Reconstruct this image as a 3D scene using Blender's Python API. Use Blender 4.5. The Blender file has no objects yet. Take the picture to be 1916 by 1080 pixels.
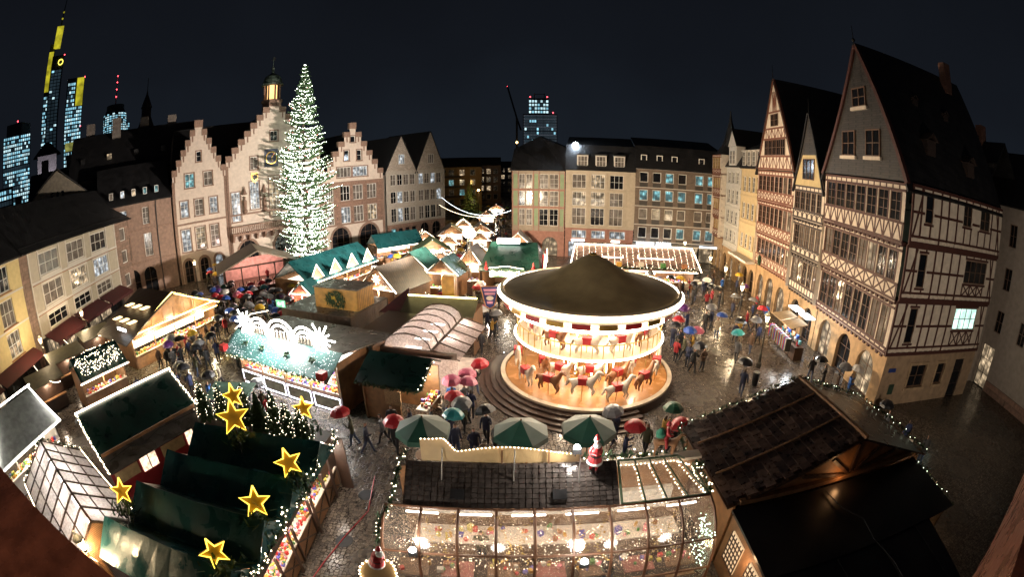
import bpy, math, random
from mathutils import Vector, Matrix
R = math.radians
rng = random.Random(7)
sc = bpy.context.scene
col = sc.collection
# ---------------------------------------------------------------- camera: 16 mm equisolid fisheye on a 36 mm sensor
cd = bpy.data.cameras.new('camera'); cam = bpy.data.objects.new('camera', cd); col.objects.link(cam)
cam.location = (0, 0, 12.5); cam.rotation_euler = (R(90-15.5), 0, 0)
cd.type = 'PANO'
for holder in (cd, getattr(cd, 'cycles', None)):
    if holder is None: continue
    try: holder.panorama_type = 'FISHEYE_EQUISOLID'
    except Exception: continue
    try: holder.fisheye_lens = 16.0; holder.fisheye_fov = R(180)
    except Exception: pass
cd.sensor_width = 36; cd.sensor_fit = 'HORIZONTAL'; cd.clip_start = .05; cd.clip_end = 3000
sc.camera = cam
# ---------------------------------------------------------------- night sky
w = bpy.data.worlds.new('World'); sc.world = w; w.use_nodes = True
nt = w.node_tree; nt.nodes.clear()
out = nt.nodes.new('ShaderNodeOutputWorld'); bg = nt.nodes.new('ShaderNodeBackground')
tc = nt.nodes.new('ShaderNodeTexCoord'); sp = nt.nodes.new('ShaderNodeSeparateXYZ'); rp = nt.nodes.new('ShaderNodeValToRGB')
ns = nt.nodes.new('ShaderNodeTexNoise'); ns.inputs['Scale'].default_value = 2.2; ns.inputs['Detail'].default_value = 4
ad = nt.nodes.new('ShaderNodeMath'); ad.operation = 'MULTIPLY_ADD'; ad.inputs[1].default_value = .5; ad.use_clamp = True
nt.links.new(tc.outputs['Generated'], sp.inputs[0]); nt.links.new(tc.outputs['Generated'], ns.inputs['Vector'])
nt.links.new(ns.outputs['Fac'], ad.inputs[0]); nt.links.new(sp.outputs['Z'], ad.inputs[2]); nt.links.new(ad.outputs[0], rp.inputs[0])
el = rp.color_ramp.elements
el[0].position = .2; el[0].color = (.0115, .0155, .022, 1)
el[1].position = .95; el[1].color = (.0042, .0048, .0068, 1)
m = el.new(.48); m.color = (.0075, .0094, .0135, 1)
nt.links.new(rp.outputs[0], bg.inputs[0]); bg.inputs[1].default_value = .68; nt.links.new(bg.outputs[0], out.inputs[0])
sc.view_settings.view_transform = 'Standard'; sc.view_settings.look = 'None'; sc.view_settings.exposure = 0.4
sc.view_settings.gamma = 1.0; sc.view_settings.use_curve_mapping = False
sc.render.engine = 'CYCLES'
sc.cycles.use_denoising = True; sc.cycles.max_bounces = 6; sc.cycles.diffuse_bounces = 2; sc.cycles.glossy_bounces = 3
sc.cycles.transparent_max_bounces = 12; sc.cycles.sample_clamp_indirect = 4.0; sc.cycles.use_light_tree = True
sc.cycles.caustics_reflective = False; sc.cycles.caustics_refractive = False
# ---------------------------------------------------------------- materials
MATS = {}
def M(name, c=(.5, .5, .5), rough=.7, metal=0, var=.3, scale=2.5, bump=0, bscale=12, brick=None, stripes=None, wet=False):
    """procedural surface: colour varied by world-space noise, optional relief"""
    if name in MATS: return MATS[name]
    m = bpy.data.materials.new(name); m.use_nodes = True; n = m.node_tree.nodes; l = m.node_tree.links
    b = n['Principled BSDF']; geo = n.new('ShaderNodeNewGeometry')
    b.inputs['Roughness'].default_value = rough; b.inputs['Metallic'].default_value = metal
    no = n.new('ShaderNodeTexNoise'); no.inputs['Scale'].default_value = scale; no.inputs['Detail'].default_value = 5
    l.new(geo.outputs['Position'], no.inputs['Vector'])
    r = n.new('ShaderNodeValToRGB'); e = r.color_ramp.elements
    e[0].position = .3; e[1].position = .72
    e[0].color = tuple(x*(1-var) for x in c)+(1,); e[1].color = tuple(min(1, x*(1+var*.7)) for x in c)+(1,)
    l.new(no.outputs['Fac'], r.inputs[0]); src = r.outputs[0]; hsrc = None
    if brick:
        bt = n.new('ShaderNodeTexBrick'); mp = n.new('ShaderNodeMapping')
        l.new(geo.outputs['Position'], mp.inputs[0]); mp.inputs['Rotation'].default_value = brick[3] if len(brick) > 3 else (R(90), 0, 0)
        l.new(mp.outputs[0], bt.inputs['Vector']); bt.inputs['Scale'].default_value = 1
        bt.inputs['Brick Width'].default_value = brick[0]; bt.inputs['Row Height'].default_value = brick[1]; bt.inputs['Mortar Size'].default_value = brick[2]
        bt.inputs['Color1'].default_value = (.85, .85, .85, 1); bt.inputs['Color2'].default_value = (1.15, 1.1, 1.1, 1); bt.inputs['Mortar'].default_value = (.45, .45, .45, 1)
        mx = n.new('ShaderNodeMix'); mx.data_type = 'RGBA'; mx.blend_type = 'MULTIPLY'; mx.inputs[0].default_value = 1
        l.new(src, mx.inputs[6]); l.new(bt.outputs['Color'], mx.inputs[7]); src = mx.outputs[2]; hsrc = bt.outputs['Fac']
    if stripes:
        wv = n.new('ShaderNodeTexWave'); wv.bands_direction = stripes[0]; wv.inputs['Scale'].default_value = stripes[1]; wv.inputs['Distortion'].default_value = stripes[2] if len(stripes) > 2 else .3
        wv.inputs['Detail'].default_value = 1; l.new(geo.outputs['Position'], wv.inputs['Vector'])
        mx = n.new('ShaderNodeMix'); mx.data_type = 'RGBA'; mx.blend_type = 'MULTIPLY'; mx.inputs[0].default_value = .45
        l.new(src, mx.inputs[6]); l.new(wv.outputs['Color'], mx.inputs[7]); src = mx.outputs[2]; hsrc = wv.outputs['Fac']
    l.new(src, b.inputs['Base Color'])
    rr = n.new('ShaderNodeMapRange'); rr.inputs['To Min'].default_value = max(.02, rough-.12); rr.inputs['To Max'].default_value = min(1, rough+.12)
    l.new(no.outputs['Fac'], rr.inputs[0]); l.new(rr.outputs[0], b.inputs['Roughness'])
    if wet:                                       # puddles and runs of rain
        pn = n.new('ShaderNodeTexNoise'); pn.inputs['Scale'].default_value = 1.3; pn.inputs['Detail'].default_value = 6; pn.inputs['Distortion'].default_value = .6; l.new(geo.outputs['Position'], pn.inputs['Vector']); l.new(pn.outputs['Fac'], rr.inputs[0])
        rr.inputs['From Min'].default_value = .3; rr.inputs['From Max'].default_value = .7; rr.inputs['To Min'].default_value = .16; rr.inputs['To Max'].default_value = .5
    if bump or hsrc:
        bp = n.new('ShaderNodeBump'); bp.inputs['Strength'].default_value = bump or .4; bp.inputs['Distance'].default_value = .03
        if hsrc is None:
            n2 = n.new('ShaderNodeTexNoise'); n2.inputs['Scale'].default_value = bscale; n2.inputs['Detail'].default_value = 3
            l.new(geo.outputs['Position'], n2.inputs['Vector']); hsrc = n2.outputs['Fac']
        l.new(hsrc, bp.inputs['Height']); l.new(bp.outputs[0], b.inputs['Normal'])
    MATS[name] = m; return m
def L(name, c, s, sample=True, vary=None, room=False):
    """something that gives off light"""
    if name in MATS: return MATS[name]
    m = bpy.data.materials.new(name); m.use_nodes = True; n = m.node_tree.nodes; l = m.node_tree.links
    b = n['Principled BSDF']; b.inputs['Base Color'].default_value = (.3, .3, .3, 1); b.inputs['Roughness'].default_value = .3
    b.inputs['Emission Color'].default_value = tuple(c)+(1,); b.inputs['Emission Strength'].default_value = s
    if vary:
        geo = n.new('ShaderNodeNewGeometry'); no = n.new('ShaderNodeTexNoise'); no.inputs['Scale'].default_value = vary; no.inputs['Detail'].default_value = 3
        l.new(geo.outputs['Position'], no.inputs['Vector']); r = n.new('ShaderNodeMapRange')
        r.inputs['From Min'].default_value = .35; r.inputs['From Max'].default_value = .68; r.inputs['To Min'].default_value = s*.45; r.inputs['To Max'].default_value = s*1.2
        l.new(no.outputs['Fac'], r.inputs[0]); l.new(r.outputs[0], b.inputs['Emission Strength'])
    if room:                                      # curtains, lamps and dark furniture behind the pane
        wv = n.new('ShaderNodeTexWave'); wv.inputs['Scale'].default_value = 3.2; wv.inputs['Distortion'].default_value = 2.5; wv.bands_direction = 'DIAGONAL'; vo = n.new('ShaderNodeTexVoronoi'); vo.inputs['Scale'].default_value = 1.7; mu = n.new('ShaderNodeMath'); mu.operation = 'MULTIPLY'; m2 = n.new('ShaderNodeMath'); m2.operation = 'MULTIPLY'; r2 = n.new('ShaderNodeMapRange'); r3 = n.new('ShaderNodeMapRange')
        mp = n.new('ShaderNodeMapping'); mp.inputs['Scale'].default_value = (1, 1, .12); l.new(geo.outputs['Position'], mp.inputs[0]); l.new(mp.outputs[0], wv.inputs['Vector']); l.new(geo.outputs['Position'], vo.inputs['Vector'])
        r2.inputs['To Min'].default_value = .45; r2.inputs['To Max'].default_value = 1; l.new(wv.outputs['Fac'], r2.inputs[0]); r3.inputs['From Min'].default_value = .1; r3.inputs['From Max'].default_value = .6; r3.inputs['To Min'].default_value = 1.5; r3.inputs['To Max'].default_value = .25; l.new(vo.outputs['Distance'], r3.inputs[0])
        l.new(r.outputs[0], mu.inputs[0]); l.new(r2.outputs[0], mu.inputs[1]); l.new(mu.outputs[0], m2.inputs[0]); l.new(r3.outputs[0], m2.inputs[1]); l.new(m2.outputs[0], b.inputs['Emission Strength']); b.inputs['Base Color'].default_value = (.03, .03, .03, 1); b.inputs['Roughness'].default_value = .06
    m.cycles.emission_sampling = 'AUTO' if sample else 'NONE'
    MATS[name] = m; return m
def glassy(name, c, trans, rough=.12, drops=True, translucent=.3):
    """wet glazing: see-through, a little milky, with drops on it"""
    if name in MATS: return MATS[name]
    m = bpy.data.materials.new(name); m.use_nodes = True; n = m.node_tree.nodes; l = m.node_tree.links; n.clear()
    o = n.new('ShaderNodeOutputMaterial'); t = n.new('ShaderNodeBsdfTransparent'); gl = n.new('ShaderNodeBsdfGlossy'); tl = n.new('ShaderNodeBsdfTranslucent'); df = n.new('ShaderNodeBsdfDiffuse')
    t.inputs[0].default_value = (.93, .93, .92, 1); gl.inputs['Roughness'].default_value = rough; gl.inputs[0].default_value = (.9, .9, .9, 1)
    tl.inputs[0].default_value = tuple(c)+(1,); df.inputs[0].default_value = tuple(x*.6 for x in c)+(1,)
    geo = n.new('ShaderNodeNewGeometry'); vo = n.new('ShaderNodeTexVoronoi'); vo.inputs['Scale'].default_value = 26; no = n.new('ShaderNodeTexNoise'); no.inputs['Scale'].default_value = 9; no.inputs['Detail'].default_value = 6
    l.new(geo.outputs['Position'], vo.inputs['Vector']); l.new(geo.outputs['Position'], no.inputs['Vector'])
    m1 = n.new('ShaderNodeMixShader'); m1.inputs[0].default_value = .3; l.new(tl.outputs[0], m1.inputs[1]); l.new(df.outputs[0], m1.inputs[2])
    m2 = n.new('ShaderNodeMixShader'); l.new(t.outputs[0], m2.inputs[1]); l.new(m1.outputs[0], m2.inputs[2])
    mr = n.new('ShaderNodeMapRange'); mr.inputs['From Min'].default_value = .3; mr.inputs['From Max'].default_value = .75; mr.inputs['To Min'].default_value = max(0, translucent-.2); mr.inputs['To Max'].default_value = min(1, translucent+.25)
    l.new(no.outputs['Fac'], mr.inputs[0]); l.new(mr.outputs[0], m2.inputs[0])
    m3 = n.new('ShaderNodeMixShader'); m3.inputs[0].default_value = .1; l.new(m2.outputs[0], m3.inputs[1]); l.new(gl.outputs[0], m3.inputs[2])
    bp = n.new('ShaderNodeBump'); bp.inputs['Strength'].default_value = .35; bp.inputs['Distance'].default_value = .01
    l.new(vo.outputs['Distance'], bp.inputs['Height']); l.new(bp.outputs[0], gl.inputs['Normal'])
    l.new(m3.outputs[0], o.inputs[0]); MATS[name] = m; return m
def wet_paving():
    m = bpy.data.materials.new('wet_paving'); m.use_nodes = True; n = m.node_tree.nodes; l = m.node_tree.links; b = n['Principled BSDF']
    geo = n.new('ShaderNodeNewGeometry'); vo = n.new('ShaderNodeTexVoronoi'); vo.feature = 'DISTANCE_TO_EDGE'; vo.inputs['Scale'].default_value = 6.5; vo.inputs['Randomness'].default_value = .55
    vc = n.new('ShaderNodeTexVoronoi'); vc.inputs['Scale'].default_value = 6.5; vc.inputs['Randomness'].default_value = .55
    no = n.new('ShaderNodeTexNoise'); no.inputs['Scale'].default_value = .35; no.inputs['Detail'].default_value = 5
    for x in (vo, vc, no): l.new(geo.outputs['Position'], x.inputs['Vector'])
    r = n.new('ShaderNodeValToRGB'); e = r.color_ramp.elements; e[0].color = (.05, .04, .033, 1); e[1].color = (.17, .135, .105, 1); l.new(vc.outputs['Color'], r.inputs[0])
    mx = n.new('ShaderNodeMix'); mx.data_type = 'RGBA'; mx.blend_type = 'MIX'; mx.inputs[6].default_value = (.012, .01, .009, 1)
    mr = n.new('ShaderNodeMapRange'); mr.inputs['From Max'].default_value = .09; l.new(vo.outputs['Distance'], mr.inputs[0]); l.new(mr.outputs[0], mx.inputs[0]); l.new(r.outputs[0], mx.inputs[7])
    l.new(mx.outputs[2], b.inputs['Base Color'])
    rr = n.new('ShaderNodeMapRange'); rr.inputs['From Min'].default_value = .35; rr.inputs['From Max'].default_value = .7; rr.inputs['To Min'].default_value = .1; rr.inputs['To Max'].default_value = .36
    l.new(no.outputs['Fac'], rr.inputs[0]); l.new(rr.outputs[0], b.inputs['Roughness'])
    bp = n.new('ShaderNodeBump'); bp.inputs['Strength'].default_value = .75; bp.inputs['Distance'].default_value = .025; l.new(mr.outputs[0], bp.inputs['Height']); l.new(bp.outputs[0], b.inputs['Normal'])
    return m
# common finishes
CREAM = M('cream_render', (.60, .51, .44), .85, var=.12, bump=.15, bscale=30)
PINKST = M('red_sandstone', (.25, .155, .115), .8, var=.35, scale=4, brick=(.9, .45, .015))
STONE = M('carved_sandstone', (.25, .16, .12), .8, var=.35, scale=6, bump=.3)
SLATE = M('wet_slate_roof', (.014, .014, .016), .6, var=.5, scale=1.2, brick=(.35, .25, .02, (R(55), 0, 0)))
DARKMETAL = M('dark_metal', (.03, .03, .032), .45, metal=.6)
REDTIMBER = M('oxblood_timber', (.075, .024, .018), .6, var=.35, scale=7, bump=.2, bscale=40)
DARKTIMBER = M('blackened_timber', (.045, .03, .026), .6, var=.35, scale=7, bump=.2, bscale=40)
LIMEWASH = M('limewash_infill', (.70, .61, .51), .85, var=.15, bump=.2, bscale=18)
WHITEFRAME = M('white_window_frame', (.72, .70, .66), .5, var=.08)
BROWNFRAME = M('brown_window_frame', (.16, .09, .055), .5, var=.25)
GLASS = M('dark_window_glass', (.012, .013, .016), .06, var=.3, scale=.6)
CURTAIN = M('curtained_glass', (.16, .14, .125), .12, var=.6, scale=1.4)
LITWARM = L('lit_room_warm', (1, .74, .46), .75, vary=1.1, room=True)
LITCOOL = L('lit_room_white', (.86, .94, 1), .95, vary=.9, room=True)
LITCYAN = L('lit_room_cyan', (.36, .86, .92), .7, vary=1.0, room=True)
WOOD = M('stained_pine', (.30, .15, .065), .5, var=.35, scale=3, stripes=('Z', 5, .6))
DARKWOOD = M('dark_stained_wood', (.07, .035, .02), .42, var=.4, scale=3, stripes=('Z', 5, .6))
GREEN = M('fir_needles', (.035, .075, .03), .7, var=.6, scale=9)
BARK = M('bark', (.07, .045, .03), .9, var=.4, scale=8, bump=.5)
TEAL = M('teal_tarpaulin', (.009, .055, .06), .38, var=.35, scale=1.1, bump=.5, bscale=4, wet=True)
DKGREEN = M('dark_green_roof', (.008, .030, .024), .4, var=.45, scale=1.5, bump=.35, bscale=5, wet=True)
BULB = L('warm_white_bulb', (1, .80, .56), 9, sample=False)
TREEBULB = L('tree_bulb', (.95, 1, .84), 17)
FAINT = L('small_green_white_bulb', (.9, 1, .72), 5, sample=False)
TUBE = L('warm_white_light_tube', (1, .80, .60), 9)
GOLDTUBE = L('golden_light_tube', (1, .74, .2), 12)
COOLTUBE = L('violet_white_light_tube', (.86, .84, 1), 6)
# ---------------------------------------------------------------- building blocks
class MB:
    def __init__(s): s.v = []; s.f = []; s.m = []
    def add(s, vs, fs, mi=0):
        o = len(s.v); s.v += [tuple(x) for x in vs]
        for f in fs: s.f.append(tuple(o+i for i in f)); s.m.append(mi)
        return s
    def poly(s, pts, mi=0): return s.add(pts, [tuple(range(len(pts)))], mi)
    def box(s, c, d, mi=0, rot=None):
        x, y, z = (k/2 for k in d); vs = [Vector((a*x, b*y, e*z)) for e in (-1, 1) for b in (-1, 1) for a in (-1, 1)]
        if rot is not None: vs = [rot @ v for v in vs]
        c = Vector(c); return s.add([v+c for v in vs], [(0, 2, 3, 1), (4, 5, 7, 6), (0, 1, 5, 4), (2, 6, 7, 3), (0, 4, 6, 2), (1, 3, 7, 5)], mi)
    def slab(s, pts, t, mi=0):
        """thick sheet: polygon pts pushed down by t"""
        n = len(pts); a = [Vector(p) for p in pts]; nn = (a[1]-a[0]).cross(a[2]-a[0]).normalized(); b = [p-nn*t for p in a]
        return s.add(a+b, [tuple(range(n)), tuple(range(2*n-1, n-1, -1))]+[(i, i+n, (i+1) % n+n, (i+1) % n) for i in range(n)], mi)
    def tube(s, pts, r, n=6, mi=0, cap=True, r2=None):
        pts = [Vector(p) for p in pts]; rings = []; prev = None
        for i, p in enumerate(pts):
            d = (pts[min(i+1, len(pts)-1)]-pts[max(i-1, 0)]).normalized()
            up = Vector((0, 0, 1)) if abs(d.z) < .95 else Vector((1, 0, 0))
            a = d.cross(up).normalized(); b = a.cross(d)
            rr = r if r2 is None else r+(r2-r)*i/max(1, len(pts)-1)
            rings.append([p+(a*math.cos(2*math.pi*k/n)+b*math.sin(2*math.pi*k/n))*rr for k in range(n)])
        vs = [v for q in rings for v in q]; fs = []
        for i in range(len(pts)-1):
            for k in range(n): fs.append((i*n+k, i*n+(k+1) % n, (i+1)*n+(k+1) % n, (i+1)*n+k))
        if cap: fs += [tuple(range(n-1, -1, -1)), tuple((len(pts)-1)*n+k for k in range(n))]
        return s.add(vs, fs, mi)
    def lathe(s, prof, n=24, c=(0, 0, 0), mi=0, a0=0, a1=2*math.pi):
        full = abs(a1-a0-2*math.pi) < 1e-6; k = n if full else n+1; vs = []
        for i in range(k):
            a = a0+(a1-a0)*i/n
            for r, z in prof: vs.append((c[0]+r*math.cos(a), c[1]+r*math.sin(a), c[2]+z))
        P = len(prof); fs = []
        for i in range(n):
            j = (i+1) % k
            for q in range(P-1): fs.append((i*P+q, j*P+q, j*P+q+1, i*P+q+1))
        return s.add(vs, fs, mi)
    def octa(s, c, r, mi=0):
        x, y, z = c; return s.add([(x+r, y, z), (x-r, y, z), (x, y+r, z), (x, y-r, z), (x, y, z+r), (x, y, z-r)], [(0, 2, 4), (2, 1, 4), (1, 3, 4), (3, 0, 4), (2, 0, 5), (1, 2, 5), (3, 1, 5), (0, 3, 5)], mi)
    def mesh(s, name, mats, smooth=False):
        me = bpy.data.meshes.new(name); me.from_pydata(s.v, [], s.f)
        for x in (mats if isinstance(mats, (list, tuple)) else [mats]): me.materials.append(x)
        if any(s.m): me.polygons.foreach_set('material_index', s.m)
        if smooth: me.polygons.foreach_set('use_smooth', [True]*len(s.f))
        me.update(); return me
    def build(s, name, mats, parent=None, loc=(0, 0, 0), smooth=False, **tags): return ob(name, s.mesh(name, mats, smooth), parent, loc, **tags)
def ob(name, me, parent=None, loc=(0, 0, 0), mtx=None, **tags):
    o = bpy.data.objects.new(name, me); col.objects.link(o)
    if parent is not None: o.parent = parent
    if mtx is not None: o.matrix_basis = mtx
    else: o.location = loc
    for k, v in tags.items(): o[k] = v
    return o
def thing(name, label, cat, loc=(0, 0, 0), rz=0, group=None):
    o = ob(name, None, None, loc); o.rotation_euler = (0, 0, rz); o['label'] = label; o['category'] = cat; o.empty_display_size = .3
    if group: o['group'] = group
    return o
CUBES = {}
def cube(mat):
    if mat.name not in CUBES: CUBES[mat.name] = MB().box((0, 0, 0), (1, 1, 1)).mesh('block_'+mat.name, mat)
    return CUBES[mat.name]
def bx(name, parent, c, d, mat, rz=0, **tags):
    return ob(name, cube(mat), parent, mtx=Matrix.Translation(c) @ Matrix.Rotation(rz, 4, 'Z') @ Matrix.Diagonal((d[0], d[1], d[2], 1)), **tags)
def beam(name, parent, p0, p1, wd, dp, nrm, mat):
    p0, p1 = Vector(p0), Vector(p1); x = p1-p0; ln = x.length; x.normalize(); y = -Vector(nrm); y = (y-x*y.dot(x)).normalized(); z = x.cross(y)
    m3 = Matrix((x*ln, y*dp, z*wd)).transposed().to_4x4(); m3.translation = (p0+p1)/2
    return ob(name, cube(mat), parent, mtx=m3)
def spot_or_point(name, loc, power, color, radius=.1, target=None, angle=60, blend=.5):
    ld = bpy.data.lights.new(name, 'SPOT' if target else 'POINT'); ld.energy = power; ld.color = color; ld.shadow_soft_size = radius
    o = bpy.data.objects.new(name, ld); col.objects.link(o); o.location = loc
    if target: ld.spot_size = R(angle); ld.spot_blend = blend; o.rotation_euler = (Vector(target)-Vector(loc)).to_track_quat('-Z', 'Y').to_euler()
    return o
WCACHE = {}
class Face:
    """a wall plane of a thing: a runs along it, z up, d outwards"""
    def __init__(s, parent, o=(0, 0, 0), ax=(1, 0, 0), off=0):
        s.p = parent; s.ax = Vector(ax).normalized(); s.n = Vector((s.ax.y, -s.ax.x, 0)); s.o = Vector(o)+s.n*off
    def at(s, a, z, d=0): return s.o+s.ax*a+Vector((0, 0, z))+s.n*d
    def mtx(s, a, z, d=0):
        y = -s.n; m = Matrix((s.ax, y, Vector((0, 0, 1)))).transposed().to_4x4(); m.translation = s.at(a, z, d); return m
    def wall(s, a0, a1, z0, z1, holes, mat, name='wall', inside=None, xc=(), zc=(), rev=.22, parent=None, arches=()):
        xs = sorted({a0, a1, *xc, *[h[i] for h in list(holes)+list(arches) for i in (0, 2)]}); zs = sorted({z0, z1, *zc, *[h[i] for h in list(holes)+list(arches) for i in (1, 3)]})
        xs = [x for x in xs if a0 <= x <= a1]; zs = [z for z in zs if z0 <= z <= z1]; mb = MB(); hs = list(holes)+list(arches)
        for i in range(len(xs)-1):
            for j in range(len(zs)-1):
                cx, cz = (xs[i]+xs[i+1])/2, (zs[j]+zs[j+1])/2
                if any(h[0] < cx < h[2] and h[1] < cz < h[3] for h in hs): continue
                if inside and not inside(cx, cz): continue
                mb.poly([(xs[i], 0, zs[j]), (xs[i+1], 0, zs[j]), (xs[i+1], 0, zs[j+1]), (xs[i], 0, zs[j+1])])
        for h in holes:
            x0, q0, x1, q1 = h[:4]
            for q in ([(x0, q0), (x1, q0)], [(x1, q0), (x1, q1)], [(x1, q1), (x0, q1)], [(x0, q1), (x0, q0)]):
                (ax_, az), (bx_, bz) = q; mb.poly([(ax_, 0, az), (ax_, rev, az), (bx_, rev, bz), (bx_, 0, bz)])
        for (x0, q0, x1, q1) in arches:                      # round-headed openings: spandrels and a curved reveal
            r = (x1-x0)/2; cx = (x0+x1)/2; hz = min(r*1.15, q1-q0); zs_ = q1-hz; N = 10
            arc = [(cx-r*math.cos(math.pi*k/N), zs_+hz*math.sin(math.pi*k/N)) for k in range(N+1)]
            for k in range(N): mb.poly([(arc[k][0], 0, arc[k][1]), (arc[k+1][0], 0, arc[k+1][1]), (arc[k+1][0], 0, q1), (arc[k][0], 0, q1)])
            path = [(x0, q0)]+arc+[(x1, q0)]
            for k in range(len(path)-1): mb.poly([(path[k][0], 0, path[k][1]), (path[k+1][0], 0, path[k+1][1]), (path[k+1][0], rev, path[k+1][1]), (path[k][0], rev, path[k][1])])
        return ob(name, mb.mesh(name, mat), parent or s.p, mtx=s.mtx(0, 0))
    def win(s, a0, z0, a1, z1, nx, nz, fm, pm, d=-.13, fw=.06, arch=False, name='window', t=.07):
        wd, h = a1-a0, z1-z0; key = (round(wd, 2), round(h, 2), nx, nz, fm.name, fw, arch)
        if key not in WCACHE:
            mb = MB(); pz = MB()
            for x in (fw/2, wd-fw/2): mb.box((x, 0, h/2), (fw, t, h))
            for z in (fw/2, h-fw/2): mb.box((wd/2, 0, z), (wd-2*fw, t*.98, fw))
            for i in range(1, nx): mb.box((wd*i/nx, 0, h/2), (fw*.75, t*.9, h-2*fw))
            for j in range(1, nz): mb.box((wd/2, 0, h*j/nz), (wd-2*fw, t*.7, fw*.55))
            pz.poly([(0, .015, 0), (wd, .015, 0), (wd, .015, h), (0, .015, h)])
            WCACHE[key] = (mb.mesh('window_frame', fm), pz)
        me, pz = WCACHE[key]; o = ob(name, me, s.p, mtx=s.mtx(a0, z0, d))
        pk = key[:2]+(pm.name,)
        if pk not in WCACHE: WCACHE[pk] = pz.mesh('pane', pm)
        ob('pane', WCACHE[pk], o); return o
    def surround(s, a0, z0, a1, z1, mat, b=.16, pr=.05, sill=True):
        mb = MB(); cx = (a0+a1)/2
        for x in (a0-b/2, a1+b/2): mb.box((x, -pr/2+.02, (z0+z1)/2), (b, pr+.04, z1-z0))
        mb.box((cx, -pr/2+.02, z1+b/2), (a1-a0+2*b, pr+.044, b)); mb.box((cx, -pr/2-.01, z0-b/2), (a1-a0+2*b+.1, pr+.1, b))
        return ob('window_surround', mb.mesh('window_surround', mat), s.p, mtx=s.mtx(0, 0))
    def beam(s, a0, z0, a1, z1, wd, mat, d=.025, dp=.1, name='beam'): return beam(name, s.p, s.at(a0, z0, d-dp/2), s.at(a1, z1, d-dp/2), wd, dp, s.n, mat)
    def box(s, name, a0, z0, a1, z1, d0, d1, mat, **tags):
        return ob(name, cube(mat), s.p, mtx=s.mtx((a0+a1)/2, (z0+z1)/2, (d0+d1)/2) @ Matrix.Diagonal((a1-a0, abs(d1-d0), z1-z0, 1)), **tags)
    def poly(s, name, pts, mat, d=0):
        mb = MB().poly([(a, 0, z) for a, z in pts]); return ob(name, mb.mesh(name, mat), s.p, mtx=s.mtx(0, 0, d))
def pick(*opts):
    t = rng.random()*sum(p for _, p in opts)
    for o, p in opts:
        t -= p
        if t <= 0: return o
    return opts[-1][0]
def gable_roof(parent, x0, x1, y0, y1, ze, zr, mat, over=.3, t=.14, ridge='y', name='roof'):
    """pitched roof over a rectangle, ridge along local y or x; two slopes in one part"""
    mb = MB()
    if ridge == 'y':
        c = (x0+x1)/2; k = over*(zr-ze)/((x1-x0)/2)
        mb.slab([(x0-over, y0-over*.4, ze-k), (c, y0-over*.4, zr), (c, y1, zr), (x0-over, y1, ze-k)][::-1], t)
        mb.slab([(c, y0-over*.4, zr), (x1+over, y0-over*.4, ze-k), (x1+over, y1, ze-k), (c, y1, zr)][::-1], t)
    else:
        c = (y0+y1)/2; k = over*(zr-ze)/((y1-y0)/2)
        mb.slab([(x0-over*.4, y0-over, ze-k), (x1+over*.4, y0-over, ze-k), (x1+over*.4, c, zr), (x0-over*.4, c, zr)], t)
        mb.slab([(x0-over*.4, c, zr), (x1+over*.4, c, zr), (x1+over*.4, y1+over, ze-k), (x0-over*.4, y1+over, ze-k)], t)
    return ob(name, mb.mesh(name, mat), parent)
def shell(parent, x0, x1, y0, y1, z0, z1, mat, name='side_walls', skip=()):
    """back and side walls of a house (its front is built apart)"""
    mb = MB()
    if 'L' not in skip: mb.poly([(x0, y0, z0), (x0, y1, z0), (x0, y1, z1), (x0, y0, z1)])
    if 'R' not in skip: mb.poly([(x1, y1, z0), (x1, y0, z0), (x1, y0, z1), (x1, y1, z1)])
    mb.poly([(x1, y1, z0), (x0, y1, z0), (x0, y1, z1), (x1, y1, z1)])
    return ob(name, mb.mesh(name, mat), parent)
# ================================================================ SETTING
ground = MB().poly([(-900, -60, 0), (900, -60, 0), (900, 1400, 0), (-900, 1400, 0)]).build('paved_square', wet_paving(), kind='structure')
def frame(o, d):
    o = Vector((o[0], o[1], 0)); a = math.atan2(d[1], d[0]); u = Vector((math.cos(a), math.sin(a), 0))
    return (lambda s: o+u*s), a
# ---------------------------------------------------------------- the town hall row on the west side
roe, roe_a = frame((-44.69, 46.42), (.6356, .772))
def stepped(x0, x1, zb, zt, n, top):
    """outline of a crow-stepped gable: list of (inset, z) and an inside test"""
    c = (x0+x1)/2; half = (x1-x0)/2; st = [(x0+(half-top/2)*k/n, zb+(zt-zb)*(k+1)/(n+1)) for k in range(n+1)]
    ins = lambda x, z: z < zb or any((a <= x <= x0+x1-a) and z <= zz for a, zz in st)
    return st, ins, [a for a, _ in st]+[x0+x1-a for a, _ in st], [zz for _, zz in st]+[zb]
def step_caps(f, st, x0, x1, mat):
    for k, (a, z) in enumerate(st):
        nx = st[k+1][0] if k+1 < len(st) else x0+x1-a
        if k+1 < len(st):
            for b0, b1 in ((a, nx), (x0+x1-nx, x0+x1-a)):
                f.box('coping_stone', b0-.07, z-.75, b1+.05, z+.1, -.5, .09, mat)
                f.box('gable_bracket', (b0+b1)/2-.1 if b0 < (x0+x1)/2 else (b0+b1)/2-.1, z-1.55, (b0+b1)/2+.1, z-.76, -.1, .07, mat)
        else: f.box('coping_stone', a-.1, z-.9, nx+.1, z+.12, -.5, .1, mat)
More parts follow.
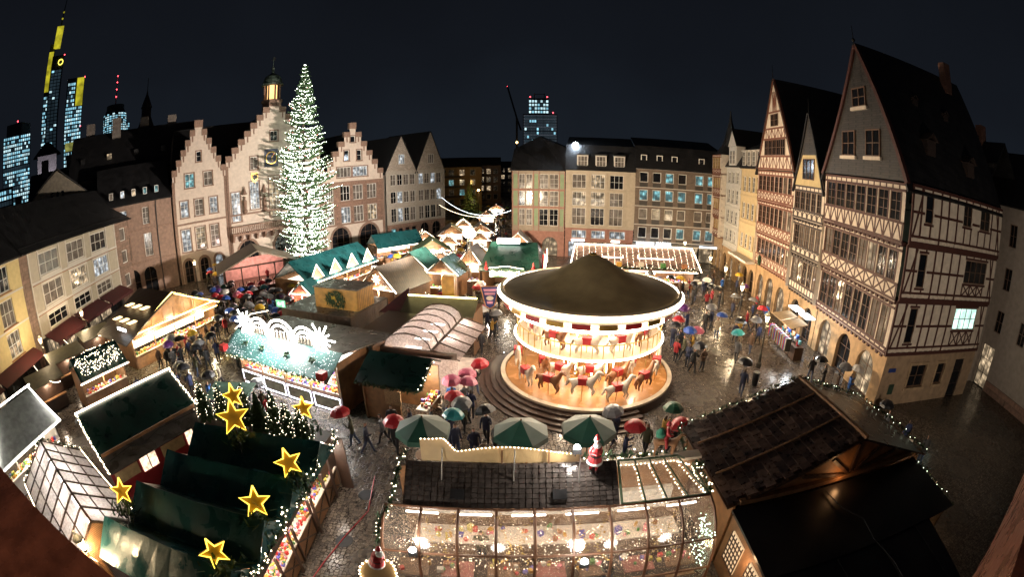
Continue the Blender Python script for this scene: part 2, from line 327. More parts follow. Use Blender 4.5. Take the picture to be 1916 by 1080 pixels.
def town_house(name, label, s0, s1, eave, zt, n, top, rows, arches, wall_mat, depth=13, low=None, roofx=True):
    t = thing(name, label, 'building', roe(s0), roe_a); wd = s1-s0; f = Face(t)
    st, ins, xc, zc = stepped(0, wd, eave, zt, n, top)
    holes = [(a-s0, z0, b-s0, z1) for (z0, z1, lst, *_) in rows for (a, b) in lst]
    arc = [(a-s0, 0, b-s0, z) for a, b, z in arches]
    if low:
        f.wall(0, wd, 0, low[0], [h for h in holes if h[3] <= low[0]], low[2] if len(low) > 2 else wall_mat, arches=[q for q in arc if q[3] <= low[0]], name='ground_wall')
        f.wall(0, wd, low[0], low[1], [h for h in holes if low[0] <= h[1] < low[1]], PINKST, name='stone_wall')
        f.wall(0, wd, low[1], zt, [h for h in holes if h[1] >= low[1]], wall_mat, inside=ins, xc=xc, zc=zc)
    else: f.wall(0, wd, 0, zt, holes, wall_mat, inside=ins, xc=xc, zc=zc, arches=arc)
    step_caps(f, st, 0, wd, STONE)
    for (z0, z1, lst, nx, nz, pm) in rows:
        for i, (a, b) in enumerate(lst):
            f.win(a-s0, z0, b-s0, z1, nx, nz, WHITEFRAME if wall_mat is CREAM else BROWNFRAME, pm[i % len(pm)] if isinstance(pm, list) else pm, fw=.07)
            f.surround(a-s0, z0, b-s0, z1, STONE)
    for a, b, z in arc and [(q[0], q[2], q[3]) for q in arc]:
        mb = MB(); r = (b-a)/2; cx = (a+b)/2; hz = r*1.15; zs = z-hz
        for k in range(12):
            q0, q1 = math.pi*k/12, math.pi*(k+1)/12
            for rr in (0,):
                p = [(cx-(r+e)*math.cos(q), -.09, zs+(hz+e)*math.sin(q)) for q, e in ((q0, 0), (q0, .35), (q1, .35), (q1, 0))]
                mb.slab(p[::-1], .16)
        for x in (a-.175, b+.175): mb.box((x, -.01, zs/2), (.35, .16, zs))
        ob('arch_surround', mb.mesh('arch_surround', STONE), t)
        f.win(a, .02, b, z-.02, 3 if b-a > 2 else 2, 3, BROWNFRAME, pick((GLASS, 2), (LITCOOL, 1.4)), d=-.2, name='arched_door')
    for q in (.1, wd-.1): f.box('quoin_strip', q-.22, 0, q+.22, eave-.2, -.05, .06, STONE)
    f.box('stone_band', 0, (low[1] if low else 8)-.12, wd, (low[1] if low else 8)+.12, -.05, .1, STONE)
    shell(t, 0, wd, .3, depth, 0, eave, wall_mat)
    gable_roof(t, 0, wd, .35, depth, eave-.3, zt-1.6, SLATE, over=.05)
    return t, f
alt, f = town_house('town_hall_house', 'cream stepped-gable house with three pointed doors, narrowest of the town hall row', .6, 8.8, 14.0, 21.8, 5, 1.1,
    [(4.3, 7.3, [(1.4, 2.8), (3.6, 5.1), (5.9, 7.2)], 2, 4, [LITCOOL, LITWARM, CURTAIN]), (8.9, 11.1, [(1.6, 2.8), (3.8, 5.1), (6.1, 7.3)], 2, 3, [LITCOOL, CURTAIN, LITCOOL]),
     (12.8, 14.7, [(2.5, 3.9), (5.4, 6.7)], 2, 2, [LITCYAN, CURTAIN]), (16.2, 17.6, [(4.35, 5.05)], 1, 2, GLASS)], [(1.35, 2.6, 3.1), (3.8, 5.1, 3.1), (6.2, 7.4, 3.1)], CREAM)
rom, f = town_house('town_hall_house', 'cream stepped-gable town hall with balcony and clock behind the tall lit tree', 8.9, 24.4, 15.2, 24.2, 7, 1.7,
    [(7.1, 11.2, [(9.5, 10.9), (21.8, 23.2)], 3, 5, [LITCOOL, CURTAIN]), (8.5, 12.4, [(12.5, 14.0), (18.6, 20.1)], 3, 5, [LITCOOL, LITWARM]), (7.1, 12.9, [(15.6, 17.3)], 3, 7, LITWARM),
     (14.2, 16.0, [(12.7, 13.9)], 2, 2, CURTAIN), (18.1, 19.6, [(16.0, 17.2)], 2, 2, GLASS)], [(10.0, 13.2, 4.2), (15.9, 18.9, 4.2), (20.6, 23.2, 4.0)], CREAM, depth=15)
# balcony, clock, eagle shield, statues
mb = MB(); mb.box((7.3, -.75, 5.35), (14.4, 1.5, .3)); mb.box((7.3, -1.45, 6.45), (14.5, .16, .16))
for k in range(12): mb.box((.35+k*1.26, -.55, 4.95), (.32, 1.1, .55)); mb.box((.35+k*1.26, -.35, 4.5), (.26, .7, .4))
bal = mb.build('balcony', STONE, rom)
for k in range(48): bx('baluster', bal, (.2+k*.302, -1.45, 5.93), (.12, .12, .9), STONE)
f.box('clock_face', 6.1, 14.3, 8.3, 16.9, -.02, .12, M('clock_blue', (.05, .06, .10), .4))
mb = MB(); mb.lathe([(.8, 0), (.95, .04), (.95, .1), (.8, .12)], 24)
ob('clock_ring', mb.mesh('clock_ring', M('gilt', (.55, .36, .10), .35, metal=.8)), rom, mtx=f.mtx(7.2, 15.6, .12) @ Matrix.Rotation(R(90), 4, 'X'))
for ang, ln in ((40, .75), (170, .5)):
    f.beam(7.2, 15.6, 7.2+ln*math.sin(R(ang)), 15.6+ln*math.cos(R(ang)), .08, MATS['gilt'], d=.2, dp=.04, name='clock_hand')
sh = MB().slab([(-.55, -.1, .7), (-.55, -.1, -.2), (0, -.1, -.8), (.55, -.1, -.2), (.55, -.1, .7)], .12); ob('eagle_shield', sh.mesh('eagle_shield', MATS['gilt']), rom, mtx=f.mtx(4.4, 13.0, 0))
eag = MB()
for sx in (-1, 1):
    for k in range(3): eag.slab([(sx*.08, -.23, .25-.15*k), (sx*.42, -.23, .42-.2*k), (sx*.40, -.23, .28-.2*k), (sx*.08, -.23, .1-.15*k)][::sx], .03)
eag.slab([(-.1, -.23, .45), (-.12, -.23, -.35), (.12, -.23, -.35), (.1, -.23, .45)], .03)
ob('eagle_emblem', eag.mesh('eagle_emblem', M('eagle_black', (.02, .02, .02), .5)), rom, mtx=f.mtx(4.4, 13.0, 0))
for a in (2.6, 5.8, 9.1, 12.3):
    mb = MB(); mb.lathe([(.01, 1.9), (.16, 1.8), (.17, 1.55), (.1, 1.45), (.3, 1.25), (.3, .7), (.24, 0), (.36, -.05), (.36, -.3), (.1, -.6)], 10); mb.lathe([(.42, 2.4), (.42, 2.15), (.3, 2.1)], 8); mb.lathe([(.02, 3.4), (.3, 2.4)], 8)
    ob('statue', mb.mesh('statue', STONE), rom, mtx=f.mtx(a, 8.6, .36))
# main roof behind the two gables, and the lantern turret
mroof = thing('slate_roof', 'large dark slate roof ridge rising behind the stepped gables', 'roof', roe(.7), roe_a)
MB().slab([(0, 3, 13.5), (23.5, 3, 13.5), (23.5, 9.5, 22.6), (1.5, 9.5, 22.0)], .2).slab([(1.5, 9.5, 22.0), (23.5, 9.5, 22.6), (23.5, 16, 13.5), (0, 16, 13.5)], .2).build('roof_slopes', SLATE, mroof)
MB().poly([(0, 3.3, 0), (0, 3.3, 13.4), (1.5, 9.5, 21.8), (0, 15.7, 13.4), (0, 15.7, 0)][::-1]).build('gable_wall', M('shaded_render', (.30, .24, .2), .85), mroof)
lan = thing('lantern_turret', 'round copper-domed lantern turret on the town hall roof', 'turret', roe(17.0)+Vector((-.772, .636, 0))*2.2, roe_a)
lan.location.z = 22.6
MB().lathe([(1.5, -3), (1.5, 1.5), (1.75, 1.6), (1.75, 1.9), (1.5, 1.95)], 16).build('drum', STONE, lan)
for k in range(8):
    a = k*math.pi/4; MB().tube([(1.32*math.cos(a), 1.32*math.sin(a), 1.9), (1.32*math.cos(a), 1.32*math.sin(a), 4.3)], .14, 8).build('column', STONE, lan)
MB().lathe([(.8, 1.9), (.8, 4.3)], 12).build('lit_core', L('turret_glow', (1, .55, .2), 1.6), lan)
MB().lathe([(1.75, 4.25), (1.8, 4.5), (1.55, 4.6), (1.5, 5.1), (1.2, 5.7), (.6, 6.1), (.25, 6.3), (.2, 6.9), (.3, 7.1), (.06, 7.4), (.04, 9.0), (0, 9.0)], 16).build('dome', M('copper_patina', (.05, .075, .06), .55, var=.4), lan)
MB().box((0, 0, 8.4), (.7, .06, .08)).box((.1, 0, 8.75), (.45, .05, .3)).build('weather_vane', DARKMETAL, lan)
low3, f = town_house('town_hall_house', 'red sandstone and cream stepped-gable house with two wide round arches', 24.6, 36.3, 11.2, 20.4, 5, 1.1,
    [(4.3, 6.9, [(25.3, 26.6), (27.9, 29.7), (30.3, 32.2), (33.0, 34.9)], 3, 2, [CURTAIN, LITCOOL, CURTAIN, LITWARM]), (7.9, 10.3, [(25.3, 26.6), (27.9, 29.7), (30.3, 32.2), (33.0, 34.9)], 3, 2, [CURTAIN, GLASS, CURTAIN, CURTAIN]),
     (11.7, 13.3, [(27.4, 30.0), (30.4, 33.2)], 4, 1, [CURTAIN, LITCOOL]), (14.3, 16.0, [(28.8, 29.7), (31.2, 32.1)], 1, 2, GLASS), (17.3, 18.3, [(30.0, 30.9)], 1, 1, GLASS)], [(25.9, 29.3, 3.7), (31.2, 35.0, 3.7)], CREAM, low=(4.0, 10.9))
tw = thing('twin_gable_house', 'grey timber-panelled house with two steep pointed gables', 'building', roe(36.9), roe_a); f = Face(tw)
PANEL = M('grey_panelling', (.40, .36, .31), .7, var=.15); wd = 13.4
wins = []
for b0 in (1.0, 7.2):
    for (z0, z1) in ((9.6, 11.5), (6.5, 8.5), (3.2, 5.6)):
        for k in range(4): wins.append((b0+k*1.42, z0, b0+k*1.42+1.12, z1))
low = [(.9+1.5*k, .9, 1.9+1.5*k, 2.1) for k in range(4)]
f.wall(0, wd, 2.7, 12, wins, PANEL); f.wall(0, wd, 0, 2.7, low, PINKST, name='ground_wall', arches=[(7.4, 0, 9.4, 2.5), (10.2, 0, 12.2, 2.5)])
for i, h in enumerate(wins): f.win(*h, 2, 2, WHITEFRAME, pick((CURTAIN, 3), (GLASS, 2), (LITCOOL, 2.2)), fw=.05)
for h in low: f.win(*h, 1, 1, BROWNFRAME, pick((GLASS, 1), (LITCYAN, 1)))
for a0, a1 in ((7.4, 9.4), (10.2, 12.2)): f.win(a0, .02, a1, 2.48, 2, 2, BROWNFRAME, GLASS, d=-.2, name='arched_window')
for z in (2.7, 5.95, 8.95, 12.0): f.box('floor_band', 0, z-.13, wd, z+.13, -.05, .1, STONE if z < 3 else PANEL)
for a in (.12, 6.7, wd-.12): f.box('pilaster', a-.12, 2.8, a+.12, 11.9, -.05, .09, PANEL)
SHINGLE = M('grey_shingle_gable', (.42, .37, .31), .8, var=.2, brick=(.3, .18, .012))
for (a0, a1, ap, zt) in ((0, 6.7, 3.35, 18.2), (6.7, wd, 10.05, 19.2)):
    f.poly('gable_wall', [(a0, 12.05), (a1, 12.05), (ap, zt)], SHINGLE, d=.02)
    f.win(ap-.65, 13.3, ap+.65, 15.0, 3, 1, WHITEFRAME, LITCOOL if a0 == 0 else CURTAIN, d=.06); f.surround(ap-.65, 13.3, ap+.65, 15.0, PANEL, b=.12, pr=.12)
    gable_roof(tw, a0, a1, 0, 13, 12.0, zt, SLATE, over=.25)
shell(tw, 0, wd, .3, 13, 0, 12, PANEL)
# ---------------------------------------------------------------- recessed wing and the row on the south-west side
wing = thing('recessed_wing', 'brown sandstone wing with paired pointed doors beside the stepped gables', 'building', (-50.6, 38.9, 0), math.atan2(7.5, 5.9)); f = Face(wing)
hs = [(1.9, 9.1, 2.9, 11.3), (5.3, 9.1, 6.3, 11.3), (1.8, 4.9, 3.0, 7.9), (5.2, 4.9, 6.4, 7.9)]
f.wall(0, 9.8, 0, 12.2, hs, M('brown_render', (.27, .18, .14), .85, var=.25), arches=[(1.9, 0, 3.9, 3.5), (4.5, 0, 6.5, 3.5)])
for i, h in enumerate(hs): f.win(*h, 2, 3, WHITEFRAME, CURTAIN if i else LITCOOL); f.surround(*h, STONE)
for a in (1.9, 4.5): f.win(a, .02, a+2, 3.48, 2, 2, BROWNFRAME, GLASS, d=-.2, name='arched_door')
for z in (4.3, 8.5, 12.15): f.box('stone_band', 0, z-.12, 9.8, z+.12, -.05, .1, STONE)
f.beam(7.4, 0, 7.4, 12, .12, DARKMETAL, d=.14, name='drainpipe')
MB().slab([(-1.5, -.3, 12.1), (9.9, -.3, 12.1), (9.9, 6, 17.5), (-1.5, 6, 17.5)], .2).slab([(-1.5, 6, 17.5), (9.9, 6, 17.5), (9.9, 12, 12), (-1.5, 12, 12)], .2).build('roof', SLATE, wing)
for k in range(5):
    f.win(.4+k*1.75, 13.0, 1.0+k*1.75, 13.9, 1, 1, WHITEFRAME, [CURTAIN, LITCOOL, LITWARM, LITCYAN, LITCYAN][k], d=-.35, name='roof_window')
lef, lef_a = frame((-40.99, 20.05), (-.3476, .9377))
white = thing('panel_house', 'white-framed modern house with nine wide windows over a dark red awning', 'building', lef(-.7), lef_a); f = Face(white)
GREIGE = M('greige_panel', (.45, .40, .32), .8, var=.1); WHITEPANEL = M('white_panel', (.62, .58, .53), .75, var=.08); wd = 19.2
hs = [(1.9+5.45*k, z0, 5.7+5.45*k, z1) for k in range(3) for z0, z1 in ((7.75, 9.75), (4.95, 7.0), (2.9, 4.35))]
hs = [(a, z0, b, z1+(.0 if z0 > 3 else .0)) for a, z0, b, z1 in hs]
f.wall(0, wd, 2.6, 10.2, hs, GREIGE); f.wall(0, wd, 0, 2.6, [(.6, .1, 18.6, 2.2)], M('shop_dark', (.05, .045, .04), .6), name='shop_wall')
for i, h in enumerate(hs):
    f.win(*h, 3, 2, WHITEFRAME, [CURTAIN, CURTAIN, GLASS, CURTAIN, LITWARM, GLASS, GLASS, LITCOOL, CURTAIN][i], fw=.09)
    if h[1] > 3: f.box('spandrel_panel', h[0], h[1]-.85, h[2], h[1]-.05, -.05, .03, WHITEPANEL)
for a in (.1, wd-.1, 1.8, 5.8, 7.25, 11.25, 12.7, 16.7): f.box('mullion_strip', a-.09, 2.7, a+.09, 10.1, -.05, .07, WHITEPANEL)
for z in (2.62, 4.65, 7.35, 10.2): f.box('floor_strip', 0, z-.1, wd, z+.1, -.05, .09, WHITEPANEL)
for z in (4.52, 7.2): f.box('copper_flashing', .2, z-.03, wd-.2, z+.03, .0, .16, M('copper', (.30, .12, .05), .4, metal=.6))
AWN = M('dark_red_awning', (.075, .012, .016), .6, var=.3)
for k in range(3): MB().slab([(.4+6.2*k, 0, 2.75), (6.3+6.2*k, 0, 2.75), (6.3+6.2*k, -2.0, 1.95), (.4+6.2*k, -2.0, 1.95)][::-1], .05).box((3.35+6.2*k, -2.0, 1.8), (5.9, .04, .3)).build('awning', AWN, white)
for k in range(6): f.win(.7+3*k, .1, 3.5+3*k, 2.15, 2, 1, DARKMETAL, pick((GLASS, 1.3), (LITWARM, 1), (LITCOOL, 1)), d=-.15, name='shop_window')
bst = M('brown_stone', (.25, .17, .13), .85, var=.3, brick=(.8, .35, .012))
f.wall(wd+.02, 24.6, 0, 10.2, [(20.6, 7.7, 22.2, 9.3), (20.6, 4.9, 22.2, 6.5), (20.6, 1.9, 22.2, 3.5)], bst, name='stair_wall')
for z in (7.7, 4.9, 1.9): f.win(20.6, z, 22.2, z+1.6, 1, 1, WHITEFRAME, CURTAIN, fw=.1)
f.wall(-1.4, -.02, 0, 10.2, [], bst, name='brick_pier')
MB().slab([(-1.4, -.45, 10.25), (24.8, -.45, 10.25), (24.8, 5.5, 14.8), (-1.4, 5.5, 14.8)], .2).slab([(-1.4, 5.5, 14.8), (24.8, 5.5, 14.8), (24.8, 12, 10), (-1.4, 12, 10)], .2).poly([(24.6, -.2, 10), (24.6, 11.8, 10), (24.6, 5.5, 14.6)]).build('roof', SLATE, white)
MB().tube([(-1.4, -.5, 10.2), (24.8, -.5, 10.2)], .1).build('gutter', DARKMETAL, white); MB().tube([(-1.4, -.1, 10.75), (24.8, -.1, 10.75)], .035).build('snow_guard', DARKMETAL, white)
MB().poly([(24.6, 0, 0), (24.6, 11.5, 0), (24.6, 11.5, 10.2), (24.6, 0, 10.2)]).build('side_wall', bst, white)
yel = thing('yellow_house', 'pale yellow house with tall white windows over a red shop front', 'building', lef(-17), lef_a); f = Face(yel)
YEL = M('pale_yellow_render', (.62, .50, .25), .85, var=.1); wd = 14.9
hs = [(a, z0, a+2.0, z1) for a in (2.0, 6.3, 10.9) for z0, z1 in ((7.9, 9.9), (5.2, 7.3), (2.7, 4.7))]
f.wall(0, wd, 2.3, 10.2, hs, YEL); f.wall(0, wd, 0, 2.3, [(.5, .1, 14.4, 1.9)], MATS['shop_dark'], name='shop_wall')
for i, h in enumerate(hs): f.win(*h, 3, 2, WHITEFRAME, pick((CURTAIN, 2), (GLASS, 2), (LITWARM, .7)), fw=.09)
for h in hs: f.box('copper_sill', h[0]-.2, h[1]-.12, h[2]+.2, h[1]-.04, 0, .15, MATS['copper'])
for z in (4.95, 7.6, 10.1): f.box('white_band', 0, z-.07, wd, z+.07, -.05, .05, WHITEPANEL)
for k in range(2): MB().slab([(.4+7.2*k, 0, 2.5), (7.3+7.2*k, 0, 2.5), (7.3+7.2*k, -1.7, 1.8), (.4+7.2*k, -1.7, 1.8)][::-1], .05).build('awning', AWN, yel)
for k in range(5): f.win(.6+2.7*k, .1, 3.1+2.7*k, 1.85, 2, 1, DARKMETAL, pick((GLASS, 1), (LITWARM, 1)), d=-.15, name='shop_window')
MB().slab([(0, -.45, 10.25), (15.2, -.45, 10.25), (15.2, 5.5, 14.8), (0, 5.5, 14.8)], .2).slab([(0, 5.5, 14.8), (15.2, 5.5, 14.8), (15.2, 12, 10), (0, 12, 10)], .2).build('roof', SLATE, yel)
f.win(11.0, 11.1, 12.0, 12.3, 1, 1, WHITEFRAME, CURTAIN, d=-.6, name='roof_window')
# ---------------------------------------------------------------- the three houses on the north side
nor, nor_a = frame((0, 63), (27.6, -5))
n1 = thing('corner_house', 'brown and green panelled house at the corner of the shopping street', 'building', nor(0), nor_a); f = Face(n1)
OLIVE = M('taupe_render', (.33, .27, .21), .85, var=.15); GRN = M('sage_panel', (.25, .33, .20), .8, var=.12); PNK = M('red_stone_trim', (.34, .17, .13), .8, var=.2)
hs = []
for z0, z1 in ((9.4, 11.4), (7.0, 9.05), (4.25, 6.55)): hs += [(.95, z0, 1.8, z1), (1.95, z0, 2.8, z1), (3.8, z0, 5.0, z1), (5.2, z0, 6.4, z1)]
f.wall(0, 7.3, 3.3, 12, hs, OLIVE); f.wall(0, 7.3, 0, 3.3, [], PNK, arches=[(.8, 0, 3.0, 2.7), (4.2, 0, 6.4, 2.7)], name='ground_wall')
for h in hs: f.win(*h, 2, 3, WHITEFRAME, pick((CURTAIN, 4), (GLASS, 1)), fw=.05)
for a in (.8, 4.2): f.win(a, .02, a+2.2, 2.68, 2, 2, BROWNFRAME, LITWARM, d=-.2, name='arched_window')
for z0, z1 in ((9.4, 11.4), (7.0, 9.05), (4.25, 6.55)):
    for a in (.25, 3.1, 6.65): f.box('green_panel', a, z0, a+.5, z1, -.05, .03, GRN)
for a in (0, .85, 2.95, 3.7, 6.5, 7.2): f.box('red_pilaster', a, 3.4, a+.1, 11.9, -.05, .08, PNK)
for z in (3.4, 6.8, 9.2, 11.95): f.box('red_band', 0, z-.1, 7.3, z+.1, -.05, .1, PNK)
MB().poly([(0, 0, 0), (0, 12, 0), (0, 12, 12), (0, 0, 12)][::-1]).build('street_wall', OLIVE, n1)
MB().slab([(-.2, -.4, 11.95), (7.35, -.4, 11.95), (7.35, 3, 15.2), (3, 6, 17), (-.2, 3, 15)], .15).slab([(7.35, 3, 15.2), (7.35, 9, 15.5), (3, 9, 17.3), (3, 6, 17)], .1).build('roof', SLATE, n1)
n2 = thing('beige_house', 'beige stone house with nine wide windows and three white dormers', 'building', nor(7.4), nor_a); f = Face(n2); BEI = M('beige_stone', (.47, .40, .31), .85, var=.12)
hs = [(a, z0, a+1.85, z1) for a in (.9, 3.45, 6.0) for z0, z1 in ((9.6, 11.5), (7.2, 9.1), (4.55, 6.9))]; sh = [(.9, 2.7, 2.9, 3.8), (3.6, 2.7, 5.5, 3.8), (6.1, 2.7, 8.3, 3.8)]
f.wall(0, 9.4, 4.1, 12.1, hs, BEI); f.wall(0, 9.4, 0, 4.1, sh+[(.5, .05, 2.9, 2.2), (3.6, .05, 8.6, 2.2)], PNK, name='ground_wall')
for h in hs: f.win(*h, 3, 2, WHITEFRAME, pick((CURTAIN, 2), (LITWARM, .9), (GLASS, 1)), fw=.06)
for h in sh: f.win(*h, 3, 1, WHITEFRAME, LITCOOL)
f.win(.5, .05, 2.9, 2.2, 1, 1, DARKMETAL, LITCOOL, d=-.15, name='shop_window'); f.win(3.6, .05, 8.6, 2.2, 4, 1, DARKMETAL, LITWARM, d=-.15, name='shop_window')
for a in (0, .45, 2.95, 5.5, 8.1, 9.3): f.box('stone_pilaster', a, 4.2, a+.18, 12, -.05, .08, BEI)
for z in (4.2, 7.05, 9.35, 12.0): f.box('stone_band', 0, z-.1, 9.4, z+.1, -.05, .12, BEI)
f.box('lit_sign', .9, 2.3, 2.7, 2.55, .02, .12, L('sign_white', (1, .93, .85), 5)); f.box('lit_sign', 6.4, 2.3, 7.6, 2.55, .02, .12, MATS['sign_white'])
MB().slab([(-.05, -.4, 12.1), (9.45, -.4, 12.1), (9.45, 1.6, 15.6), (-.05, 1.6, 15.6)], .15).slab([(-.05, 1.6, 15.6), (9.45, 1.6, 15.6), (9.45, 9, 17.2), (-.05, 9, 17.2)], .15).build('roof', SLATE, n2)
for a in (1.5, 4.0, 6.5):
    dm = MB().box((a+.75, .75, 13.35), (1.5, 1.5, 1.6)).build('dormer', WHITEPANEL, n2)
    f.win(a+.1, 12.65, a+1.4, 14.05, 3, 2, WHITEFRAME, CURTAIN, d=.03, name='dormer_window'); f.box('dormer_roof', a-.1, 14.15, a+1.6, 14.32, -1.6, .15, DARKMETAL)
n3 = thing('office_house', 'grey-brown office house with turquoise lit square windows above shops', 'building', nor(16.9), nor_a); f = Face(n3); TAU = M('brown_clinker', (.20, .155, .12), .85, var=.2, brick=(.25, .08, .008))
cols = [.55, 2.35, 4.15, 5.95, 8.4, 10.2]; hs = [(a, z0, a+1.2, z1) for a in cols for z0, z1 in ((10.8, 12.2), (8.3, 9.8), (5.75, 7.2), (3.15, 4.65))]
f.wall(0, 12.2, 2.6, 12.7, hs, TAU); f.wall(0, 12.2, 0, 2.6, [(.4, .05, 11.8, 2.2)], MATS['shop_dark'], name='shop_wall')
lit = {(0, 1), (1, 1), (2, 1), (3, 1), (2, 0), (4, 0), (5, 0), (4, 1), (5, 1), (4, 3), (5, 3), (3, 3)}
for i, h in enumerate(hs): f.win(*h, 1, 1, WHITEFRAME, LITCYAN if (i//4, i % 4) in lit else (GLASS if i % 4 != 2 else CURTAIN), fw=.09)
for h in hs: f.box('dark_spandrel', h[0]+.05, h[1]-.75, h[2]-.05, h[1]-.08, -.05, .02, MATS['shop_dark'])
for z in (2.65, 5.0, 7.55, 10.1, 12.65): f.box('pale_band', 0, z-.05, 12.2, z+.05, -.05, .06, WHITEPANEL)
for k in range(5): f.win(.5+2.25*k, .05, 2.6+2.25*k, 2.15, 2, 1, DARKMETAL, pick((LITWARM, 1), (LITCOOL, 1)), d=-.15, name='shop_window')
f.box('canopy', -.2, 2.3, 12.4, 2.42, 0, 1.5, WHITEPANEL)
cu = bpy.data.curves.new('KAPPER', 'FONT'); cu.body = 'KAPPER'; cu.size = .62; cu.extrude = .03
tm = bpy.data.objects.new('tmp', cu); col.objects.link(tm); me = bpy.data.meshes.new_from_object(tm.evaluated_get(bpy.context.evaluated_depsgraph_get())); bpy.data.objects.remove(tm)
me.materials.clear(); me.materials.append(L('shop_letters', (.75, .87, 1), 7))
ob('sign_letters', me, n3, mtx=f.mtx(3.0, 2.42, 1.45) @ Matrix.Rotation(R(90), 4, 'X')); f.box('sign_tube', .3, 2.5, 2.7, 2.75, 1.4, 1.46, MATS['shop_letters']); f.box('sign_tube', 9.2, 2.5, 12, 2.62, 1.4, 1.46, MATS['shop_letters'])
MB().slab([(-.05, -.4, 12.7), (12.4, -.4, 12.7), (12.4, 1.6, 15.9), (-.05, 1.6, 15.9)], .15).slab([(-.05, 1.6, 15.9), (12.4, 1.6, 15.9), (12.4, 9, 17.5), (-.05, 9, 17.5)], .15).build('roof', SLATE, n3)
for a in (.7, 2.9, 5.0, 8.9): f.win(a, 13.5, a+.85, 14.6, 1, 1, WHITEFRAME, GLASS, d=-.35, fw=.12, name='roof_window')
lamp = thing('roof_floodlight', 'bluish-white floodlight blazing on the dark roof ridge', 'floodlight', nor(8.6)+Vector((.18, .98, 0))*1.5); lamp.location.z = 15.4
MB().lathe([(.0, .55), (.28, .5), (.42, .3), (.36, .1), (.1, 0)], 14).build('lamp_head', L('floodlight_blue_white', (.72, .86, 1), 220), lamp); MB().tube([(0, 0, -1.6), (0, 0, .05)], .05).build('bracket', DARKMETAL, lamp)
# ---------------------------------------------------------------- the half-timbered row on the east side
def ost(s): return Vector((22.33+.141*s, 17.56+.99*s, 0))
OST = math.atan2(-.99, -.141)
def band_windows(f, a0, a1, z0, z1, n, fm, pms, gap=.12, nz=3, nx=2):
    w_ = (a1-a0-gap*(n-1))/n
    return [(a0+k*(w_+gap), z0, a0+k*(w_+gap)+w_, z1) for k in range(n)]
def infill(f, a0, a1, z0, z1, kind, mat, n):
    """posts and braces of one storey's parapet"""
    st = (a1-a0)/n
    for k in range(n+1): f.beam(a0+k*st, z0, a0+k*st, z1, .13, mat)
    for k in range(n):
        l, r = a0+k*st+.05, a0+(k+1)*st-.05
        if kind == 'X': f.beam(l, z0, r, z1, .11, mat, d=.02); f.beam(r, z0, l, z1, .11, mat, d=.016)
        elif kind == 'V': f.beam(l, z1, (l+r)/2, z0, .11, mat, d=.02); f.beam((l+r)/2, z0, r, z1, .11, mat, d=.02)
        elif kind == 'A': f.beam(l, z0, (l+r)/2, z1, .11, mat, d=.02); f.beam((l+r)/2, z1, r, z0, .11, mat, d=.02)
        elif kind == 'O':
            c = (l+r)/2; rr = (r-l)/2*.95; zc = z0+.05
            pts = [(c-rr*math.cos(R(q)), zc+(z1-z0-.1)*math.sin(R(q))) for q in (0, 45, 90, 135, 180)]
            for p, q in zip(pts, pts[1:]): f.beam(p[0], p[1], q[0], q[1], .08, mat, d=.02)
def timber_house(name, label, sl, sr, storeys, eave, zt, tim, fm, stone_arches, depth=11, gable='timber', ground=M('ochre_sandstone', (.42, .27, .14), .85, var=.25, bump=.3), gz=3.5, side=None, over=.35):
    """sl > sr: left and right end seen from the square; storeys: (parapet z0, window z0, window z1, top z, number of windows, parapet pattern, divisions)"""
    t = thing(name, label, 'building', ost(sl), OST); wd = sl-sr; f = Face(t)
    f.wall(0, wd, 0, gz, [], ground, arches=stone_arches, name='ground_wall', rev=.4)
    for a0, z0, a1, z1 in stone_arches: f.win(a0, z0+.02, a1, z1-.02, 2, 3, BROWNFRAME, pick((LITWARM, .6), (GLASS, 1.5)), d=-.3, name='arched_shop_window')
    d = .0
    for i, (p0, w0, w1, z1, n, pat, div) in enumerate(storeys):
        d += .16 if i else .35
        g = Face(t, off=d); hs = band_windows(g, .35, wd-.35, w0, w1, n, fm, None)
        g.wall(0, wd, p0, z1, hs, LIMEWASH, name='storey_wall', rev=.15)
        mb = MB().box((wd/2, -d/2+.2, p0+.02), (wd, d+.4, .22)); ob('jetty_beam', mb.mesh('jetty_beam', tim), t)
        for h in hs: g.win(*h, 2, 3, fm, pick((GLASS, 3), (CURTAIN, 1.2), (LITWARM, .35)), d=-.06, fw=.055)
        infill(g, .1, wd-.1, p0+.16, w0-.1, pat, tim, div)
        for z in (p0+.12, w0-.07, w1+.07, z1-.07): g.beam(0, z, wd, z, .15, tim, d=.035)
        for k in range(n+1):
            a = .35+k*(wd-.7)/n-.0; g.beam(min(max(a-.06, .1), wd-.1), w0, min(max(a-.06, .1), wd-.1), w1, .12, tim, d=.03)
        for k in range(int(wd/.55)): g.box('joist_end', .2+k*.55, p0-.22, .42+k*.55, p0-.08, -.1, .06, tim)
        if i+1 < len(storeys) or True:
            if w1+.2 < z1-.2:
                for k in range(int(wd/.7)): g.beam(.25+k*.7, w1+.12, .25+k*.7, z1-.12, .11, tim)
    dt = d; G = Face(t, off=dt+.05)
    shell(t, 0, wd, -dt+.02, depth, gz, eave, LIMEWASH, skip=('R',) if side else ())
    return t, G, dt, wd
SLATEWALL = M('slate_hung_gable', (.042, .037, .033), .55, var=.4, brick=(.28, .16, .014))
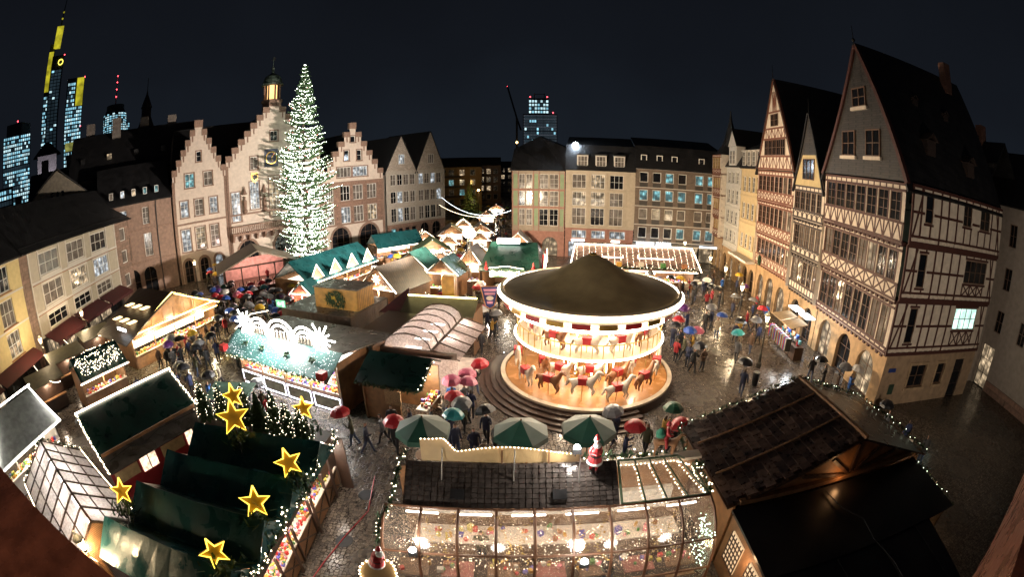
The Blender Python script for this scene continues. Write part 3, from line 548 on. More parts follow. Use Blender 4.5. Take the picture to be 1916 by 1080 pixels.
# great corner house
eng, G, dt, wd = timber_house('half_timbered_house', 'large oxblood half-timbered corner house with slate-hung gable', 10.0, 0, [(3.55, 4.0, 6.35, 6.8, 8, '-', 16), (6.8, 7.9, 9.7, 10.15, 8, 'X', 8), (10.15, 11.4, 13.1, 13.6, 7, 'A', 10)], 13.7, 22.6, REDTIMBER, BROWNFRAME, [(.7, 0, 2.7, 2.9), (3.7, 0, 5.7, 2.9), (6.7, 0, 8.9, 2.9)], depth=10.9, side=True)
G.poly('slate_gable', [(-.1, 13.7), (wd+.1, 13.7), (wd/2, 22.5)], SLATEWALL, d=.02)
for a, z0, w_, h, nx in ((2.55, 15.0, 1.7, 1.75, 2), (5.6, 15.0, 1.7, 1.75, 2), (4.05, 18.3, 1.7, 1.35, 2)):
    G.win(a, z0, a+w_, z0+h, nx, 2, BROWNFRAME, GLASS, d=.08, fw=.08, t=.12); G.box('window_sill', a-.15, z0-.22, a+w_+.15, z0, 0, .22, LIMEWASH)
for sx in (-1, 1): G.beam(wd/2+sx*(wd/2+.25), 13.6, wd/2+sx*.05, 22.6, .28, REDTIMBER, d=.2, dp=.3, name='barge_board')
gable_roof(eng, 0, wd, -dt-.1, 10.9, 13.75, 22.7, SLATE, over=.35)
MB().tube([(wd/2, -dt-.2, 22.5), (wd/2, -dt-.2, 24.1)], .05, r2=.02).lathe([(0, .5), (.14, .35), (.14, .25), (0, .1)], 8, (wd/2, -dt-.2, 22.7)).build('finial', DARKMETAL, eng)
bx('chimney', eng, (wd/2+.7, 8.6, 22.6), (.7, .8, 2.4), M('chimney_brick', (.18, .09, .065), .9, brick=(.25, .08, .01)))
for (y, z) in ((2.6, 16.2), (7.0, 15.6), (3.0, 19.3), (6.4, 19.0)):
    x = wd-(z-13.7)*(wd/2)/8.9; sz = .9 if z < 17 else .5
    MB().box((x+.05, y, z), (1.2*sz, 1.0*sz, 1.1*sz)).slab([(x-.9*sz, y-.7*sz, z+.5*sz), (x+.9*sz, y-.7*sz, z+.5*sz), (x+.9*sz, y, z+1.05*sz), (x-.9*sz, y, z+1.05*sz)], .06).slab([(x-.9*sz, y, z+1.05*sz), (x+.9*sz, y, z+1.05*sz), (x+.9*sz, y+.7*sz, z+.5*sz), (x-.9*sz, y+.7*sz, z+.5*sz)], .06).build('dormer', DARKTIMBER, eng)
# its south flank: plaster grid of timbers
S = Face(eng, (wd, 0, 0), (0, 1, 0)); dp_ = 10.9
S.wall(0, dp_, 0, 3.5, [(2.8, 1.15, 4.6, 2.7), (5.9, 1.2, 6.9, 2.7), (8.2, 0, 9.5, 2.9)], M('flank_sandstone', (.36, .25, .16), .85, var=.25, bump=.2), name='ground_wall')
for h, n_ in (((2.8, 1.15, 4.6, 2.7), 2), ((5.9, 1.2, 6.9, 2.7), 1)): S.win(*h, n_, 2, BROWNFRAME, GLASS); S.surround(*h, M('window_stone', (.40, .28, .17), .8), b=.2)
S.win(8.2, .02, 9.5, 2.9, 1, 3, DARKTIMBER, GLASS, name='door'); S.box('street_plate', .5, 2.35, 1.2, 2.6, .02, .05, M('street_plate_blue', (.03, .06, .25), .4)); S.box('shutter', 1.0, .8, 1.5, 1.5, -.05, .04, M('green_shutter', (.03, .06, .04), .5))
Z = [(3.5, 6.95), (6.95, 10.25), (10.25, 13.7)]
sw = [[(1.1, 4.3, 1.9, 6.5), (6.3, 5.1, 9.4, 6.6)], [(1.0, 7.8, 1.8, 9.8), (6.4, 8.3, 9.5, 9.8)], [(1.0, 11.6, 1.8, 13.2), (5.3, 11.9, 6.4, 13.2), (7.6, 11.9, 9.0, 13.2)]]
for i, (z0, z1) in enumerate(Z):
    T = Face(eng, (wd, 0, 0), (0, 1, 0), off=.12*(i+1)); T.wall(-.35, dp_, z0, z1, sw[i], LIMEWASH, name='flank_wall', rev=.12)
    for j, h in enumerate(sw[i]):
        T.win(*h, 4 if h[2]-h[0] > 2 else 1 if h[2]-h[0] < 1 else 2, 2, BROWNFRAME, (L('lit_room_green', (.62, 1, .86), 1.3, vary=1.5) if (i == 0 and j == 1) else GLASS), d=-.05)
        for z in (h[1]-.09, h[3]+.09): T.beam(h[0]-.1, z, h[2]+.1, z, .14, REDTIMBER)
    zm = (z0+z1)/2+.15
    for z, w_ in ((z0+.1, .24), (z0+.5, .13), (z1-.1, .18)): T.beam(-.35, z, dp_, z, w_, REDTIMBER, d=.04)
    k = 0; a = -.28
    while a < dp_:
        blk = [h for h in sw[i] if h[0]-.2 < a < h[2]+.2]
        if blk:
            T.beam(a, z0+.5, a, blk[0][1]-.1, .15, REDTIMBER); T.beam(a, blk[0][3]+.1, a, z1-.1, .15, REDTIMBER)
        else: T.beam(a, z0+.1, a, z1-.1, .17, REDTIMBER)
        a += 1.02 if k % 3 else .86; k += 1
    segs = [(-.28, sw[i][0][0]-.1)]+[(p[2]+.1, q[0]-.1) for p, q in zip(sw[i], sw[i][1:])]+[(sw[i][-1][2]+.1, dp_)]
    for a0, a1 in segs:
        if a1-a0 > .6: T.beam(a0, zm, a1, zm, .15, REDTIMBER, d=.034)
    for a0, a1, zz0, zz1 in ((-.2, .7, z0+.2, z1-.2), (dp_-.1, dp_-1.0, z0+.2, z1-.2)): T.beam(a0, zz0, a1, zz1, .15, REDTIMBER, d=.03)
    if i < 2:
        for a0 in (6.5, 7.5, 8.5): T.beam(a0, z0+.55, a0+.85, sw[i][1][1]-.15, .11, REDTIMBER, d=.02); T.beam(a0+.85, z0+.55, a0, sw[i][1][1]-.15, .11, REDTIMBER, d=.016)
    for k in range(19): T.box('joist_end', -.2+k*.58, z0+.22, .05+k*.58, z0+.42, -.1, .05, LIMEWASH)
# narrow house
gre, G, dt, w2 = timber_house('half_timbered_house', 'narrow cream half-timbered house with a steep dark pointed gable', 15.5, 10.1, [(3.6, 4.4, 6.3, 6.7, 5, '-', 10), (6.7, 7.5, 9.2, 9.7, 5, 'O', 6), (9.7, 10.5, 12.0, 12.5, 5, 'O', 6)], 12.3, 18.3, DARKTIMBER, BROWNFRAME, [(.5, 0, 2.3, 2.8), (3.0, 0, 4.8, 2.8)], gz=3.6)
G.poly('plaster_gable', [(-.05, 12.5), (w2+.05, 12.5), (w2/2+1.3, 15.2), (w2/2-1.3, 15.2)], M('ochre_plaster', (.55, .44, .24), .85, var=.15), d=.01); G.poly('slate_spire', [(w2/2-1.6, 15.0), (w2/2+1.6, 15.0), (w2/2, 18.6)], SLATEWALL, d=.03)
for sx in (-1, 1): G.beam(w2/2+sx*(w2/2), 12.4, w2/2+sx*1.2, 15.2, .2, DARKTIMBER, d=.05)
G.win(w2/2-1.0, 13.0, w2/2+1.0, 14.7, 3, 3, BROWNFRAME, GLASS, d=.06); gable_roof(gre, .3, w2-.3, -dt-.1, 10, 12.6, 18.4, SLATE, over=.3); MB().tube([(w2/2, -dt-.1, 18.2), (w2/2, -dt-.1, 19.7)], .04, r2=.015).build('finial', DARKMETAL, gre)
# wide gabled house
wm, G, dt, w3 = timber_house('half_timbered_house', 'tall red-beamed half-timbered house with a fully timbered gable', 24.2, 15.6, [(4.0, 5.0, 6.6, 7.2, 8, 'A', 10), (7.2, 8.2, 10.0, 10.5, 8, 'X', 9), (10.5, 11.5, 13.0, 13.5, 8, 'X', 10)], 13.6, 22.3, M('russet_timber', (.20, .075, .045), .6, var=.35, scale=7), BROWNFRAME, [(.6, 0, 2.2, 2.9), (3.0, 0, 4.8, 3.1), (5.6, 0, 7.6, 2.9)], gz=4.0)
RUS = MATS['russet_timber']; G.poly('plaster_gable', [(-.1, 13.6), (w3+.1, 13.6), (w3/2, 22.2)], LIMEWASH, d=.0)
for z in (13.7, 14.9, 16.6, 17.6, 19.2):
    h = (22.2-z)/8.6*w3/2; G.beam(w3/2-h, z, w3/2+h, z, .17, RUS, d=.045)
for z0, z1, n_ in ((13.7, 14.9, 9), (16.6, 17.6, 6), (19.2, 21.2, 3)):
    h = (22.2-z1)/8.6*w3/2-.1
    for k in range(n_+1): G.beam(w3/2-h+2*h*k/n_, z0, w3/2-h+2*h*k/n_, z1, .13, RUS)
    for k in range(n_): G.beam(w3/2-h+2*h*k/n_, z0, w3/2-h+2*h*(k+1)/n_, z1, .1, RUS, d=.02) if k % 2 else G.beam(w3/2-h+2*h*(k+1)/n_, z0, w3/2-h+2*h*k/n_, z1, .1, RUS, d=.02)
for k in range(5): G.win(w3/2-2.4+k*.98, 15.0, w3/2-1.52+k*.98, 16.5, 2, 2, BROWNFRAME, GLASS, d=.07)
for k in range(2): G.win(w3/2-.85+k*.9, 17.8, w3/2-.05+k*.9, 19.0, 2, 2, BROWNFRAME, GLASS, d=.07)
for sx in (-1, 1): G.beam(w3/2+sx*(w3/2+.2), 13.5, w3/2+sx*.05, 22.4, .24, RUS, d=.15, dp=.25, name='barge_board')
gable_roof(wm, 0, w3, -dt-.1, 12, 13.6, 22.4, SLATE, over=.3); MB().tube([(w3/2, -dt-.1, 22.2), (w3/2, -dt-.1, 23.9)], .05, r2=.02).build('finial', DARKMETAL, wm)
# hanging sign with wreath on the wide house
hs_ = thing('hanging_sign', 'round green wreath sign hanging from a bracket on the ochre wall', 'sign', ost(21.5)+Vector((-1.0, .1, 0))); hs_.location.z = 4.6
MB().lathe([(.34, -.06), (.5, -.1), (.5, .1), (.34, .06)], 16).build('wreath', GREEN, hs_).rotation_euler = (R(90), 0, R(70)); MB().tube([(1.1, 0, .75), (-.2, 0, .75), (0, 0, .45)], .025).build('bracket', DARKMETAL, hs_)
def plain_house(name, label, sl, sr, wall_mat, rows, eave, n, mans, dorm, gz=3.6, gm=M('ochre_sandstone')):
    t = thing(name, label, 'building', ost(sl), OST); wd = sl-sr; f = Face(t); hs = []
    for z0, z1 in rows:
        w_ = (wd-1.0)/n
        hs += [(.5+k*w_+.22, z0, .5+(k+1)*w_-.22, z1) for k in range(n)]
    f.wall(0, wd, gz, eave, hs, wall_mat); k = int(wd/2.2); f.wall(0, wd, 0, gz, [], gm, arches=[(.4+q*(wd-.4)/k, 0, .4+q*(wd-.4)/k+1.6, 2.7) for q in range(k)], name='ground_wall', rev=.4)
    for q in range(k): f.win(.4+q*(wd-.4)/k, .02, 2.0+q*(wd-.4)/k, 2.65, 2, 2, BROWNFRAME, pick((LITWARM, 1), (GLASS, 1)), d=-.3, name='arched_shop_window')
    for h in hs: f.win(*h, 2, 3, WHITEFRAME, pick((CURTAIN, 1.5), (GLASS, 2), (LITWARM, .3)), fw=.07); f.surround(*h, wall_mat, b=.12, pr=.04)
    for z in [gz]+[r[0]-.55 for r in rows[1:]]+[eave]: f.box('cornice', 0, z-.1, wd, z+.1, -.05, .18 if z == eave else .09, wall_mat)
    MB().slab([(0, -.3, eave+.05), (wd, -.3, eave+.05), (wd, 1.0, mans), (0, 1.0, mans)], .12).slab([(0, 1.0, mans), (wd, 1.0, mans), (wd, 6, mans+2.2), (0, 6, mans+2.2)], .12).slab([(0, 6, mans+2.2), (wd, 6, mans+2.2), (wd, 11, mans), (0, 11, mans)], .12).build('roof', SLATE, t)
    for a in dorm:
        MB().box((a, .55, eave+1.15), (1.0, 1.4, 1.9)).slab([(a-.65, -.35, eave+2.1), (a+.65, -.35, eave+2.1), (a+.65, .9, eave+2.35), (a-.65, .9, eave+2.35)], .1).build('dormer', WHITEPANEL, t); f.win(a-.38, eave+.35, a+.38, eave+1.95, 2, 3, WHITEFRAME, GLASS, d=.2, name='dormer_window')
    shell(t, 0, wd, .3, 11, 0, eave, wall_mat); return t, f
dac, f = plain_house('cream_house', 'cream plastered house with black mansard roof and arched dormers', 31.0, 24.3, M('cream_plaster', (.58, .45, .26), .85, var=.12), [(4.6, 6.2), (7.9, 9.7), (11.0, 12.7)], 13.6, 4, 16.2, (1.2, 2.8, 4.3, 5.8))
f.box('shop_blind', .3, 3.5, 6.4, 3.75, .02, 1.3, WHITEPANEL)
lau, f = plain_house('white_house', 'pale grey plastered house with pedimented roof dormer', 36.7, 31.1, M('pale_grey_plaster', (.55, .52, .47), .85, var=.1), [(4.4, 5.9), (6.7, 8.3), (9.2, 10.9), (11.7, 13.1)], 13.7, 3, 15.8, ())
MB().box((2.8, .4, 15.0), (2.8, 1.2, 2.6)).build('gable_dormer', WHITEPANEL, lau); f.poly('pediment', [(1.2, 16.3), (4.4, 16.3), (2.8, 18.3)], WHITEPANEL, d=.3); [f.win(1.75+k*1.1, 14.1, 2.6+k*1.1, 15.8, 2, 3, WHITEFRAME, GLASS, d=.22, name='dormer_window') for k in range(2)]
MB().slab([(1.0, -.4, 16.3), (2.8, -.4, 18.5), (2.8, 4, 18.5), (1.0, 4, 16.3)][::-1], .1).slab([(2.8, -.4, 18.5), (4.6, -.4, 16.3), (4.6, 4, 16.3), (2.8, 4, 18.5)][::-1], .1).build('dormer_roof', SLATE, lau)
kle, G, dt, w4 = timber_house('half_timbered_house', 'slim gilded half-timbered house with pointed roof turret beside the office house', 40.6, 36.8, [(4.4, 5.3, 6.6, 7.0, 4, 'X', 4), (7.0, 8.0, 9.4, 9.9, 4, 'X', 4), (9.9, 10.8, 12.2, 12.7, 4, 'X', 4), (12.7, 13.4, 14.9, 15.3, 3, 'X', 3)], 15.3, 17, RUS, M('gilded_frame', (.50, .34, .10), .45), [(.5, 0, 1.7, 2.7), (2.2, 0, 3.4, 2.7)], gz=4.4)
MB().lathe([(2.3, 15.3), (1.3, 16.6), (.9, 17.6), (.25, 20), (.05, 21.5), (0, 21.5)], 6, (w4/2, 1.2, 0)).build('turret_roof', SLATE, kle)
# pale house beyond the alley on the right
ali = thing('pale_house', 'pale plain house across the dark alley from the half-timbered corner', 'building', (37.2, 20.5, 0), R(-98)); f = Face(ali); PALE = M('pale_render', (.34, .29, .25), .85, var=.15)
hs = [(a, z, a+.9, z+1.7) for a in (1.2, 4.2, 7.2, 10.2) for z in (4.6, 7.9, 11.2)]; f.wall(0, 14, 0, 14.5, hs+[(3.4, 0, 5.0, 3.4), (1, .2, 2.2, 2.6)], PALE)
for h in hs: f.win(*h, 2, 2, BROWNFRAME, GLASS)
f.win(3.4, 0, 5.0, 3.4, 2, 3, DARKMETAL, LITWARM, d=-.2, name='door'); f.win(1, .2, 2.2, 2.6, 1, 1, DARKMETAL, LITCOOL, name='shop_window'); f.box('plinth', 5.1, 0, 14, .9, -.05, .08, PINKST)
gable_roof(ali, 0, 14, 0, 9, 14.5, 19, SLATE, ridge='x'); shell(ali, 0, 14, .2, 9, 0, 14.5, PALE)
bak = thing('dark_house', 'dark slate-roofed house looming behind the half-timbered corner house', 'building', (33.6, 30, 0), OST); shell(bak, 0, 12, 0, 10, 0, 13, PALE); MB().poly([(0, 0, 0), (12, 0, 0), (12, 0, 13), (0, 0, 13)]).build('front_wall', PALE, bak); gable_roof(bak, 0, 12, 0, 10, 13, 19, SLATE, ridge='x')
bx('chimney', bak, (9, 5, 19.2), (.8, .8, 2.2), MATS['chimney_brick'])
# ---------------------------------------------------------------- far skyline
def azp(az, dist): return Vector((math.sin(R(az))*dist, math.cos(R(az))*dist, 0))
TWALL = M('tower_cladding', (.05, .06, .07), .4, var=.2, scale=.05)
TWIN = L('tower_office_light', (.36, .80, 1), .8, sample=False, vary=.12); TWINB = L('tower_office_white', (.62, .92, 1), 1.0, sample=False, vary=.2); YEL_G = L('tower_yellow_light', (.74, .66, .03), .55, sample=False, vary=.12)
DIM = L('filler_glow_panes', (.25, .45, .6), .05, sample=False, vary=.08); REDL = L('aircraft_warning_red', (1, .06, .08), 6, sample=False)  # faint glow panes added all over so the tower faces aren't black
def tower_windows(t, x0, x1, z0, z1, nx, nz, y, on=.75, mats=(TWIN, TWINB), ax='x', seed=1, gap=.3):
    r = random.Random(seed); mb = MB(); dx, dz = (x1-x0)/nx, (z1-z0)/nz
    for j in range(nz):
        rowon = r.random() < .93
        for i in range(nx):
            if not rowon or r.random() > on: continue
            a0, a1, b0, b1 = x0+i*dx+dx*gap/2, x0+(i+1)*dx-dx*gap/2, z0+j*dz+dz*.2, z0+(j+1)*dz-dz*.2; mi = r.random() < .35
            mb.poly([(a0, y, b0), (a1, y, b0), (a1, y, b1), (a0, y, b1)] if ax == 'x' else [(y, a0, b0), (y, a1, b0), (y, a1, b1), (y, a0, b1)], int(mi))
    if on < .99 and nx > 2:
        for j in range(nz):
            for i in range(nx): a0, a1, b0, b1 = x0+i*dx+dx*.08, x0+(i+1)*dx-dx*.08, z0+j*dz+dz*.12, z0+(j+1)*dz-dz*.12; mb.poly([(a0, y+.05, b0), (a1, y+.05, b0), (a1, y+.05, b1), (a0, y+.05, b1)], 2)
    return mb.build('glowing_panes', list(mats)+[DIM], t, kind='stuff')
cb = thing('office_tower', 'tall office tower with yellow-lit crown and slanted antenna mast', 'skyscraper', azp(-58.6, 480), R(58.6)); H0 = 0
MB().box((-13, 0, 82), (14, 30, 164)).build('core_shaft', TWALL, cb); MB().box((12, 4, 70), (20, 30, 140)).build('office_wing', TWALL, cb); MB().box((-22.5, 8, 90), (6, 26, 180)).build('rear_wing', TWALL, cb)
tower_windows(cb, 2.5, 21.5, 20, 112, 9, 26, -11.3, .86); tower_windows(cb, 3, 12, 112, 136, 4, 6, -11.3, .6, seed=3); tower_windows(cb, -25, -20.2, 18, 128, 3, 30, -5.3, .7, seed=4); tower_windows(cb, -19, -7, 20, 150, 3, 40, -15.2, .1, seed=6)
MB().box((17.5, -9.5, 126), (8, 4, 27.5)).build('yellow_crown', YEL_G, cb); MB().box((-22.5, -5.1, 152), (5.5, .5, 40)).box((-17, -6, 186), (8, 6, 22)).build('yellow_crown', YEL_G, cb); MB().box((10, -11.35, 74), (12, .2, 8)).build('sky_garden', L('sky_garden_light', (.5, .5, .12), .4, sample=False, vary=.2), cb)
mb = MB(); mb.lathe([(2.3, -.3), (3.0, -.3), (3.0, .3), (2.3, .3)], 18); lg = mb.build('yellow_ring_logo', L('logo_yellow', (1, .82, .1), 2.5, sample=False), cb, (-9.5, -15.5, 157)); lg.rotation_euler = (R(90), 0, 0)
MB().tube([(-17, -5, 190), (-17, -5, 216), (-17, -5, 238)], 1.2, 6, r2=.3).build('antenna', TWALL, cb)
for z in (196, 206, 213): MB().octa((-17, -6, z), 1.3).build('antenna_light', YEL_G, cb)
for p in ((22, -11, 140), (21, -11, 92), (21, -11, 48), (-6, -15, 164), (-17, -5, 238)): MB().octa(p, .8).build('warning_light', REDL, cb)
dt_ = thing('office_tower', 'squat round-shouldered office tower glowing turquoise', 'skyscraper', azp(-65.2, 420), R(65.2)); MB().box((0, 0, 42), (29, 24, 84)).lathe([(14, 84), (14, 94), (3, 95)], 5, (0, 0, 0)).build('tower_body', TWALL, dt_)
tower_windows(dt_, -14, 14, 24, 84, 14, 20, -12.3, .8, seed=7); MB().octa((0, -8, 96), .8).build('warning_light', REDL, dt_)
lowt = thing('office_block', 'low turquoise-lit office block at the edge of the skyline', 'building', azp(-68.3, 300), R(68)); MB().box((0, 0, 18), (26, 14, 36)).build('block_body', TWALL, lowt); tower_windows(lowt, -12, 12, 8, 35, 12, 9, -7.2, .85, seed=9)
mt = thing('office_tower', 'round office tower with striped antenna behind the dark church spire', 'skyscraper', azp(-51.2, 520), R(51.2)); MB().lathe([(14, 0), (14, 106), (11, 112), (11, 116), (0, 116)], 20).box((13, 3, 48), (12, 16, 96)).build('tower_body', TWALL, mt)
mb = MB(); rr = random.Random(5)
for j in range(28):
    for i in range(12):
        if rr.random() < .72:
            a = math.pi+math.pi*(i+.15)/12; b = math.pi+math.pi*(i+.85)/12; z = 40+j*2.4; mb.poly([(14.2*math.cos(a), 14.2*math.sin(a), z), (14.2*math.cos(b), 14.2*math.sin(b), z), (14.2*math.cos(b), 14.2*math.sin(b), z+1.3), (14.2*math.cos(a), 14.2*math.sin(a), z+1.3)], int(rr.random() < .3))
mb.build('glowing_panes', [TWIN, TWINB], mt, kind='stuff'); tower_windows(mt, 8, 18.5, 60, 95, 5, 14, -5.3, .7, seed=12)
MB().tube([(0, 0, 116), (0, 0, 128), (0, 0, 150)], .9, 6, r2=.3).build('antenna', M('antenna_red_white', (.4, .1, .1), .5), mt)
for z in (126, 134, 142, 149): MB().octa((0, -1, z), .9).build('warning_light', REDL, mt)
spi = thing('church_spire', 'black church spire with onion lantern standing before the night sky', 'church', azp(-46.9, 150), R(47)); MB().lathe([(3.4, 0), (3.4, 31), (3.0, 34), (2.2, 36), (1.7, 37.5), (1.7, 40), (2.0, 40.3), (1.2, 42.5), (.4, 44.5), (.12, 46), (.1, 50), (0, 50)], 12).build('spire', M('shadow_stone', (.06, .05, .045), .8), spi); MB().box((9, 4, 13), (16, 12, 26)).build('nave', MATS['shadow_stone'], spi)
# dark roofs stepping up behind the town hall
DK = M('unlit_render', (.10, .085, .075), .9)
for lab, az, dist, wd_, h, zr in (('long dark roofed block with pale chimney stacks behind the recessed wing', -48.2, 78, 24, 17, 24), ('dark hall roof behind the slate houses', -55, 92, 26, 16, 21), ('dark steep-roofed house below the glowing towers', -62, 100, 34, 12, 17)):
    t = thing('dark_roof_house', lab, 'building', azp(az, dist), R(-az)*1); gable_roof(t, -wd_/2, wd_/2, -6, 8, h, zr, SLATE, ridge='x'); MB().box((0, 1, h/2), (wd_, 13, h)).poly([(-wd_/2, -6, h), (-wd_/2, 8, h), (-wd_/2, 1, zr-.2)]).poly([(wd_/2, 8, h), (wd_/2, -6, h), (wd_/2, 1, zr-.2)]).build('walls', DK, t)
    for k in range(4): bx('chimney', t, (-wd_/2+wd_*(k+.6)/4.6, rng.uniform(-1, 4), zr-.5+rng.uniform(0, 1.2)), (1.6, 1.0, 3.2), M('pale_chimney', (.22, .19, .17), .9))
    for k in range(5):
        bx('skylight', t, (-wd_/2+wd_*(k+.5)/5, -3.5, (h+zr)/2-.9), (.8, .5, 1.0), LITWARM if k % 3 == 1 else DARKMETAL)
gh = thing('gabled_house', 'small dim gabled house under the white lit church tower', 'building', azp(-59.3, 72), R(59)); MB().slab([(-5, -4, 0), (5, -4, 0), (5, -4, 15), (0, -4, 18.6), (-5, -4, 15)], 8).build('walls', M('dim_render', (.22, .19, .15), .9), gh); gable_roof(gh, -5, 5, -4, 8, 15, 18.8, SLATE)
for k in range(3): bx('attic_window', gh, (-.9+.9*k, -4.05, 15.3), (.4, .1, 1.0), GLASS)
wt = thing('church_tower', 'small white floodlit church tower with dark pyramid cap', 'church', azp(-60.7, 130), R(60.7)); MB().box((0, 0, 14), (6, 6, 28.5)).build('tower_body', M('floodlit_render', (.55, .50, .52), .8), wt); MB().lathe([(4.6, 28.2), (4.4, 28.6), (1.2, 31.5), (0, 32)], 4).build('cap', SLATE, wt)
[bx('louvre', wt, (x, -3.05, z), (w_, .1, h), DARKMETAL) for x, z, w_, h in ((0, 25.5, 1.0, 1.5), (-.1, 20, 1.8, 3))]
spot_or_point('church_floodlight', azp(-60.7, 121)+Vector((0, 0, 16)), 2500, (.95, .9, 1), .3, azp(-60.7, 130)+Vector((0, 0, 23)), 80)
nt_ = thing('office_tower', 'pale gridded high-rise with a glowing glass crown beyond the north roofs', 'skyscraper', azp(3.5, 330), R(-3.5)); MB().box((0, 0, 22), (24, 18, 56)).build('tower_body', M('pale_concrete', (.16, .17, .19), .8, brick=(2, 2, .12)), nt_); MB().box((-1, 0, 56), (14, 12, 12)).build('glass_crown', TWALL, nt_)
tower_windows(nt_, -8, 6, 50.5, 61, 7, 4, -6.2, .8, mats=(TWINB, TWIN), seed=21); tower_windows(nt_, -11, 11, 12, 49, 13, 13, -9.2, .12, seed=22); tower_windows(nt_, -11.5, 11.5, 10, 49.5, 23, 20, -9.1, 1, mats=(L('city_glow_panes', (.62, .72, .9), .075, sample=False), MATS['city_glow_panes']), seed=30, gap=.25); [MB().octa(p, .6).build('warning_light', REDL, nt_) for p in ((-7, -6, 63), (5, -6, 63), (9, -9, 51))]; MB().box((-4, 0, 64), (.5, .5, 5)).box((3, 0, 64), (.5, .5, 5)).box((-.5, 0, 66), (8, .4, .4)).build('roof_frame', TWALL, nt_)  # dim panes added in place of city glow on the facade
cr = thing('tower_crane', 'thin dark tower crane with red lamps beyond the north roofs', 'crane', azp(.6, 220)); MB().box((0, 0, 18), (1, 1, 36)).tube([(0, 0, 36), (-4.5, 0, 52)], .4, 4).tube([(0, 0, 36), (2, 0, 30)], .4, 4).build('mast', DARKMETAL, cr); MB().octa((-4.5, 0, 52), .3).build('warning_light', REDL, cr); MB().octa((0, -1, 24), .7).build('cab_light', L('crane_cab', (1, .6, .2), 6, sample=False), cr)
for lab, az, dist, wd_, h, cl in (('ochre apartment block with stacked balconies at the street end', -6.7, 128, 13, 12.6, (.30, .20, .10)), ('brown apartment house beside the shopping street', -3.3, 150, 10, 13, (.24, .17, .14)), ('dim distant house closing the shopping street', -.6, 190, 12, 12, (.2, .19, .2)), ('dark distant row behind the far street trees', -9.5, 160, 14, 12.5, (.15, .12, .1))):
    t = thing('street_house', lab, 'building', azp(az, dist), R(-az)); MB().box((0, 4, h/2), (wd_, 8, h)).build('walls', M('street_render_%d' % int(dist), cl, .85, var=.2), t); f = Face(t, (-wd_/2, 0, 0))
    for k in range(4):
        for j in range(4): f.win(.8+k*(wd_-1)/4, 1.5+j*2.8, 2.2+k*(wd_-1)/4, 3.2+j*2.8, 1, 1, WHITEFRAME, pick((GLASS, 3), (LITWARM, 1.2), (LITCYAN, .3)), d=.03)
    for j in range(4): f.box('balcony', .3, .9+j*2.8, wd_*.55, 1.5+j*2.8, .02, 1.0, DK)
    gable_roof(t, -wd_/2, wd_/2, 0, 8, h, h+2.5, SLATE, ridge='x')
# ================================================================ MARKET
def place(p, q):
    """local frame of a stall: origin at p, x towards q, y behind the front"""
    p, q = Vector((p[0], p[1], 0)), Vector((q[0], q[1], 0)); return p, math.atan2(q.y-p.y, q.x-p.x), (q-p).length
FOOT = []            # ground plans kept free of people: (origin, angle, x0, x1, y0, y1)
def bulbs_along(mb, pts, step, r=.035, jit=0):
    for p, q in zip(pts, pts[1:]):
        p, q = Vector(p), Vector(q); n = max(1, int((q-p).length/step))
        for k in range(n): mb.octa(p.lerp(q, (k+.5)/n)+Vector((rng.uniform(-jit, jit), rng.uniform(-jit, jit), rng.uniform(-jit, jit))), r)
def glow(name, parent, pts, r=.04, mat=TUBE): return MB().tube(pts, r, 5).build(name, mat, parent)
GOODS = [M('goods_%d' % i, c, .45, var=.3, scale=20) for i, c in enumerate([(.6, .04, .03), (.55, .30, .05), (.65, .60, .5), (.08, .25, .06), (.35, .14, .05), (.12, .10, .4), (.7, .2, .25), (.6, .5, .1)])]
def goods(label, o, x0, x1, y0, y1, z, n, slope=0, hmax=.25, s=(.08, .2)):
    """small wares heaped on a counter (nobody could count them)"""
    mb = MB(); 
    for k in range(n):
        x, y = rng.uniform(x0, x1), rng.uniform(y0, y1); d = rng.uniform(*s); h = rng.uniform(.05, hmax); zz = z+(y-y0)*slope
        if k % 3: mb.box((x, y, zz+h/2), (d, d*rng.uniform(.6, 1), h), k % 8, Matrix.Rotation(rng.uniform(0, 3), 3, 'Z'))
        else: mb.lathe([(0, 0), (d*.5, d*.15), (d*.5, d*.6), (0, d*.8)], 6, (x, y, zz), k % 8)
    me = mb.mesh('market_wares', GOODS); g_ = ob('market_wares', me, None, mtx=o.matrix_basis.copy()); g_['kind'] = 'stuff'; g_['label'] = label; g_['category'] = 'wares'; return g_
def fir_garland(name, parent, pts, r=.14, n=26, bulbs=True, step=.16, bm=None, br=.03):
    """evergreen rope with lights in it"""
    mb = MB(); pts = [Vector(p) for p in pts]
    for p, q in zip(pts, pts[1:]):
        m_ = max(1, int((q-p).length*n))
        for k in range(m_):
            c = p.lerp(q, rng.random()); d = Vector((rng.gauss(0, 1), rng.gauss(0, 1), rng.gauss(0, 1))).normalized()*r*rng.uniform(.7, 1.3); e = d.cross(Vector((rng.random(), rng.random(), 1))).normalized()*r*.28
            mb.poly([c-e, c+e, c+d+e*.3, c+d-e*.3])
    g_ = mb.build(name, GREEN, parent, kind='stuff')
    if parent is None: pass
    if bulbs:
        b = MB(); bulbs_along(b, pts, step, br, r*.8); bb = b.build('bulbs', bm or BULB, g_, kind='stuff')
    return g_
def set_world(o): bpy.context.view_layer.update()
def lamp_in(t, p, power, c=(1, .82, .62), r=.12):
    """a lit bulb hung inside a stall"""
    ld = bpy.data.lights.new('stall_bulb_light', 'POINT'); ld.energy = power*1.7; ld.color = c; ld.shadow_soft_size = r; o = bpy.data.objects.new('stall_bulb_light', ld); col.objects.link(o); o.parent = t; o.location = p; return o
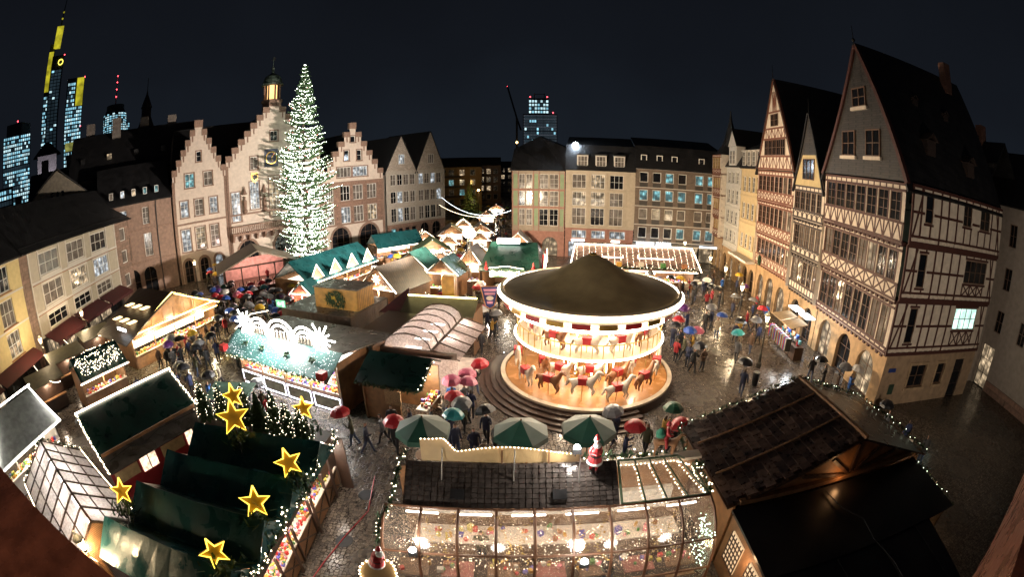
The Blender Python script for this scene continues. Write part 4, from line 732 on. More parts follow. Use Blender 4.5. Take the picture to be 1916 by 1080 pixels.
def hut(name, label, p, q, depth, eave, ridge, roof=DARKWOOD, wall=WOOD, rd='x', over=.5, tube=TUBE, power=180, counter=1.05, nw=60, group=None, cat='market stall', lc=(1, .82, .6), shelf_glows=True, front_tube=True, bulbs=False):
    o, a, wd = place(p, q); t = thing(name, label, cat, o, a, group); bpy.context.view_layer.update(); FOOT.append((o, a, -.3, wd+.3, -over-.2, depth+.2))
    mb = MB(); mb.box((wd/2, depth-.04, eave/2), (wd, .08, eave)); mb.build('back_wall', wall, t)
    for x in (.04, wd-.04): bx('side_wall', t, (x, depth/2, eave/2), (.08, depth-.1, eave-.02), wall)
    bx('counter', t, (wd/2, .2, counter/2), (wd-.2, .4, counter), wall); bx('counter_top', t, (wd/2, .15, counter+.03), (wd-.1, .62, .06), LIMEWASH)
    for k in range(max(2, int(wd/2))+1): bx('post', t, (.06+k*(wd-.12)/max(2, int(wd/2)), .06, eave/2+.5), (.1, .1, eave-1.05), wall)
    if shelf_glows: bx('glowing_shelf', t, (wd/2, depth-.2, eave*.62), (wd-.5, .18, .9), L('glowing_shelves', (1, .84, .66), 2.0, vary=5))  # shelf made to glow by itself, brightening the stall inside
    gable_roof(t, 0, wd, -over if rd == 'x' else -over*.3, depth, eave, ridge, roof, over=over*.6, ridge=rd, t=.08)
    if rd == 'y':
        g_ = MB().poly([(0, .05, eave), (wd, .05, eave), (wd/2, .05, ridge-.05)]).build('gable_panel', wall, t)
        if 'star-lit' in label: [glow('star_ray', t, [(wd/2-.45*math.cos(q), -.2, (eave+ridge)/2-.1-.45*math.sin(q)), (wd/2+.45*math.cos(q), -.2, (eave+ridge)/2-.1+.45*math.sin(q))], .03, tube) for q in (0, .785, 1.57, 2.356)]
        glow('rake_light', t, [(-.3, -over*.3-.06, eave-.15), (wd/2, -over*.3-.06, ridge+.05), (wd+.3, -over*.3-.06, eave-.15)], .07 if tube is GOLDTUBE else .045, tube)
        if front_tube: glow('eave_light', t, [(-.1, -.1, eave-.05), (wd+.1, -.1, eave-.05)], .035, tube)
    else:
        glow('eave_light', t, [(-.2, -over*1.5-.05, eave-.3), (wd+.2, -over*1.5-.05, eave-.3)], .04, tube)
    goods('bright wares on the counter of the '+label[:60].rsplit(' ', 1)[0].split(' with ')[0], t, .3, wd-.3, 0, .4, counter+.06, int(wd*nw/4))
    lamp_in(t, (wd/2, -.15, eave-.35), power, lc)
    return t, wd
def X(t, p):
    bpy.context.view_layer.update(); return t.matrix_world @ Vector(p)
# ---- chalet with golden outline
t, wd = hut('market_chalet', 'wide wooden chalet outlined in golden lights facing the crowd', (-28.2, 22.0), (-26.0, 31.3), 5.6, 2.75, 4.75, roof=DARKWOOD, rd='y', over=1.6, tube=GOLDTUBE, power=260, nw=150, lc=(1, .85, .6)); ch1 = t
glow('floor_light', t, [(0, -.55, 2.35), (wd, -.55, 2.35)], .04, GOLDTUBE); bx('fascia', t, (wd/2, -.5, 2.55), (wd, .06, .3), WOOD)
for k in range(5): bx('roof_truss', t, (wd/2-2.4+1.2*k, -.25, 3.2), (.1, .1, .9), WOOD)
for k in range(6):
    x = 1.0 if k % 2 else 2.6; y = 1.0+1.5*(k//2); bx('skylight', t, (x, y, 2.75+(x)*.42+.22), (.9, .7, .06), L('skylight_glow', (1, .72, .35), 2.2))
bx('glow_tympanum', t, (wd/2, .4, 3.45), (wd*.5, .05, .8), L('tympanum_glow', (1, .78, .45), 2.6, vary=3)); bx('shop_sign_light', t, (-.2, 1.0, 3.2), (.1, 1.6, .2), L('cool_sign', (.9, .95, 1), 6))  # tympanum board gives off its own glow in place of lamplight
lamp_in(t, (2, -1.2, 2.4), 260, (1, .82, .5)); lamp_in(t, (wd-2, -1.2, 2.4), 260, (1, .82, .5)); glow('eave_light', t, [(-.4, -.5, 2.55), (-.4, 5.4, 2.55)], .05, GOLDTUBE); bx('glow_board', t, (wd/2, 1.2, 1.75), (wd-1, .06, .9), L('chalet_glow', (1, .84, .55), 3.2, vary=3))  # glow board added to strengthen the golden light inside
# ---- small sparkling stall and white hipped stall
t, wd = hut('market_stall', 'small stall with glittering bulb net on its front roof slope', (-27.3, 15.2), (-26.1, 19.0), 2.6, 2.5, 3.5, roof=DKGREEN, power=200, nw=120)
b = MB(); [b.octa((rng.uniform(0, wd), y, 2.52+(y+1.0)*.45), .03) for y in [rng.uniform(-.8, 1.2) for _ in range(260)]]; b.build('bulb_net', BULB, t, kind='stuff')
t, wd = hut('market_stall', 'white slatted stall with hipped roof outlined in white light at the square edge', (-24.4, 4.6), (-24.9, 10.6), 4, 2.5, 3.9, roof=M('pale_grey_slats', (.42, .45, .42), .5, stripes=('Y', 9, .1)), wall=WHITEPANEL, power=260, tube=L('white_light_tube', (1, .93, .85), 11))
for pts in ([(0, -1.1, 2.35), (wd/2, 2, 4.0)], [(wd, -1.1, 2.35), (wd, 2, 4.0)], [(-.2, 2, 4.0), (wd+.2, 2, 4.0)]): glow('hip_light', t, pts, .05, MATS['white_light_tube'])
tb = thing('bistro_table', 'small round wooden table outside the white slatted stall', 'table', (-21.6, 7.2, 0)); MB().lathe([(0, 1.05), (.4, 1.05), (.4, 1.0), (0, 1.0)], 14).build('table_top', WOOD, tb); MB().lathe([(.03, 1.0), (.03, .05), (.28, .0)], 10).build('leg', DARKMETAL, tb)
for dx, dy in ((-.9, .9), (.8, -.9)):
    c = tb.copy(); col.objects.link(c); c.location = (-21.6+dx, 7.2+dy*1.3, 0); c['label'] = 'small round wooden table %s the white slatted stall' % ('behind its neighbour by' if dx < 0 else 'in front of its neighbour by')
    for k in list(tb.children): kk = k.copy(); col.objects.link(kk); kk.parent = c
# ---- long green-roofed stall with red sign
o, a, wd = place((-17.0, 9.0), (-15.0, 14.4)); t = thing('market_stall', 'long stall with dark green roof and red lettered sign band', 'market stall', o, a); bpy.context.view_layer.update(); FOOT.append((o, a, 0, wd, -1.5, 4.2)); lg4 = t
gable_roof(t, 0, wd, -.3, 4.2, 3.0, 4.15, DKGREEN, over=.25, ridge='x'); shell(t, .1, wd-.1, 0, 4, 0, 3.0, DARKWOOD)
MB().slab([(-.1, -.45, 2.92), (wd+.1, -.45, 2.92), (wd+.1, -1.5, 2.62), (-.1, -1.5, 2.62)][::-1], .05).build('lean_to', M('wet_grey_felt', (.10, .088, .078), .35, var=.4, wet=True, bump=.3, bscale=5), t); bx('gutter_board', t, (wd/2, -.42, 2.98), (wd, .1, .14), WOOD)
SR = M('sign_red', (.28, .02, .025), .5, var=.2); bx('front_wall', t, (wd/2, -.5, 1.2), (wd, .1, 2.4), SR); CP = M('cream_panel', (.5, .38, .2), .6)
for k in range(2):
    bx('cream_panel', t, (.9+2.9*k, -.56, 1.75), (1.4, .05, .55), CP); wn = bx('window', t, (2.25+2.9*k, -.57, 1.75), (.95, .06, .75), L('stall_window_glow', (1, .72, .5), 1.6, vary=5)); bx('window_bar', t, (2.25+2.9*k, -.61, 1.75), (.05, .04, .75), DARKWOOD)
sc_ = MB()
for k in range(34):
    x = .5+k*.14; sc_.tube([(x, -.6, 2.2), (x+.05, -.6, 2.2+rng.uniform(.06, .16)), (x+.1, -.6, 2.2)], .012, 4)
sc_.build('sign_lettering', CP, t, kind='stuff')
glow('ridge_light', t, [(-.2, 1.95, 4.22), (wd+.2, 1.95, 4.22)], .045); b = MB()
for x in (-.15, wd+.15): bulbs_along(b, [(x, 1.95, 4.2), (x, -.4, 3.0), (x, -1.4, 2.6)], .09, .04, .03)
b.build('bulb_chain', BULB, t, kind='stuff'); cab = MB().tube([(.2, -.9, 2.85), (1.5, -.7, 2.9), (2.2, -1.0, 2.83), (3.4, -.65, 2.92), (wd-.2, -.8, 2.88)], .018, 5).build('cable', DARKMETAL, t); glow('gable_light', t, [(wd+.3, -.2, 3.1), (wd+.3, -1.3, 2.95)], .05)
sm = MB().slab([(0, 0, 2.5), (2.6, 0, 2.5), (2.6, 1.6, 2.7), (0, 1.6, 2.7)], .06); o2 = sm.build('flat_canopy', M('pale_green_canopy', (.12, .22, .17), .5), None); o2.location = (-15.2, 15.7, 0); o2.rotation_euler = (0, 0, R(8)); o2['label'] = 'pale green flat canopy behind the long green-roofed stall'; o2['category'] = 'canopy'
# ---- glazed pavilion
pv = thing('glass_pavilion', 'glowing glazed pavilion with dark-framed pitched roof beside the stone parapet', 'pavilion', (-20.0, 7.3, 0), R(-17.5)); bpy.context.view_layer.update(); FOOT.append((Vector((-20, 7.3, 0)), R(-17.5), 0, 7.6, -2, 2))
PG = glassy('frosted_glazing', (.95, .90, .88), .4, translucent=.62); ln = 7.6; nx = 7
for sy in (-1, 1):
    for i in range(nx):
        for j in range(3):
            x0, x1 = ln*i/nx+.03, ln*(i+1)/nx-.03; u0, u1 = j/3+.01, (j+1)/3-.01; y0, y1 = sy*1.95*(1-u0), sy*1.95*(1-u1); z0, z1 = 2.4+1.35*u0, 2.4+1.35*u1
            MB().poly([(x0, y0, z0), (x1, y0, z0), (x1, y1, z1), (x0, y1, z1)][::(1 if sy < 0 else -1)]).build('roof_pane', PG, pv)
        MB().poly([(ln*i/nx+.03, sy*1.95, .2), (ln*(i+1)/nx-.03, sy*1.95, .2), (ln*(i+1)/nx-.03, sy*1.95, 2.35), (ln*i/nx+.03, sy*1.95, 2.35)]).build('wall_pane', PG, pv)
    for i in range(nx+1): beam('glazing_bar', pv, (ln*i/nx, sy*1.97, 2.4), (ln*i/nx, 0, 3.78), .07, .08, (0, 0, 1), DARKWOOD); bx('post', pv, (ln*i/nx, sy*1.95, 1.2), (.08, .08, 2.4), DARKWOOD)
    for j in range(3): beam('purlin', pv, (0, sy*1.96*(1-j/3), 2.42+1.35*j/3), (ln, sy*1.96*(1-j/3), 2.42+1.35*j/3), .06, .07, (0, 0, 1), DARKWOOD)
    b = MB(); bulbs_along(b, [(0, sy*2.02, 2.42), (ln, sy*2.02, 2.42)], .1, .03); b.build('bulb_chain', BULB, pv, kind='stuff')
bx('ridge_beam', pv, (ln/2, 0, 3.8), (ln, .1, .1), DARKWOOD)
MB().poly([(ln+.02, -1.95, 0), (ln+.02, 1.95, 0), (ln+.02, 1.95, 2.4), (ln+.02, 0, 3.75), (ln+.02, -1.95, 2.4)]).build('end_panel', WOOD, pv)
for k in range(4): bx('ceiling_lamp', pv, (.9+1.9*k, 0, 3.0), (1.0, .12, .06), L('strip_lamp', (1, .92, .84), 14)); lamp_in(pv, (.9+1.9*k, 0, 2.8), 42, (1, .9, .82), .3)
for k in range(3): bx('bench_table', pv, (1.2+2.4*k, .9, .75), (1.8, .7, .08), WOOD); bx('bench_table', pv, (1.2+2.4*k, -.9, .75), (1.8, .7, .08), WOOD)
bx('wooden_floor', pv, (ln/2, 0, .06), (ln, 3.9, .1), M('pale_floor', (.5, .42, .36), .6)); fir_garland('garland', pv, [(-.05, -2.0, 2.45), (-.05, 0, 3.9), (-.05, 2.0, 2.45)], .12, 40)
# ---- tents under teal tarpaulins
tt = thing('teal_tent_stall', 'row of dark teal tarpaulin roofs over an ornament counter', 'market stall', (-12.6, 4.4, 0), 0); bpy.context.view_layer.update(); FOOT.append((Vector((-12.6, 4.4, 0)), 0, -.2, 6.2, -.3, 9.6))
for k in range(4):
    y0 = k*2.15; mb = MB(); n = 10; W_ = 5.6+.12*k
    for i in range(n):
        for (ya, za), (yb, zb) in (((y0, 2.75), (y0+1.2, 3.65)), ((y0+1.2, 3.65), (y0+2.2, 2.75))):
            xa, xb = W_*i/n, W_*(i+1)/n; s0 = .06*math.sin(i*1.9+k); s1 = .06*math.sin((i+1)*1.9+k); mb.poly([(xa, ya, za-abs(s0)), (xb, ya, za-abs(s1)), (xb, yb, zb+s1*.4), (xa, yb, zb+s0*.4)])
    mb.poly([(W_, y0, 2.72), (W_, y0+2.2, 2.72), (W_, y0+1.2, 3.62)]).poly([(0, y0+2.2, 2.72), (0, y0, 2.72), (0, y0+1.2, 3.62)]); mb.build('tarpaulin', TEAL, tt)
for x in (0, 2.8, 5.5):
    for k in range(5): bx('tent_post', tt, (x, .1+k*2.15, 1.36), (.09, .09, 2.7), DARKWOOD)
bx('back_wall', tt, (.05, 4.5, 1.35), (.06, 8.8, 2.7), DARKWOOD)
for k in range(6):
    y0 = .3+1.55*k; bx('counter_panel', tt, (5.3, y0+.75, .5), (.08, 1.5, .95), WOOD)
    for s_ in (-1, 1): beam('cross_brace', tt, (5.35, y0+.1, .5-.4*s_), (5.35, y0+1.4, .5+.4*s_), .06, .04, (1, 0, 0), DARKWOOD)
    bx('counter_post', tt, (5.36, y0, .9), (.1, .08, 1.7), DARKWOOD)
bx('counter_top', tt, (4.9, 4.9, 1.0), (.95, 9.3, .06), LIMEWASH); goods('coloured ornaments and sweets spread along the counter under the teal tarpaulins', tt, 4.5, 5.28, .3, 9.4, 1.03, 620, hmax=.16, s=(.06, .15)); bx('counter_shelf', tt, (4.2, 4.9, 1.3), (.3, 9.2, .06), WOOD)
for k in range(5): bx('strip_lamp', tt, (5.2, 1.2+1.9*k, 2.35), (.08, 1.1, .05), MATS['strip_lamp']); lamp_in(tt, (5.3, 1.2+1.9*k, 2.2), 55, (1, .86, .72), .2)
bx('fascia_board', tt, (5.75, 4.7, 2.62), (.06, 9.3, .3), DARKWOOD); MB().box((5.75, 9.45, 1.3), (.5, .06, 2.6)).build('end_board', DARKWOOD, tt)
gp_ = []
for k in range(41): gp_.append((5.82+.16*math.sin(k*.9), .1+k*.235, 2.72+.32*abs(math.sin(k*.26))))
fir_garland('light_garland', tt, gp_, .15, 44, step=.075)
GOLD = M('gold_foil', (.50, .30, .03), .4, metal=.2, var=.2); GOLDLED = L('golden_led', (1, .64, .06), 2.6)
def star(label, loc, r, tilt, yaw, roll=0, group='golden star ornaments'):
    t = thing('star_ornament', label, 'star', loc, yaw, group); pts = [(math.sin(k*math.pi/5)*(r if k % 2 == 0 else r*.42), 0, math.cos(k*math.pi/5)*(r if k % 2 == 0 else r*.42)) for k in range(10)]; t.rotation_euler = (tilt, roll, yaw)
    MB().slab(pts, .08).build('star_body', GOLD, t); MB().tube([(p[0]*1.02, -.06, p[2]*1.02) for p in pts+pts[:1]], .028, 5).build('light_outline', GOLDLED, t); MB().tube([(0, 0, -r*.4), (0, 0, -r*1.5-.4)], .03).build('mast', DARKMETAL, t); return t
for lab, loc, r in (('large golden star above the northernmost teal roof, tallest of all', (-10.2, 11.9, 4.3), .95), ('golden star behind the tallest star among the little lit trees', (-11.3, 13.6, 4.2), .75), ('golden star on the teal roof corner nearest the cobbled lane and white tree lights', (-7.0, 10.2, 4.0), .68), ('golden star half-way along the light garland', (-7.25, 8.1, 4.0), .68), ('golden star at the stone parapet end of the light garland', (-7.5, 5.8, 4.0), .62), ('golden star beside the glazed pavilion gable', (-12.3, 6.7, 4.0), .62), ('golden star standing at the lane end of the little lit trees', (-7.9, 13.6, 4.0), .65)):
    st_ = star(lab, loc, r*.72, R(-30+rng.uniform(-12, 12)), math.atan2(-loc[0], loc[1])*.75+rng.uniform(-.3, .3), rng.uniform(-.22, .22))
    fg = MB()
    for k in range(120):
        d = Vector((rng.gauss(0, .3), rng.gauss(0, .3), rng.gauss(-.15, .28))); c = Vector((0, .12, -r*.85))+d*.8; e = Vector((rng.gauss(0, 1), rng.gauss(0, 1), rng.gauss(0, 1))).normalized()*.3; s_ = e.cross(Vector((0, 0, 1))).normalized()*.05; fg.poly([c-s_, c+s_, c+e+s_*.4, c+e-s_*.4])
    q = fg.build('fir_sprig', GREEN, st_, kind='stuff')
# ---- little fir trees with lights
def fir(name, label, loc, h, r, nb, lit, group=None, dense=1.0):
    t = thing(name, label, 'tree', loc, rng.random()*6, group); MB().tube([(0, 0, 0), (0, 0, h*.5), (0, 0, h*.97)], h*.025+.02, 6, r2=.01).build('trunk', BARK, t); mb = MB(); bl = MB(); n = int(260*dense)
    for k in range(n):
        u = (k+.5)/n; z = h*(.08+.92*u); rr = r*(1-u)**.85+.04; a = k*2.399; q = rng.uniform(.25, 1); c = Vector((math.cos(a)*rr*q*.6, math.sin(a)*rr*q*.6, z)); d = Vector((math.cos(a), math.sin(a), -.25))*rr*.55; s_ = Vector((-math.sin(a), math.cos(a), 0))*(.05+rr*.16)
        mb.poly([c-s_, c+s_, c+d+s_*.2, c+d-s_*.2]); mb.poly([c+Vector((0, 0, .06))-s_*.5, c+d*.8+Vector((0, 0, .1)), c+s_*.5-Vector((0, 0, .08))])
        if lit and rng.random() < .38: bl.octa(c+d*rng.uniform(.7, 1.1)+Vector((rng.gauss(0, .05), rng.gauss(0, .05), rng.gauss(0, .06))), .015)
    mb.build('crown', GREEN, t, kind='stuff')
    if lit: bl.build('bulbs', BULB, t, kind='stuff')
    return t
rp_ = thing('flat_roof_shed', 'flat-roofed dark shed carrying the little fir trees behind the teal tents', 'shed', (-14.0, 13.1, 0), R(-5)); bx('shed_roof', rp_, (3.2, .9, 2.5), (7.0, 1.9, .1), DARKWOOD); bx('shed_wall', rp_, (3.2, 1.75, 1.22), (6.8, .08, 2.44), DARKWOOD); [bx('shed_wall', rp_, (x, .9, 1.22), (.08, 1.6, 2.44), DARKWOOD) for x in (-.15, 6.55)]; FOOT.append((Vector((-14, 13.1, 0)), R(-5), -.3, 6.7, 0, 1.9))
for i, (x, y, h, lit) in enumerate(((-13.6, 13.9, 1.9, 1), (-12.8, 14.3, 1.6, 1), (-11.2, 14.1, 1.9, 1), (-10.3, 13.8, 1.8, 0), (-9.45, 13.7, 2.0, 1), (-8.7, 13.4, 1.7, 1), (-8.05, 13.3, 1.6, 1))):
    fir('lit_fir_tree', ['lit little fir beside the long green-roofed stall', 'shorter lit fir second from the long green-roofed stall', 'slim lit fir in the middle of the little tree row', 'unlit dark little fir in the lit tree row', 'tall pointed lit fir next to the dark unlit one', 'lit fir between the pointed fir and the lane', 'lowest lit fir at the lane end of the tree row'][i], (x, y, 2.55), h, .52, 260, lit, 'little fir trees behind the teal tents')
# ---- sweets stall with candle-arch lights
o, a, wd = place((-17.3, 22.4), (-9.0, 19.7)); t = thing('sweets_stall', 'brilliant sweets stall crowned by glowing arches and stars', 'market stall', o, a); bpy.context.view_layer.update(); FOOT.append((o, a, -.3, wd+1.2, -1.2, 6.5)); s7 = t
bx('counter_base', t, (wd/2, .3, .5), (wd, .5, 1.0), DARKWOOD); bx('back_wall', t, (wd/2, 2.6, 1.4), (wd, .08, 2.8), WOOD); bx('side_wall', t, (wd+.02, 1.5, 1.5), (.08, 2.9, 3.0), WOOD); bx('side_wall', t, (-.02, 1.5, 1.4), (.08, 2.5, 2.8), WOOD)
for k in range(4):
    x0 = .15+k*wd/4; x1 = x0+wd/4-.25; glow('led_frame', t, [(x0, .02, .12), (x1, .02, .12), (x1, .02, .92), (x0, .02, .92), (x0, .02, .12)], .035, COOLTUBE); bx('glass_front', t, ((x0+x1)/2, .03, .52), (x1-x0-.1, .02, .7), M('dim_panel', (.2, .17, .13), .15))
for k in range(5): bx('shelf_post', t, (.1+k*(wd-.2)/4, .1, 1.75), (.06, .06, 1.6), WOOD)
for j in range(3): bx('display_shelf', t, (wd/2, .55+.45*j, 1.02+.22*j), (wd-.2, .45, .05), WHITEPANEL); goods('gingerbread hearts and sweets on the %s shelf of the brilliant sweets stall' % ['lowest', 'middle', 'top'][j], t, .2, wd-.2, .38+.45*j, .72+.45*j, 1.05+.22*j, 230)
bx('lit_back_panel', t, (wd/2, 2.5, 2.0), (wd-.3, .06, 1.1), L('sweets_back_glow', (1, .93, .86), 2.2, vary=4))
for k in range(4): bx('strip_lamp', t, (1.1+k*2.15, .2, 2.45), (1.5, .1, .05), MATS['strip_lamp']); lamp_in(t, (1.1+k*2.15, -.1, 2.3), 210, (1, .93, .86), .25)
SNOW = M('frosted_teal_roof', (.10, .26, .25), .4, var=.5, scale=12); MB().slab([(-.2, -1.0, 2.5), (wd+.2, -1.0, 2.5), (wd+.2, .5, 3.5), (-.2, .5, 3.5)], .06).build('front_roof', SNOW, t)
MB().slab([(-.1, .5, 3.42), (wd+.1, .5, 3.42), (wd+1.2, 4.6, 3.2), (.2, 4.6, 3.2)], .08).build('flat_roof', M('wet_grey_felt'), t); bx('rear_wall', t, (wd/2+.6, 4.6, 1.6), (wd, .08, 3.1), DARKWOOD); bx('rear_side_wall', t, (wd+.6, 3.6, 1.6), (.08, 2.0, 3.1), WOOD)
b = MB(); [b.octa((rng.uniform(0, wd), y, 2.55+(y+1)*.667), .02) for y in [rng.uniform(-.95, .45) for _ in range(420)]]; b.build('bulb_net', L('net_bulb', (.95, .95, 1), 3, sample=False), t, kind='stuff'); fir_garland('eave_garland', t, [(-.2, -1.05, 2.48), (wd+.2, -1.05, 2.48)], .13, 40, step=.22)
ARC = L('arch_light', (1, .96, .86), 16)
for cx, w_, h in ((2.3, 1.0, 1.0), (4.3, 1.25, 1.15), (6.3, 1.0, 1.0)):
    for s_ in (1, .72): glow('arch_light', t, [(cx-w_*s_*math.cos(math.pi*k/12), .45, 3.55+h*s_*math.sin(math.pi*k/12)) for k in range(13)], .06, ARC)
    for k in range(5): bx('candle', t, (cx-w_*.5+k*w_*.25, .45, 3.75), (.06, .06, .3), LIMEWASH); MB().octa((cx-w_*.5+k*w_*.25, .45, 3.98), .06).build('candle_flame', ARC, t)
for cx in (.9, wd-1.1):
    for k in range(6): q = math.pi*k/6; ln_ = 1.0 if k % 2 == 0 else .7; glow('star_ray', t, [(cx-ln_*math.cos(q), .4, 4.1-ln_*math.sin(q)*.9), (cx+ln_*math.cos(q), .4, 4.1+ln_*math.sin(q)*.9)], .045, ARC)
lamp_in(t, (4.3, -.1, 4.6), 500, (1, .96, .88), .6)
for k, x in enumerate((1.6, 3.2, 5.4, 7.4)): fir_garland('bow', t, [(x-.2, -.3, 3.1), (x+.2, -.3, 3.15)], .22, 60, bulbs=False)
for x in (-.15, wd-.2): bx('gift_box', t, (x, -.9, 2.75), (.45, .45, .4), M('gift_red', (.5, .03, .03), .4))
MB().tube([(-.3, .4, 3.5), (.2, 1.6, 4.2), (.9, 2.6, 4.2)], .02).build('roof_wire', BULB, t)
# ---- dark timber block with pale wood box
o, a, wd = place((-17.4, 29.4), (-10.9, 27.5)); t = thing('timber_block', 'dark brown timber bar block with flat wet roof', 'market building', o, a); bpy.context.view_layer.update(); FOOT.append((o, a, -.2, wd+2.6, -.2, 5.6))
for k in range(22): bx('plank', t, (.15+k*wd/22, 0, 1.4), (wd/22-.02, .08, 2.8+.0*(k % 2)), DARKWOOD)
for k in range(16): bx('plank', t, (wd, .17+k*.3, 1.4), (.08, .28, 2.8), M('chestnut_planks', (.15, .07, .03), .45, stripes=('Z', 6, .5)))
bx('flat_roof', t, (wd/2, 2.5, 2.78), (wd-.06, 5.0, .1), M('wet_grey_felt')); bx('back_wall', t, (wd/2, 5.0, 1.4), (wd, .08, 2.7), DARKWOOD); bx('side_wall', t, (0, 2.5, 1.4), (.08, 4.9, 2.7), DARKWOOD)
bx2 = thing('plank_box', 'honey-coloured plank box with fir wreath on the dark bar roof', 'box', X(t, (2.6, 1.3, 2.83)), a); HON = M('honey_pine', (.62, .31, .06), .45, stripes=('X', 5, .4))
for k in range(12): bx('plank', bx2, (.17+k*.33, 0, .75), (.32, .06, 1.5), HON)
for k in range(7): bx('plank', bx2, (3.97, .17+k*.3, .75), (.06, .29, 1.5), HON); bx('plank', bx2, (0, .17+k*.3, .75), (.06, .29, 1.5), HON)
bx('lid', bx2, (2, 1.05, 1.55), (4.2, 2.3, .08), M('wet_grey_felt')); wr = MB()
for k in range(420):
    a_ = rng.uniform(0, 6.28); q = rng.uniform(.1, .85)**.7; c = Vector((2.1+math.cos(a_)*q*1.0, -.1+rng.uniform(-.1, 0), .75+math.sin(a_)*q*.75)); d = Vector((rng.gauss(0, .14), -.12, rng.gauss(-.05, .14))); s_ = Vector((.05, 0, .03)); wr.poly([c-s_, c+s_, c+d])
wr.build('fir_wreath', GREEN, bx2); bx('gold_bow', bx2, (2.0, -.22, .9), (.35, .08, .25), GOLD)
ex = thing('exit_sign', 'green emergency exit sign with white arrow on the dark bar block', 'sign', X(t, (.1, -.1, 3.2)), a); bx('sign_plate', ex, (0, 0, 0), (1.0, .06, .55), L('exit_green', (.05, .55, .25), .9)); EW = L('exit_white', (.9, 1, .95), 1.6)
MB().slab([(-.38, -.04, 0), (-.16, -.04, .17), (-.16, -.04, .07), (.08, -.04, .07), (.08, -.04, -.07), (-.16, -.04, -.07), (-.16, -.04, -.17)][::-1], .01).build('arrow', EW, ex); MB().box((.3, -.04, 0), (.2, .01, .4)).build('door_mark', EW, ex)
gr = MB().slab([(0, 0, 2.6), (2.4, 0, 2.6), (1.2, 2.3, 3.9)], .08).build('gable_canopy', M('maroon_slats', (.10, .025, .03), .5, stripes=('X', 8, .1)), None); gr.location = (-9.4, 29.6, 0); gr.rotation_euler = (0, 0, R(-20)); gr['label'] = 'maroon slatted gable canopy next to the honey plank box'; gr['category'] = 'canopy'
# ---- barrel-vaulted pavilion with raindrops, and its neighbours
o, a, wd = place((-7.1, 22.7), (-2.8, 21.8)); t = thing('vaulted_pavilion', 'barrel-vaulted glazed pavilion glittering with raindrops', 'pavilion', o, a); bpy.context.view_layer.update(); FOOT.append((o, a, -2.8, 4.6, -.3, 6)); RG = glassy('rain_beaded_glazing', (.92, .80, .76), .4, translucent=.55)
for j in range(5):
    y0, y1 = j*1.1+.03, (j+1)*1.1-.03
    for i in range(6):
        q0, q1 = math.pi*i/6, math.pi*(i+1)/6; p0, p1 = (1.4-1.4*math.cos(q0), 2.9+.85*math.sin(q0)), (1.4-1.4*math.cos(q1), 2.9+.85*math.sin(q1)); MB().poly([(p0[0], y0, p0[1]), (p1[0], y0, p1[1]), (p1[0], y1, p1[1]), (p0[0], y1, p0[1])][::-1]).build('vault_pane', RG, t)
    MB().poly([(2.95, y0, 2.9), (4.4, y0, 2.45), (4.4, y1, 2.45), (2.95, y1, 2.9)]).build('side_pane', RG, t)
for j in range(6): MB().tube([(1.4-1.42*math.cos(math.pi*i/8), j*1.1, 2.9+.88*math.sin(math.pi*i/8)) for i in range(9)], .04, 5).build('vault_rib', DARKWOOD, t); beam('rafter', t, (2.95, j*1.1, 2.93), (4.45, j*1.1, 2.47), .06, .06, (0, 0, 1), DARKWOOD)
bx('flat_roof', t, (-1.35, 2.9, 2.85), (2.6, 5.8, .12), DARKWOOD); bx('gutter', t, (2.87, 2.75, 2.88), (.16, 5.6, .12), DARKWOOD); MB().poly([(1.4-1.38*math.cos(math.pi*i/10), .02, 2.9+.84*math.sin(math.pi*i/10)) for i in range(11)][::-1]).build('lunette', RG, t); bx('front_board', t, (.8, -.05, 2.7), (7.0, .1, .35), DARKWOOD); bx('wall_panel', t, (-2.6, 2.9, 1.4), (.08, 5.7, 2.8), DARKWOOD); bx('wall_panel', t, (-.6, -.02, 1.3), (3.9, .08, 2.5), DARKWOOD); bx('front_pane', t, (3.0, -.02, 1.35), (2.6, .04, 2.4), RG); bx('floor_deck', t, (1.8, 2.8, .06), (5.0, 5.5, .1), MATS['pale_floor'])
for k in range(4): lamp_in(t, (1.4+1.5*(k % 2), .9+1.3*k, 2.4), 50, (1, .82, .70), .25); bx('ceiling_lamp', t, (1.4, .9+1.3*k, 2.6), (.9, .1, .05), MATS['strip_lamp'])
for k in range(4): bx('bar_table', t, (1.2, .9+1.3*k, 1.05), (1.4, .6, .06), WOOD)
o, a, wd = place((-7.6, 28.5), (-2.5, 27.6)); t = thing('ribbed_roof_stall', 'stall with ribbed dark roof under a golden ridge light', 'market stall', o, a); bpy.context.view_layer.update(); FOOT.append((o, a, 0, wd, -.3, 3.6)); MB().slab([(0, 0, 2.9), (wd, 0, 2.9), (wd, 1.5, 3.65), (0, 1.5, 3.65)], .08).slab([(0, 1.5, 3.65), (wd, 1.5, 3.65), (wd, 3.2, 2.9), (0, 3.2, 2.9)], .08).build('roof', M('ribbed_metal', (.09, .075, .045), .35, stripes=('Y', 6, .0), metal=.3), t)
glow('ridge_light', t, [(.1, 1.45, 3.75), (wd-.1, 1.45, 3.75)], .06, L('yellow_tube', (1, .86, .35), 6)); shell(t, .1, wd-.1, .3, 3, 0, 2.9, WOOD)
for k in range(3): fir_garland('icicle_lights', t, [(.8+k*1.6, 3.3, 3.3), (.9+k*1.6, 3.3, 2.0)], .2, 60, step=.05)
bx('tall_crate', t, (2.8, 2.6, 4.2), (.9, .6, 1.6), HON)
